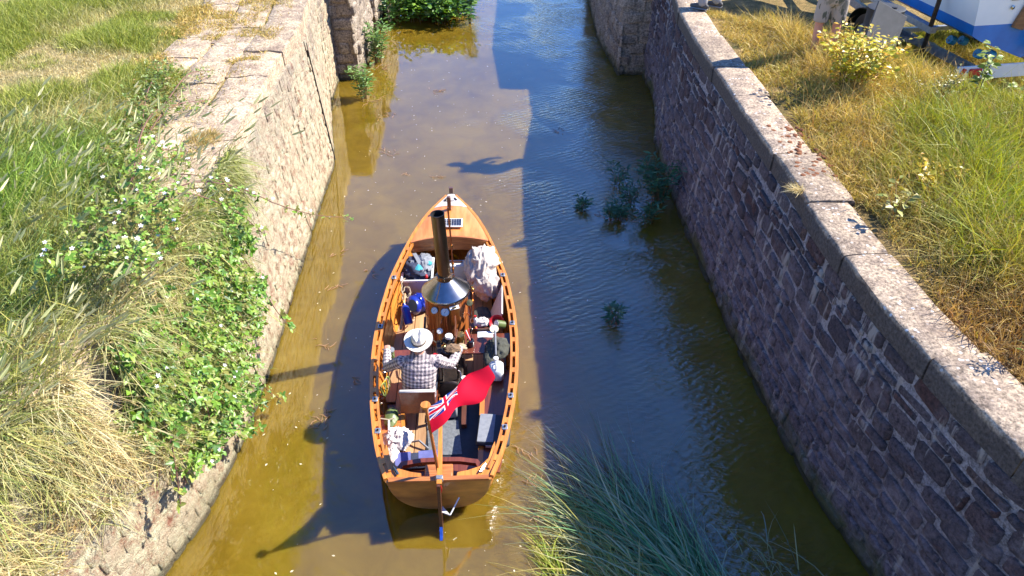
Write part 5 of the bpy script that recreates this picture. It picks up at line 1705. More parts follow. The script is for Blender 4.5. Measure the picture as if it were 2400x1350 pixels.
# ---- brambles
def flower_mesh():
    mb = MB()
    for k in range(5):
        a = k * 2 * math.pi / 5
        c, s = math.cos(a), math.sin(a)
        P = lambda r, w, z: (r * c - w * s, r * s + w * c, z)
        mb.add([P(0.0, 0, 0), P(0.4, 0.27, 0.10), P(0.95, 0.2, 0.2), P(1.05, 0, 0.18), P(0.95, -0.2, 0.2), P(0.4, -0.27, 0.10)], [(0, 1, 2, 3, 4, 5)])
    return mb.mesh('flower', 'petal', smooth=False)
FLOWER = flower_mesh()

def bramble(name, label, base, leaf_pts, leaf_n, size, cols, canes=(), flowers=()):
    t = Thing(name, label, 'bramble', base)
    n = len(leaf_pts)
    nb = NB()
    # three leaflets to a leaf
    ax = norm(np.stack([rng.normal(0.35, 0.7, n), rng.normal(0, 0.8, n), rng.normal(-0.1, 0.35, n)], 1))
    nr = norm(leaf_n + rng.normal(0, 0.45, (n, 3)))
    sd = np.cross(ax, nr)
    col = tint(n, cols, 0.22)
    sz = size * (0.35 + 1.1 * rng.random(n) ** 1.2)
    for f, s in ((ax, 1.0), (norm(ax * 0.25 + sd), 0.85), (norm(ax * 0.25 - sd), 0.85)):
        V, T, c = leaves(leaf_pts, f, nr, sz * s, col)
        nb.add(V, T, c)
    me = nb.mesh('foliage', 'leaf', base)
    o = bpy.data.objects.new('foliage', me); link(o, t.o); tag(o, kind='stuff')
    for pts in canes:
        mb = MB(); mb.tube(pts, [0.009 - 0.005 * i / (len(pts) - 1) for i in range(len(pts))], 6)
        t.part('cane', mb, 'cane')
    for p, nn in flowers:
        f = bpy.data.objects.new('flower', FLOWER); link(f, t.o)
        f.location = Vector(p) - t.base
        f.rotation_euler = Vector(nn).to_track_quat('Z', 'Y').to_euler()
        s = rnd.uniform(0.013, 0.024)
        f.scale = (s, s, s)
    return t
BR = [(0.05, 0.12, 0.02), (0.11, 0.24, 0.03), (0.19, 0.34, 0.04), (0.28, 0.36, 0.06), (0.24, 0.22, 0.06)]
def curve_pts(ctrl, n=16):
    ctrl = [Vector(c) for c in ctrl]
    out = []
    m = len(ctrl) - 1
    for i in range(n + 1):
        u = i / n * m; k = min(int(u), m - 1); f = u - k
        p0 = ctrl[max(k - 1, 0)]; p1 = ctrl[k]; p2 = ctrl[k + 1]; p3 = ctrl[min(k + 2, m)]
        out.append(0.5 * ((2 * p1) + (p2 - p0) * f + (2 * p0 - 5 * p1 + 4 * p2 - p3) * f * f + (3 * p1 - p0 - 3 * p2 + p3) * f ** 3))
    return out
# (a) the green mass hanging down the wall
n = 4300
y = 4.15 + rng.random(n) * 2.75
t = rng.random(n) ** 0.9 * (drop(y) * 1.18 + 0.35 * np.exp(-((y - 5.6) / 0.6) ** 2)) - 0.05
k = vnoise(y, t, 2.6, 61) > 0.36 + 0.22 * np.clip((t - 1.0), 0, 1) + 0.3 * np.clip(4.6 - y, 0, 1)
y, t = y[k], t[k]; n = len(y)
off = 0.06 + (0.10 + 0.20 * vnoise(y, t, 2.0, 62)) * rng.random(n) ** 0.6 * 1.3
P = wall_pt(y, t, off)
fl = []
for i in rng.choice(n, 26, replace=False):
    if off[i] > 0.12:
        fl.append((P[i] + np.array((0.05, 0, 0.05)), (0.6, -0.2, 0.9)))
canes = [curve_pts([(-3.25, 6.7, 2.35), (-3.0, 6.85, 1.6), (-2.78, 6.8, 0.95), (-2.60, 6.72, 0.72)]), curve_pts([(-3.2, 5.0, 2.4), (-2.95, 5.0, 1.7), (-2.85, 4.8, 0.9)]), curve_pts([(-3.2, 5.8, 2.4), (-2.9, 5.9, 1.4), (-2.80, 6.0, 0.5), (-2.66, 6.05, 0.22)]), curve_pts([(-3.25, 4.5, 2.3), (-3.0, 4.4, 1.6), (-2.95, 4.1, 0.9)])]
for cn in canes:
    for q in cn[5:]:
        P = np.concatenate([P, np.array([[q.x, q.y, q.z]]) + rng.normal(0, 0.03, (2, 3))])
bramble('bramble_bush', 'dense green bramble trailing down the near left wall towards the water', (-3.0, 5.4, 1.2), P, np.tile(np.array([0.75, -0.25, 0.65]), (len(P), 1)), 0.060, BR, canes, fl)
# (b) the flowering bramble on top of the bank
n = 1150
y = 4.9 + rng.random(n) * 2.2; x = top_x(LEFT, y) + 0.22 - rng.random(n) ** 1.4 * 0.95
k = vnoise(x, y, 1.6, 71) > 0.46
x, y = x[k], y[k]; n = len(x)
z = TOP + 0.10 + (0.25 + 0.30 * vnoise(x, y, 1.3, 72)) * rng.random(n) ** 0.5
P = np.stack([x, y, z], 1)
fl = [(P[i] + np.array((0.03, 0, 0.06)), (0.25, -0.35, 0.9)) for i in rng.choice(n, 36, replace=False)]
canes = [curve_pts([(-3.85, 5.7, 2.55), (-3.69, 6.26, 2.80), (-3.46, 6.64, 2.82), (-3.06, 6.75, 2.72), (-2.75, 6.85, 2.45)]),
         curve_pts([(-3.7, 6.0, 2.55), (-3.33, 6.56, 2.75), (-2.95, 6.9, 2.55), (-2.75, 7.6, 1.9), (-2.62, 8.6, 1.15), (-2.42, 9.45, 0.60)]),
         curve_pts([(-3.6, 5.6, 2.5), (-3.2, 6.0, 2.95), (-2.85, 6.4, 2.6), (-2.7, 6.8, 2.0)])]
LV = P
for cn in canes:
    for q in cn[3:]:
        LV = np.concatenate([LV, np.array([[q.x, q.y, q.z]]) + rng.normal(0, 0.035, (3, 3))])
        if rnd.random() < 0.45:
            fl.append(((q.x + 0.02, q.y, q.z + 0.05), (0.2, -0.3, 0.9)))
bramble('flowering_bramble', 'bramble dotted with white flowers sprawling over the left coping edge', (-3.5, 6.0, TOP), LV, np.tile(np.array([0.2, -0.25, 0.95]), (len(LV), 1)), 0.052, BR[1:] + [(0.30, 0.34, 0.08)], canes, fl)
# (c) arching canes lying over the coping farther on
canes = [curve_pts([(-3.89, 6.6, 2.6), (-4.11, 7.46, 2.78), (-4.27, 8.37, 2.76), (-4.15, 9.1, 2.56)]), curve_pts([(-3.95, 6.5, 2.6), (-3.88, 7.16, 2.80), (-3.68, 7.60, 2.60)]),
         curve_pts([(-4.26, 7.67, 2.55), (-4.64, 9.01, 2.72), (-5.02, 10.39, 2.56)]), curve_pts([(-4.33, 8.01, 2.55), (-4.16, 8.5, 2.74), (-3.95, 9.2, 2.55)]), curve_pts([(-4.5, 8.9, 2.5), (-4.35, 9.6, 2.72), (-4.25, 10.2, 2.56)])]
LV = np.zeros((0, 3))
for cn in canes:
    for q in cn[1:]:
        LV = np.concatenate([LV, np.array([[q.x, q.y, q.z - 0.03]]) + rng.normal(0, 0.05, (5, 3))])
n = 1500
y = 6.8 + rng.random(n) * 3.4; x = -4.30 - (y - 6.8) * 0.17 + rng.normal(0, 0.13, n)
LV = np.concatenate([LV, np.stack([x, y, TOP + 0.02 + 0.22 * rng.random(n)], 1)])
fl = [((-3.75, 8.6, 2.62), (0.2, -0.3, 0.9)), ((-3.6, 7.4, 2.62), (0.2, -0.3, 0.9)), ((-3.85, 7.9, 2.66), (0.2, -0.3, 0.9))]
bramble('bramble_arch', 'thin arching bramble canes with small leaves along the back of the left coping', (-4.2, 8, TOP), LV, np.tile(np.array([0.1, -0.2, 0.95]), (len(LV), 1)), 0.040, [OLIVE, GREEN, (0.20, 0.26, 0.05), (0.34, 0.22, 0.08)], canes, fl)

# ---- right bank
inner = lambda y: 0.50 + 0.07 * np.sin(y * 2.3) + 0.05 * np.sin(y * 5.1)
nb = NB()
x, y = scatter_bank(1, RIGHT, 2.6, 15.0, inner, 3300)
kk = rng.random(len(x)) < 0.35 + 1.3 * vnoise(x, y, 2.4, 55)
x, y = x[kk], y[kk]
n = len(x)
edge = np.clip(1.25 - (x - top_x(RIGHT, y) - 0.5) / 0.8, 0, 1)
nz = vnoise(x, y, 0.9, 12)
dry = np.clip((nz - 0.24) * 3.2, 0, 1) * 0.92
dry = np.maximum(dry, edge * 0.85)
grn = patches(x, y, [(5.7, 7.9, 0.55), (5.2, 8.5, 0.6), (4.7, 6.2, 0.5), (6.5, 9.5, 0.5), (5.1, 7.2, 0.7), (4.4, 5.6, 0.4), (6.6, 8.9, 0.8)])
dry = np.clip(dry - grn * 0.75, 0, 1)
near = np.clip((5.6 - y) / 0.9, 0, 1) * 0.8
shade = np.clip((y - 11.0) / 1.0, 0, 1) * np.clip((x - 4.3) / 0.5, 0, 1)
col = mix_cols(np.clip(dry + rng.normal(0, 0.2, n), 0, 1), tint(n, [GREEN, YGREEN, (0.40, 0.42, 0.04)]), tint(n, [(0.56, 0.38, 0.10), (0.68, 0.49, 0.18), (0.44, 0.36, 0.07)]))
col = mix_cols(np.clip(near + rng.normal(0, 0.2, n), 0, 1), col, tint(n, [DRYRED, (0.42, 0.26, 0.10), (0.26, 0.13, 0.05)]))
h = (0.07 + 0.20 * rng.random(n) ** 1.4) * (0.45 + 1.15 * vnoise(x, y, 2.4, 55)) * (1 - 0.6 * patches(x, y, [(6.3, 9.5, 0.7), (7.0, 9.8, 0.9), (7.3, 10.6, 0.9)]))
h = h * (1 + 1.1 * grn + 1.0 * (1 - edge)) * np.where((y > 9.6) & (edge > 0.2), 0.55, 1.0)
V, T, c, _ = grow(x, y, ground_z(x, y) - 0.01, h, 0.006 + 0.008 * rng.random(n), (-0.08, -0.10), 0.6, col, 3, 0.55)
nb.add(V, T, c)
stuff('rough_grass', 'rough yellow green grass covering the right bank', 'grass', nb, 'grass blade', (5, 8, TOP))
n = 460
y = 3.8 + rng.random(n) * 7; x = top_x(RIGHT, y) + 0.62 + rng.random(n) ** 1.3 * 2.6
seed_heads('dry_stalks', 'scattered dry stalks and seed heads on the right bank', x, y, np.full(n, TOP - 0.05), 0.30 + 0.30 * rng.random(n), (0.05, 0.05), [(0.55, 0.42, 0.18), (0.42, 0.26, 0.12)], [(0.55, 0.38, 0.14), DRYRED], 0.05 + 0.04 * rng.random(n), (5, 7, TOP))
tuft('small straw tuft overhanging the right coping edge near the moss', 3.06, 6.93, TOP - 0.03, 160, 0.14, 0.07, [STRAW, PALE], (-0.5, -0.1))
# moss cushions
mo = MB(); r = random.Random(4)
for i in range(75):
    yy = 7.2 + r.random() ** 1.2 * 1.35; xx = float(top_x(RIGHT, yy)) + 0.10 + r.random() * 0.42
    s = r.uniform(0.012, 0.038)
    mo.ball((xx, yy, TOP + 0.004), (s, s * r.uniform(0.8, 1.2), s * 0.5), 8)
single('moss_cushions', 'red brown moss cushions on the right coping', 'moss', mo, 'moss', (3.3, 7.7, TOP), kind='stuff')

# ---- shrubs and plants
def plant(name, label, cat, base, stems, n_leaf, size, cols, tpl=LEAF_V, lo=0.25, droop=0.2, spread=0.05, stem_r=0.006, group=None, up=0.6):
    """several stems with leaves along them; each stem is a list of points"""
    t = Thing(name, label, cat, base, group=group)
    P, A = [], []
    for pts in stems:
        m = len(pts)
        mb = MB(); mb.tube(pts, [stem_r * (1 - 0.7 * i / (m - 1)) for i in range(m)], 5)
        t.part('stem', mb, 'stem')
    for k in range(n_leaf):
        pts = stems[rnd.randrange(len(stems))]
        u = lo + (1 - lo) * rnd.random() ** 0.8
        f = u * (len(pts) - 1); i = min(int(f), len(pts) - 2)
        q = pts[i].lerp(pts[i + 1], f - i)
        a = rnd.random() * 2 * math.pi
        d = Vector((math.cos(a), math.sin(a), up * rnd.random() - droop))
        P.append(q + d * rnd.random() * spread); A.append(d)
    P, A = np.array([tuple(p) for p in P]), np.array([tuple(a) for a in A])
    nr = np.tile(np.array([0.1, -0.2, 1.0]), (n_leaf, 1)) + rng.normal(0, 0.35, (n_leaf, 3))
    nb = NB()
    V, T, c = leaves(P, A, nr, size * (0.6 + 0.7 * rng.random(n_leaf)), tint(n_leaf, cols, 0.22), tpl)
    nb.add(V, T, c)
    me = nb.mesh('foliage', 'leaf', base)
    o = bpy.data.objects.new('foliage', me); link(o, t.o); tag(o, kind='stuff')
    return t
def fan(base, n, h, r, seed, curve=0.25, lean=(0, 0)):
    q = random.Random(seed); out = []
    for i in range(n):
        a = q.random() * 2 * math.pi; s = math.sqrt(q.random()) * r; hh = h * q.uniform(0.55, 1.0)
        b = Vector(base) + Vector((math.cos(a), math.sin(a), 0)) * s * 0.25
        e = Vector(base) + Vector((math.cos(a) * s + lean[0], math.sin(a) * s + lean[1], hh))
        m = b.lerp(e, 0.5) + Vector((math.cos(a), math.sin(a), 0)) * (-curve * s * 0.5) + Vector((0, 0, hh * 0.12))
        out.append(curve_pts([b, m, e], 8))
    return out
YEL = [(0.46, 0.42, 0.02), (0.62, 0.52, 0.02), (0.32, 0.36, 0.03), (0.62, 0.33, 0.03), (0.50, 0.47, 0.03)]
plant('yellow_shrub', 'bushy yellow green shrub on the right bank in front of the bare legged person', 'shrub', (4.60, 9.70, TOP - 0.05), fan((4.60, 9.70, TOP - 0.05), 26, 0.82, 0.56, 3), 1400, 0.072, YEL, spread=0.12)
plant('yellow_plant', 'small golden leaved plant in the right bank grass below the shrub', 'plant', (4.45, 6.95, TOP - 0.05), fan((4.45, 6.95, TOP - 0.05), 9, 0.34, 0.30, 5), 150, 0.075, [(0.60, 0.46, 0.02), (0.62, 0.36, 0.03), (0.40, 0.40, 0.03)], spread=0.05)
plant('orange_weed', 'low orange brown weed left of the golden leaved plant', 'weed', (4.15, 6.55, TOP - 0.05), fan((4.15, 6.55, TOP - 0.05), 8, 0.22, 0.25, 6), 110, 0.05, [(0.45, 0.22, 0.04), (0.35, 0.30, 0.05), (0.5, 0.30, 0.08)])
plant('tall_weed', 'tall leafy weed standing before the trailer', 'weed', (6.0, 9.15, TOP - 0.05), fan((6.0, 9.15, TOP - 0.05), 3, 1.0, 0.12, 7), 70, 0.10, [(0.30, 0.34, 0.06), (0.22, 0.30, 0.05)])
plant('leafy_weed', 'leafy weed at the right edge below the trailer light board', 'weed', (6.75, 9.0, TOP - 0.05), fan((6.75, 9.0, TOP - 0.05), 8, 0.45, 0.45, 8), 150, 0.08, [(0.26, 0.34, 0.05), (0.40, 0.40, 0.05)])
plant('grey_weed', 'clump of straggly weeds between shrub and trailer', 'weed', (5.55, 9.2, TOP - 0.05), fan((5.55, 9.2, TOP - 0.05), 16, 0.55, 0.5, 9, 0.1), 260, 0.04, [(0.40, 0.34, 0.12), (0.28, 0.28, 0.07), (0.50, 0.40, 0.18)])
plant('green_sprig', 'upright green sprig at the lower right edge of the bank', 'weed', (3.98, 4.25, TOP - 0.05), fan((3.98, 4.25, TOP - 0.05), 5, 0.5, 0.10, 10), 110, 0.05, [(0.30, 0.36, 0.04), (0.22, 0.30, 0.04)], tpl=LANCE_V)
plant('broad_leaf_sprig', 'leafy sprig overhanging the right coping and shading it', 'weed', (3.72, 6.25, TOP - 0.05), fan((3.80, 6.25, TOP - 0.05), 5, 0.42, 0.30, 12, lean=(0.1, 0.1)), 40, 0.085, [(0.30, 0.33, 0.06), (0.36, 0.28, 0.07)])
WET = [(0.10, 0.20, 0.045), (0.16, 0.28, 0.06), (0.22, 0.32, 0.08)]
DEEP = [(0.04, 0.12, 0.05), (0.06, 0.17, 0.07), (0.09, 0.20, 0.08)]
plant('water_plant', 'leafy plant at the foot of the left pier corner', 'plant', (-3.22, 17.6, 0), fan((-3.25, 17.5, 0), 18, 0.95, 0.42, 21), 420, 0.15, WET, LANCE_V, 0.1, 0.1)
plant('water_plant', 'smaller leafy plant in the water before the left pier', 'plant', (-3.26, 15.3, 0), fan((-3.22, 15.35, 0), 14, 0.80, 0.28, 22), 300, 0.13, WET, LANCE_V, 0.1, 0.1)
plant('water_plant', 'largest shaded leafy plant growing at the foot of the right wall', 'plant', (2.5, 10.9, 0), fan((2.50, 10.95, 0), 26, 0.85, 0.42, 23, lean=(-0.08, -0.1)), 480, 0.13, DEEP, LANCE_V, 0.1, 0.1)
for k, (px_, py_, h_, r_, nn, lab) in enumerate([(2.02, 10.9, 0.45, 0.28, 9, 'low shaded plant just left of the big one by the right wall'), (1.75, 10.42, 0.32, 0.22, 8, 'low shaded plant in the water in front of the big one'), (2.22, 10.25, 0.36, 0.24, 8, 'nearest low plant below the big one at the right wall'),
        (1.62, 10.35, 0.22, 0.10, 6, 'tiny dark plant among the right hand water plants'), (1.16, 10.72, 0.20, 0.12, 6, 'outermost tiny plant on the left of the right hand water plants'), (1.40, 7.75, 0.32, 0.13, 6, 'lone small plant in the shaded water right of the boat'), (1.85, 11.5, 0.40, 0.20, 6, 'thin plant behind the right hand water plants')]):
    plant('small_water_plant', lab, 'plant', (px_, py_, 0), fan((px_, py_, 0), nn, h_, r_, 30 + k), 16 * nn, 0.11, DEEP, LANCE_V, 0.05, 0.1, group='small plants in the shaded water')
def thicket(x0, x1, y0, y1, n, h, seed):
    q = random.Random(seed); out = []
    for i in range(n):
        out += fan((q.uniform(x0, x1), q.uniform(y0, y1), 0), 1, h * q.uniform(0.5, 1), 0.35, seed * 100 + i)
    return out
plant('bank_bush', 'wide low leafy growth in the water at the top of the picture', 'bush', (-2.4, 20.9, 0), thicket(-3.5, -1.35, 20.3, 22.3, 110, 0.95, 41), 5200, 0.15, [(0.06, 0.15, 0.03), (0.12, 0.25, 0.03), (0.22, 0.36, 0.04)], LEAF_V, 0.15, 0.1, 0.25)
plant('upright_plant', 'dark upright plant at the right end of the top bush', 'plant', (-1.15, 20.5, 0), fan((-1.15, 20.5, 0), 8, 1.1, 0.22, 42, 0.1), 240, 0.15, DEEP, LANCE_V, 0.1)

# ---- reeds streaming in the foreground water
def reeds(label, roots, n, lo, hi, dirs, cols, seed, name='reed_clump', wid=0.015, zlift=0.30):
    q = np.random.default_rng(seed)
    a = np.array(roots[0]); b = np.array(roots[1])
    u = q.random(n)[:, None]
    p = a + (b - a) * u + q.normal(0, roots[2], (n, 2))
    base = np.concatenate([p, np.full((n, 1), -0.05)], 1)
    d = np.stack([dirs[0] + q.normal(0, 0.23, n), dirs[1] + q.normal(0, 0.23, n), zlift + 0.45 * q.random(n)], 1)
    L_ = lo + (hi - lo) * q.random(n)
    bend = np.stack([q.normal(-0.05, 0.24, n), q.normal(-0.05, 0.24, n), -(d[:, 2] / np.linalg.norm(d, axis=1)) * (0.75 + 0.35 * q.random(n))], 1)
    V, T, c, _ = blades(base, d, L_, wid * (0.6 + 0.8 * q.random(n)), bend, tint(n, cols, 0.22), 5)
    c0 = Vector(((a[0] + b[0]) / 2, (a[1] + b[1]) / 2, 0))
    me = np_mesh(name, V - np.array(c0), T, c, 'grass blade')
    o = bpy.data.objects.new(name, me); o.location = c0; link(o)
    return tag(o, label, 'reeds', 'reed clumps in the foreground', 'stuff')
TEAL = [(0.10, 0.27, 0.10), (0.17, 0.38, 0.14), (0.42, 0.45, 0.26), (0.13, 0.32, 0.09), (0.55, 0.50, 0.28), (0.10, 0.26, 0.10)]
reeds('blue green reeds trailing on the shaded water at the bottom', ((1.20, 4.30), (2.02, 3.30), 0.12), 1500, 0.7, 1.6, (-0.50, 0.80), TEAL, 1)
reeds('thin grey reeds fringing the far tip of the blue green clump', ((1.0, 4.7), (1.75, 3.8), 0.20), 380, 0.8, 1.5, (-0.50, 0.85), [(0.30, 0.30, 0.24), (0.16, 0.22, 0.16), (0.40, 0.36, 0.26)], 4, wid=0.007)
reeds('straw yellow reeds lying left of the blue green ones', ((0.86, 4.10), (1.45, 3.2), 0.12), 1200, 0.6, 1.25, (-0.36, 0.85), [(0.56, 0.46, 0.15), (0.40, 0.38, 0.08), (0.66, 0.58, 0.30), (0.26, 0.30, 0.05)], 2, wid=0.011)
reeds('short green reeds at the sunlit left end of the clump', ((0.44, 4.0), (0.75, 3.2), 0.07), 480, 0.35, 0.75, (-0.35, 0.75), [(0.22, 0.32, 0.03), (0.38, 0.38, 0.06), (0.50, 0.40, 0.14)], 3)
reeds('few thin stray reeds standing near the right wall foot', ((2.35, 4.2), (2.95, 3.6), 0.12), 26, 0.6, 1.1, (-0.25, 0.60), [(0.30, 0.33, 0.16), (0.40, 0.36, 0.16), (0.20, 0.26, 0.20)], 5, zlift=0.9)

# ---- floating bits
r = random.Random(77); db = MB()
def twig(x, y, n, s):
    for k in range(n):
        a = r.random() * math.pi * 2; l = s * r.uniform(0.4, 1)
        p = Vector((x + r.gauss(0, s * 0.5), y + r.gauss(0, s * 0.4), 0.006))
        m = p + Vector((math.cos(a) * l * 0.5, math.sin(a) * l * 0.5, 0.01)); e = m + Vector((math.cos(a + 0.5) * l * 0.5, math.sin(a + 0.5) * l * 0.5, -0.006))
        db.tube([p, m, e], [0.005, 0.004, 0.002], 4)
for x, y, n, s in [(-2.55, 8.45, 8, 0.14), (-2.05, 8.9, 6, 0.12), (-2.45, 7.25, 7, 0.13), (-2.2, 6.0, 5, 0.14), (-2.25, 5.85, 5, 0.2), (0.18, 5.5, 6, 0.14), (0.22, 5.1, 6, 0.16), (-1.6, 15.8, 10, 0.22), (-2.5, 14.4, 6, 0.2), (-2.3, 12.8, 7, 0.18), (-1.35, 11.8, 6, 0.14), (-1.9, 11.9, 5, 0.12), (0.95, 13.7, 8, 0.14), (-1.95, 6.6, 5, 0.12), (0.25, 4.6, 7, 0.15), (1.95, 10.5, 14, 0.22), (2.3, 10.7, 12, 0.2), (1.5, 10.5, 8, 0.18), (1.35, 7.7, 6, 0.14), (-3.0, 17.2, 10, 0.25), (-3.0, 15.2, 9, 0.22), (-2.7, 9.3, 6, 0.15), (0.6, 9.0, 4, 0.12)]:
    twig(x, y, n, s)
single('floating_twigs', 'small pale twigs and weed strands floating on the water', 'debris', db, 'pale board', (0, 9, 0), kind='stuff')
lb = MB()
for i in range(260):
    y = 3.9 + r.random() * 14; x = r.uniform(-2.9, 0.6 if r.random() < 0.85 else 2.2)
    s = r.uniform(0.006, 0.022); a = r.random() * 6.28
    lb.add([(x + s * math.cos(a), y + s * math.sin(a), 0.005), (x - s * 0.5 * math.sin(a), y + s * 0.5 * math.cos(a), 0.008), (x - s * math.cos(a), y - s * math.sin(a), 0.005), (x + s * 0.5 * math.sin(a), y - s * 0.5 * math.cos(a), 0.006)], [(0, 1, 2, 3)])
single('floating_leaves', 'tiny fallen leaves and petals scattered on the water', 'debris', lb, 'cream lid', (0, 9, 0), kind='stuff')
# ================================================================ people
def fuse(mb, voxel, material, base, smooth=4):
    """one continuous surface from overlapping lofts"""
    me = mb.mesh('loft', None, base)
    ob = bpy.data.objects.new('loft', me); C.objects.link(ob)
    m = ob.modifiers.new('fuse', 'REMESH'); m.mode = 'VOXEL'; m.voxel_size = voxel
    if smooth:
        s = ob.modifiers.new('soft', 'SMOOTH'); s.factor = 0.5; s.iterations = smooth
    dg = bpy.context.evaluated_depsgraph_get()
    out = bpy.data.meshes.new_from_object(ob.evaluated_get(dg))
    bpy.data.objects.remove(ob)
    out.materials.clear(); out.materials.append(MAT[material])
    out.polygons.foreach_set('use_smooth', [True] * len(out.polygons))
    return out

def hand(mb, wrist, d, palm_n, thumb_side, curl=0.5, grow=0.0):
    """palm, four unequal bent fingers and a thumb leaving the side of the palm"""
    wrist, d, n = Vector(wrist), Vector(d).normalized(), Vector(palm_n).normalized()
    n = (n - d * n.dot(d)).normalized()
    s = d.cross(n).normalized() * thumb_side
    g = grow
    k = wrist + d * 0.085
    mb.tube([wrist - d * 0.02, wrist + d * 0.02, wrist + d * 0.055, k], [(0.027 + g, 0.020 + g), (0.034 + g, 0.018 + g), (0.041 + g, 0.016 + g), (0.040 + g, 0.014 + g)], 10, side=s, round_ends=True)
    for i, (o, l) in enumerate(((0.030, 0.072), (0.010, 0.080), (-0.010, 0.074), (-0.029, 0.058))):
        p = k + s * o - d * 0.012
        a = curl * (0.8 + 0.15 * i)
        d1 = (d * math.cos(a) + n * math.sin(a)); d2 = (d * math.cos(a * 2.1) + n * math.sin(a * 2.1)); d3 = (d * math.cos(a * 2.9) + n * math.sin(a * 2.9))
        q1 = p + d1 * l * 0.45; q2 = q1 + d2 * l * 0.32; q3 = q2 + d3 * l * 0.23
        mb.tube([p, q1, q2, q3], [0.0092 + g, 0.0088 + g, 0.0080 + g, 0.0068 + g], 8, round_ends=True)
    p = wrist + d * 0.025 + s * 0.026
    t1 = (s * 0.8 + d * 0.7 + n * 0.35).normalized(); t2 = (s * 0.25 + d * 0.9 + n * 0.6).normalized()
    mb.tube([p, p + t1 * 0.036, p + t1 * 0.036 + t2 * 0.034], [0.013 + g, 0.0105 + g, 0.0085 + g], 8, round_ends=True)

def limb(mb, a, m, b, r, side=None, n=12):
    """a tapering limb through its joint: r = radii at root, mid upper, joint, mid lower, end"""
    a, m, b = Vector(a), Vector(m), Vector(b)
    mb.tube([a, a.lerp(m, 0.45), m, m.lerp(b, 0.35), b], r, n, side=side, round_ends=True)

def head(mb, c, face, tilt=0.0):
    f = Vector(face).normalized(); u = Vector((0, 0, 1)); u = (u - f * u.dot(f)).normalized(); s = f.cross(u)
    R = Matrix((s, f, u)).transposed()
    E = R.to_euler()
    mb.ball(c, (0.076, 0.094, 0.112), 20, rot=E)
    mb.ball(Vector(c) + f * 0.028 - u * 0.055, (0.056, 0.066, 0.062), 16, rot=E)           # jaw
    mb.tube([Vector(c) + f * 0.088 + u * 0.012, Vector(c) + f * 0.112 - u * 0.022], [0.009, 0.016], 8, round_ends=True)   # nose
    mb.ball(Vector(c) + f * 0.088 - u * 0.052, (0.024, 0.010, 0.009), 10, rot=E)             # mouth
    for k in (-1, 1):
        mb.ball(Vector(c) + s * k * 0.077 - f * 0.008, (0.010, 0.020, 0.031), 10, rot=E)    # ears
    return f, u, s

def weave_attr(me, bones, base):
    """cloth coordinates: along and around the nearest bone"""
    co = np.zeros(len(me.vertices) * 3, dtype=np.float32); me.vertices.foreach_get('co', co); co = co.reshape(-1, 3) + np.array(base, dtype=np.float32)
    best = np.full(len(co), 1e9); uv = np.zeros((len(co), 3), dtype=np.float32)
    for a, b, rad, side, bias in bones:
        a, b = np.array(a), np.array(b); d = b - a; l = np.linalg.norm(d); d = d / l
        t = np.clip((co - a) @ d, -0.1, l + 0.1); w = co - a - t[:, None] * d
        dist = np.linalg.norm(w, axis=1) - bias
        s = np.array(side, dtype=float); s = s - d * s.dot(d); s /= np.linalg.norm(s); q = np.cross(d, s)
        if rad > 0.1:
            v = w @ s + 10
        else:
            v = np.arctan2(w @ q, w @ s) * rad + 10
        k = dist < best
        best[k] = dist[k]; uv[k, 0] = (t + 5)[k]; uv[k, 1] = v[k]
    at = me.attributes.new('weave', 'FLOAT_VECTOR', 'POINT'); at.data.foreach_set('vector', uv.ravel())

def torso(mb, pelvis, waist, chest, neck, side, g=0.0):
    pelvis, waist, chest, neck = map(Vector, (pelvis, waist, chest, neck))
    mb.tube([pelvis - (waist - pelvis) * 0.25, pelvis, waist, waist.lerp(chest, 0.55), chest, chest.lerp(neck, 0.55)],
            [(0.15 + g, 0.105 + g), (0.175 + g, 0.125 + g), (0.165 + g, 0.115 + g), (0.185 + g, 0.125 + g), (0.185 + g, 0.105 + g), (0.085 + g, 0.07 + g)], 20, side=side, round_ends=True)

def eyes(t, body, c, f, u, s):
    for k in (-1, 1):
        mb = MB(); mb.ball(Vector(c) + f * 0.080 + u * 0.006 + s * k * 0.031, 0.011, 8)
        t.part('eye', mb, 'eye', parent=body)

# ---------------------------------------------------------------- the skipper, seated with his back to us
B = (-0.28, 1.25, 0.32)
sk = Thing('person', 'person in checked shirt and cream straw hat seated at the engine of the launch', 'person', B, BF)
pel, wai, che, nek, hd = (-0.28, 1.25, 0.40), (-0.275, 1.27, 0.55), (-0.255, 1.34, 0.77), (-0.25, 1.39, 0.90), Vector((-0.245, 1.43, 1.00))
SL, SR = (-0.455, 1.36, 0.81), (-0.055, 1.37, 0.80)
EL, ER = (-0.64, 1.50, 0.60), (0.085, 1.52, 0.60)
WL, WR = (-0.66, 1.70, 0.66), (0.175, 1.73, 0.645)
HL, HR = (-0.37, 1.28, 0.40), (-0.19, 1.28, 0.40)
KL, KR = (-0.42, 1.68, 0.44), (-0.14, 1.68, 0.44)
AL, AR = (-0.42, 1.72, 0.16), (-0.16, 1.72, 0.16)
mb = MB()
torso(mb, pel, wai, che, nek, (1, 0, 0))
mb.tube([che, nek, hd], [0.07, 0.055, 0.055], 12, round_ends=True)
f_, u_, s_ = head(mb, hd, (0.06, 1, -0.06))
for S, E_, W in ((SL, EL, WL), (SR, ER, WR)):
    limb(mb, S, E_, W, [0.055, 0.048, 0.041, 0.039, 0.028])
for Hh, K, A in ((HL, KL, AL), (HR, KR, AR)):
    limb(mb, Hh, K, A, [0.085, 0.075, 0.058, 0.055, 0.040])
    mb.tube([Vector(A) + Vector((0, -0.03, -0.03)), Vector(A) + Vector((0, 0.12, -0.045)), Vector(A) + Vector((0, 0.19, -0.05))], [0.040, 0.038, 0.030], 10, round_ends=True)
hand(mb, WL, (-0.05, 0.9, 0.15), (0.1, 0.2, -1), 1, 0.7)
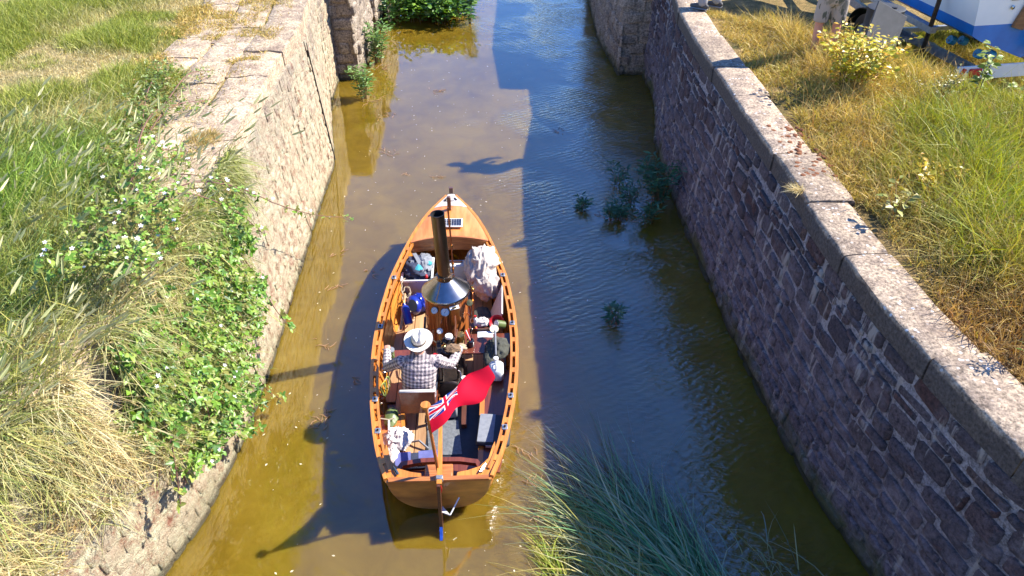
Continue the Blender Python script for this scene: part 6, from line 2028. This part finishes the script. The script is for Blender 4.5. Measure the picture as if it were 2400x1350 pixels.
hand(mb, WR, (0.35, 0.85, -0.05), (0, 0.1, -1), -1, 0.55)
body = sk.part('body', fuse(mb, 0.0075, 'skin', B), None)
eyes(sk, body, hd, f_, u_, s_)
mb = MB(); mb.ball(hd - f_ * 0.012 + u_ * 0.018, (0.083, 0.098, 0.112), 18, rot=Matrix((s_, f_, u_)).transposed().to_euler())
sk.part('hair', mb, 'hair grey')
mb = MB()
torso(mb, pel, wai, che, nek, (1, 0, 0), 0.018)
mb.tube([Vector(SL) + Vector((-0.01, 0, 0)), Vector(che) + Vector((0, 0, 0.06)), Vector(SR) + Vector((0.01, 0, 0))], [0.062, 0.085, 0.062], 12, round_ends=True)
for S, E_, W in ((SL, EL, WL), (SR, ER, WR)):
    limb(mb, S, E_, W, [0.074, 0.066, 0.058, 0.055, 0.043])
mb.lathe([(0.085, 0.0), (0.080, 0.05), (0.070, 0.055)], Vector(nek) + Vector((0, -0.005, -0.045)), 18, rot=(-0.25, 0, 0))
me = fuse(mb, 0.010, 'checked shirt cloth', B, 2)
me.transform(Matrix.Identity(4))
co = [v.co.copy() for v in me.vertices]
for v in me.vertices:      # creases pulled across the back
    q = v.co * 1.0
    v.co += v.normal * (0.010 * mnoise.noise(Vector((q.x * 6, q.y * 6, q.z * 17))) + 0.006 * mnoise.noise(q * 26))
weave_attr(me, [(pel, che, 0.2, (1, 0, 0), 0.10), (che, nek, 0.2, (1, 0, 0), 0.07), (SL, EL, 0.06, (0, 0, 1), 0.0), (EL, WL, 0.05, (0, 0, 1), 0.0), (SR, ER, 0.06, (0, 0, 1), 0.0), (ER, WR, 0.05, (0, 0, 1), 0.0)], B)
sk.part('shirt', me, None)
mb = MB()
mb.tube([Vector(pel) + Vector((0, 0, -0.06)), Vector(pel) + Vector((0, 0, 0.06))], [(0.19, 0.14), (0.19, 0.14)], 16, side=(1, 0, 0), round_ends=True)
for Hh, K, A in ((HL, KL, AL), (HR, KR, AR)):
    limb(mb, Hh, K, A, [0.105, 0.094, 0.075, 0.070, 0.062])
sk.part('trousers', fuse(mb, 0.012, 'dark trousers', B), None)
for A in (AL, AR):
    mb = MB(); mb.tube([Vector(A) + Vector((0, -0.045, -0.035)), Vector(A) + Vector((0, 0.10, -0.035)), Vector(A) + Vector((0, 0.20, -0.045))], [(0.046, 0.04), (0.05, 0.038), (0.038, 0.03)], 12, side=(1, 0, 0), round_ends=True)
    sk.part('shoe', mb, 'shoe leather')
mb = MB(); hand(mb, WR, (0.35, 0.85, -0.05), (0, 0.1, -1), -1, 0.55, 0.006)
mb.tube([Vector(WR) - Vector((0.35, 0.85, -0.05)).normalized() * 0.07, Vector(WR) + Vector((0.35, 0.85, -0.05)).normalized() * 0.02], [0.046, 0.036], 12)
sk.part('glove', fuse(mb, 0.0065, 'glove leather', B, 2), None, label='tan work glove on the right hand')
# hat
hc = hd + u_ * 0.062 - f_ * 0.015
fh = Vector((0.03, 1, 0.22)).normalized(); sh_ = fh.cross(Vector((0, 0, 1))).normalized(); uh = sh_.cross(fh)
Rm = Matrix((sh_, fh, uh)).transposed()
mb = MB(); nn = 40
def brim(u, v):
    a = 2 * math.pi * u; r = 0.086 + 0.080 * v
    return hc + Rm @ Vector((r * 0.95 * math.cos(a), r * 1.04 * math.sin(a), 0.006 + 0.022 * v * v * abs(math.cos(a)) - 0.018 * v * math.sin(a) * v))
mb.slab(brim, nn, 5, Rm @ Vector((0, 0, -0.004)))
ht = sk.part('hat_brim', mb, 'panama straw', angle=80)
mb = MB()
def crown(u, v):
    a = 2 * math.pi * u
    prof = [(0.090, 0.0), (0.088, 0.05), (0.080, 0.092), (0.066, 0.112), (0.034, 0.112), (0.0, 0.100)]
    k = v * (len(prof) - 1); i = min(int(k), len(prof) - 2); f = k - i
    r = prof[i][0] * (1 - f) + prof[i + 1][0] * f; z = prof[i][1] * (1 - f) + prof[i + 1][1] * f
    x, y = r * 0.90 * math.cos(a), r * 1.08 * math.sin(a)
    if z > 0.05:
        z -= 0.030 * math.exp(-(x / 0.020) ** 2) * max(0.0, (z - 0.05) / 0.06) * (0.6 - y * 3)
        x *= 1 - 0.28 * max(0, (y / 0.09)) * (z / 0.11)
    return hc + Rm @ Vector((x, y, z + 0.16 * max(0, y) * (z / 0.11)))
mb.grid(crown, 40, 15)
sk.part('hat_crown', mb, 'panama straw', parent=ht, angle=180)
mb = MB(); mb.open_lathe([(0.0925, 0.0), (0.0915, 0.030)], (0, 0, 0), 36)
for i, p in enumerate(mb.v):
    mb.v[i] = hc + Rm @ Vector((p.x * 0.90, p.y * 1.08, p.z + 0.004))
sk.part('hat_band', mb, 'hat band', parent=ht)

# ---------------------------------------------------------------- standing people on the right bank
def stander(label, at, rotz, pose, mats, kind):
    M = Matrix.Translation(Vector(at)) @ Matrix.Rotation(rotz, 4, 'Z')
    t = Thing('person', label, 'person', (0, 0, 0), M)
    P = {k: Vector(v) for k, v in pose.items()}
    mb = MB()
    sd = (P['SR'] - P['SL']).normalized()
    torso(mb, P['pel'], P['pel'].lerp(P['che'], 0.45), P['che'], P['nek'], sd)
    mb.tube([P['che'], P['nek'], P['hd']], [0.07, 0.055, 0.055], 12, round_ends=True)
    f, u, s = head(mb, P['hd'], P['face'])
    for k in 'LR':
        limb(mb, P['S' + k], P['E' + k], P['W' + k], [0.058, 0.050, 0.043, 0.040, 0.029])
        limb(mb, P['H' + k], P['K' + k], P['A' + k], [0.092, 0.082, 0.060, 0.060, 0.040])
        fwd = Vector((0, 1, 0))
        mb.tube([P['A' + k] + Vector((0, -0.05, -0.045)), P['A' + k] + Vector((0, 0.10, -0.05)), P['A' + k] + Vector((0, 0.17, -0.055))], [0.036, 0.036, 0.026], 10, round_ends=True)
        hd_ = (P['W' + k] - P['E' + k]).normalized()
        hand(mb, P['W' + k], hd_, (1 if k == 'L' else -1, 0.2, 0), 1 if k == 'L' else -1, 0.35)
    body = t.part('body', fuse(mb, 0.010, mats['skin'], (0, 0, 0)), None)
    eyes(t, body, P['hd'], f, u, s)
    mb = MB(); mb.ball(P['hd'] - f * 0.014 + u * 0.02, (0.083, 0.098, 0.112), 18, rot=Matrix((s, f, u)).transposed().to_euler())
    t.part('hair', mb, 'hair grey')
    mb = MB(); torso(mb, P['pel'], P['pel'].lerp(P['che'], 0.45), P['che'], P['nek'], sd, 0.02)
    for k in 'LR':
        e = P['S' + k].lerp(P['E' + k], 0.8)
        mb.tube([P['S' + k], e], [0.076, 0.066], 12, round_ends=True)
    t.part('shirt', fuse(mb, 0.014, mats['shirt'], (0, 0, 0)), None)
    mb = MB()
    mb.tube([P['pel'] + Vector((0, 0, -0.07)), P['pel'] + Vector((0, 0, 0.08))], [(0.19, 0.145), (0.185, 0.14)], 16, side=sd, round_ends=True)
    for k in 'LR':
        if kind == 'shorts':
            e = P['H' + k].lerp(P['K' + k], 0.93)
            mb.tube([P['H' + k], P['H' + k].lerp(e, 0.5), e], [0.115, 0.112, 0.108], 14)
        else:
            limb(mb, P['H' + k], P['K' + k], P['A' + k] + Vector((0, 0, 0.02)), [0.112, 0.10, 0.085, 0.085, 0.085])
    t.part('shorts' if kind == 'shorts' else 'trousers', fuse(mb, 0.014, mats['legs'], (0, 0, 0), 2), None)
    for k in 'LR':
        a = P['A' + k]
        mb = MB(); mb.tube([a + Vector((0, -0.075, -0.048)), a + Vector((0, 0.0, -0.035)), a + Vector((0, 0.10, -0.05)), a + Vector((0, 0.20, -0.06))], [(0.042, 0.045), (0.048, 0.055), (0.052, 0.042), (0.040, 0.030)], 12, side=(1, 0, 0), round_ends=True)
        sh = t.part('shoe', mb, 'shoe leather')
        mb = MB(); mb.box(a + Vector((0, 0.055, -0.088)), (0.098, 0.31, 0.022), bev=0.01); t.part('sole', mb, 'grey strap', parent=sh)
    return t
AN = 0.10
stander('person in camouflage shorts with bare sunburnt legs beside the yellow shrub', (4.66, 11.05, TOP - 0.05), -0.25,
        dict(pel=(0, 0, 0.95), che=(0, 0.02, 1.36), nek=(0, 0.03, 1.52), hd=(0, 0.06, 1.66), face=(0.2, 1, -0.2), SL=(-0.19, 0.02, 1.42), SR=(0.19, 0.02, 1.42), EL=(-0.26, 0.02, 1.14), ER=(0.25, 0.06, 1.13), WL=(-0.22, 0.16, 0.93), WR=(0.22, 0.10, 0.90),
             HL=(-0.10, 0, 0.90), HR=(0.10, 0, 0.90), KL=(-0.12, 0.02, 0.50), KR=(0.13, 0.05, 0.50), AL=(-0.12, -0.02, AN), AR=(0.16, 0.0, AN)),
        dict(skin='sunburnt skin', shirt='tee shirt', legs='camouflage cloth'), 'shorts')
stander('person in grey trousers and dark shoes on the coping at the top edge', (3.42, 13.35, TOP + 0.01), 0.95,
        dict(pel=(0, -0.06, 0.90), che=(0, 0.20, 1.12), nek=(0, 0.34, 1.16), hd=(0, 0.46, 1.18), face=(0, 0.8, -0.6), SL=(-0.19, 0.24, 1.12), SR=(0.19, 0.24, 1.12), EL=(-0.22, 0.32, 0.86), ER=(0.22, 0.34, 0.86), WL=(-0.14, 0.38, 0.64), WR=(0.14, 0.38, 0.64),
             HL=(-0.10, -0.04, 0.86), HR=(0.10, -0.04, 0.86), KL=(-0.12, 0.06, 0.48), KR=(0.13, 0.08, 0.48), AL=(-0.13, 0.03, AN), AR=(0.14, -0.12, AN)),
        dict(skin='skin', shirt='tee shirt', legs='grey trousers'), 'trousers')

# ================================================================ the motor boat on its trailer, right bank
TM = Matrix.Translation((8.25, 11.87, TOP - 1.04)) @ Matrix.Rotation(math.radians(10), 4, 'Z') @ Matrix.Scale(1.25, 4)
mbt = Thing('motor_boat', 'white motor boat with blue bottom standing on a trailer at the right', 'boat', (0, 0, 0), TM)
def mhull(u, y):
    """u -1..1 across, from left gunwale over the keel to the right gunwale; y along"""
    k = min(max((y - 2.6) / 2.6, 0), 1)
    b = 0.95 * (1 - k ** 2.2) + 0.01
    zk, zc, zg = 0.56 + 0.75 * k ** 2.5, 0.86 + 0.45 * k ** 2, 1.62 + 0.15 * k
    a = abs(u); s = 1 if u >= 0 else -1
    if a < 0.45:
        f = a / 0.45; return Vector((s * b * 0.86 * f, y, zk + (zc - zk) * f))
    f = (a - 0.45) / 0.55
    return Vector((s * b * (0.86 + 0.14 * f), y, zc + (zg - zc) * f))
LINE = 0.56
mb = MB(); mb.grid(lambda u, v: mhull(-LINE + 2 * LINE * u, 5.2 * v), 24, 24); mbt.part('bottom', mb, 'boat blue')
for s in (-1, 1):
    mb = MB(); mb.slab(lambda u, v, s=s: mhull(s * (LINE + (1 - LINE) * u), 5.2 * v), 6, 24, Vector((-s * 0.02, 0, 0)))
    tp = mbt.part('topside', mb, 'glossy white')
    mb = MB(); mb.tube([mhull(s, 5.2 * i / 24) + Vector((s * 0.01, 0, 0)) for i in range(25)], 0.03, 8); mbt.part('rubbing_strake', mb, 'black plastic', parent=tp)
zl = mhull(LINE, 0).z
low = [mhull(u, 0) for u in np.linspace(-LINE, LINE, 13)]
mb = MB(); mb.prism([(p.x, p.z) for p in low], 0.0, 0.02, Matrix(((1, 0, 0, 0), (0, 0, 1, -0.02), (0, 1, 0, 0), (0, 0, 0, 1)))); mbt.part('transom_bottom', mb, 'boat blue', smooth=False)
hi = [mhull(-LINE, 0), mhull(-0.8, 0), mhull(-1, 0), mhull(1, 0), mhull(0.8, 0), mhull(LINE, 0)]
mb = MB(); mb.prism([(p.x, p.z) for p in hi], 0.0, 0.02, Matrix(((1, 0, 0, 0), (0, 0, 1, -0.02), (0, 1, 0, 0), (0, 0, 0, 1)))); tsm = mbt.part('transom', mb, 'glossy white', smooth=False)
mb = MB(); mb.box((-0.20, -0.05, 1.16), (0.17, 0.05, 0.42), rot=(0, 0.28, 0), bev=0.006); mbt.part('outboard_plank', mb, 'bare plank', parent=tsm, label='brown wooden plank fixed to the white transom')
mb = MB(); mb.lathe([(0.02, 0), (0.026, 0.02), (0.0, 0.03)], (-0.42, -0.02, 1.22), 12, rot=(math.pi / 2, 0, 0)); mbt.part('drain_fitting', mb, 'steel', parent=tsm)
mb = MB(); mb.box((-0.42, -0.03, 1.32), (0.10, 0.02, 0.035), bev=0.005); mbt.part('name_plate', mb, 'galvanised', parent=tsm)
for s in (-1, 1):
    mb = MB(); mb.slab(lambda u, v, s=s: mhull(s * (0.72 + 0.16 * u), 0.45 + 1.3 * v) + Vector((s * 0.004, 0, 0)), 2, 8, Vector((-s * 0.003, 0, 0))); mbt.part('blue_panel', mb, 'deep blue')
mb = MB(); mb.slab(lambda u, v: Vector(((-1 + 2 * u) * mhull(1, 5.1 * v).x * 0.97, 5.1 * v, 1.56)), 4, 16, Vector((0, 0, -0.03))); mbt.part('deck', mb, 'glossy white')
mb = MB()
mb.prism([(-0.80, 0.7), (0.80, 0.7), (0.78, 2.6), (0.55, 3.9), (-0.55, 3.9), (-0.78, 2.6)], 1.58, 2.55); mbt.part('shadow_cabin', mb, 'glossy white', smooth=False)  # unseen tall superstructure, added so its shadow darkens the bank
for s in (-1, 1):
    mb = MB(); mb.box((s * 0.797, 1.6, 2.2), (0.02, 1.4, 0.35), rot=(0, 0, s * 0.01)); mbt.part('shadow_cabin_window', mb, 'dark glass')
om = Thing('outboard_motor', 'black outboard motor leg at the right picture edge', 'motor', (0.12, -0.1, 0.7), TM)
mb = MB(); mb.box((0.16, -0.26, 1.75), (0.32, 0.46, 0.40), bev=0.09); om.part('cowl', mb, 'black plastic', angle=60)
mb = MB(); mb.box((0.16, -0.22, 1.10), (0.13, 0.20, 0.95), bev=0.03); om.part('leg', mb, 'black plastic')
mb = MB(); mb.box((0.16, -0.08, 1.45), (0.22, 0.10, 0.22), bev=0.02); om.part('bracket', mb, 'iron')
trl = Thing('boat_trailer', 'galvanised boat trailer with light board under the white boat', 'trailer', (0, 1.6, 0), TM)
for s in (-1, 1):
    mb = MB(); mb.bar([(s * 0.55, 0.1, 0.40), (s * 0.60, 2.0, 0.40), (s * 0.45, 3.6, 0.42), (s * 0.05, 5.6, 0.45)], 0.07, 0.11); trl.part('chassis_rail', mb, 'galvanised')
    mb = MB(); mb.lathe([(0.0, -0.08), (0.16, -0.09), (0.29, -0.08), (0.30, 0.0), (0.29, 0.08), (0.16, 0.09), (0.0, 0.08)], (s * 0.92, 1.9, 0.30), 28, rot=(0, math.pi / 2, 0)); wh = trl.part('wheel', mb, 'black plastic')
    mb = MB(); mb.lathe([(0.0, 0.0), (0.16, 0.0), (0.15, 0.02), (0.0, 0.03)], (s * 1.005, 1.9, 0.30), 20, rot=(0, s * math.pi / 2, 0)); trl.part('rim', mb, 'galvanised', parent=wh)
    mb = MB(); mb.slab(lambda u, v, s=s: Vector((s * (0.80 + 0.25 * v), 1.9 + 0.40 * math.cos(math.pi * u), 0.36 + 0.32 * math.sin(math.pi * u))), 12, 2, Vector((0, 0, -0.012))); trl.part('mudguard', mb, 'black plastic')
    for y, z in ((0.35, 0.62), (0.9, 0.62)):
        for dx in (0.30, 0.48):
            mb = MB(); mb.lathe([(0.02, -0.045), (0.055, -0.045), (0.06, -0.03), (0.06, 0.03), (0.055, 0.045), (0.02, 0.045)], (s * dx, y - 0.2, z - 0.06 + 0.10 * (dx - 0.3)), 16, rot=(0, math.pi / 2 - s * 0.35, 0)); ro = trl.part('roller', mb, 'sky blue plastic')
            mb = MB(); mb.tube([(s * dx - 0.06, y - 0.2, z - 0.06 + 0.10 * (dx - 0.3)), (s * dx + 0.06, y - 0.2, z - 0.06 + 0.10 * (dx - 0.3))], 0.014, 8); trl.part('axle', mb, 'galvanised', parent=ro)
for y in (0.15, 1.9, 3.4):
    w = 1.1 if y < 3 else 0.9
    mb = MB(); mb.bar([(-w / 2, y, 0.33), (w / 2, y, 0.33)], 0.06, 0.06); trl.part('cross_member', mb, 'galvanised')
mb = MB(); mb.bar([(-1.15, 1.4, 0.50), (-0.55, 0.9, 0.44)], 0.10, 0.04); trl.part('side_support', mb, 'galvanised')
mb = MB(); mb.bar([(-1.02, 2.3, 0.86), (-0.98, 0.5, 0.80)], 0.10, 0.08); trl.part('bunk', mb, 'galvanised')
mb = MB(); mb.tube([(-1.0, 0.55, 0.42), (-1.0, 0.55, 1.30)], 0.03, 8); trl.part('guide_pole', mb, 'iron')
mb = MB(); mb.box((-0.42, -0.16, 0.46), (1.15, 0.03, 0.18), bev=0.006); lbd = trl.part('light_board', mb, 'white enamel')
mb = MB(); mb.box((-0.74, -0.185, 0.46), (0.17, 0.03, 0.12), bev=0.008); trl.part('tail_light', mb, 'red plastic', parent=lbd)
mb = MB(); mb.box((-0.57, -0.18, 0.46), (0.035, 0.012, 0.19)); trl.part('board_clip', mb, 'black plastic', parent=lbd)
mb = MB(); mb.box((-0.92, -0.18, 0.46), (0.05, 0.012, 0.14), rot=(0, 0.4, 0)); trl.part('reflector', mb, 'red plastic', parent=lbd)
# leaning panel and dark drum beside the trailer
MAT['dull board'] = mat('dull board', (0.10, 0.095, 0.09), (0.07, 0.066, 0.064), rough=0.8)
gp = Thing('plywood_sheet', 'grey square board leaning beside the trailer behind the shrub', 'board', (5.45, 10.9, TOP), None)
mb = MB(); mb.box((5.42, 10.85, TOP + 0.42), (0.62, 0.03, 0.62), rot=(-0.35, 0.45, 0.25), bev=0.005); pn = gp.part('board', mb, 'dull board')
mb = MB(); mb.bar([(5.25, 11.0, TOP - 0.05), (5.5, 11.05, TOP + 0.55)], 0.04, 0.04, up=(0, 1, 0)); gp.part('prop', mb, 'pale board')
dr = Thing('dark_drum', 'dark blue drum behind the leaning grey square board', 'drum', (5.80, 11.75, TOP - 0.35), None)
mb = MB(); mb.lathe([(0.0, 0), (0.27, 0), (0.28, 0.03), (0.27, 0.06), (0.27, 0.40), (0.285, 0.42), (0.27, 0.44), (0.27, 0.80), (0.28, 0.83), (0.25, 0.84), (0.0, 0.82)], (5.80, 11.75, TOP - 0.35), 28); b_ = dr.part('shell', mb, 'black mat')
mb = MB(); mb.lathe([(0.0, 0), (0.04, 0), (0.04, 0.02), (0.0, 0.02)], (5.90, 11.70, TOP + 0.475), 12); dr.part('bung', mb, 'black plastic', parent=b_)
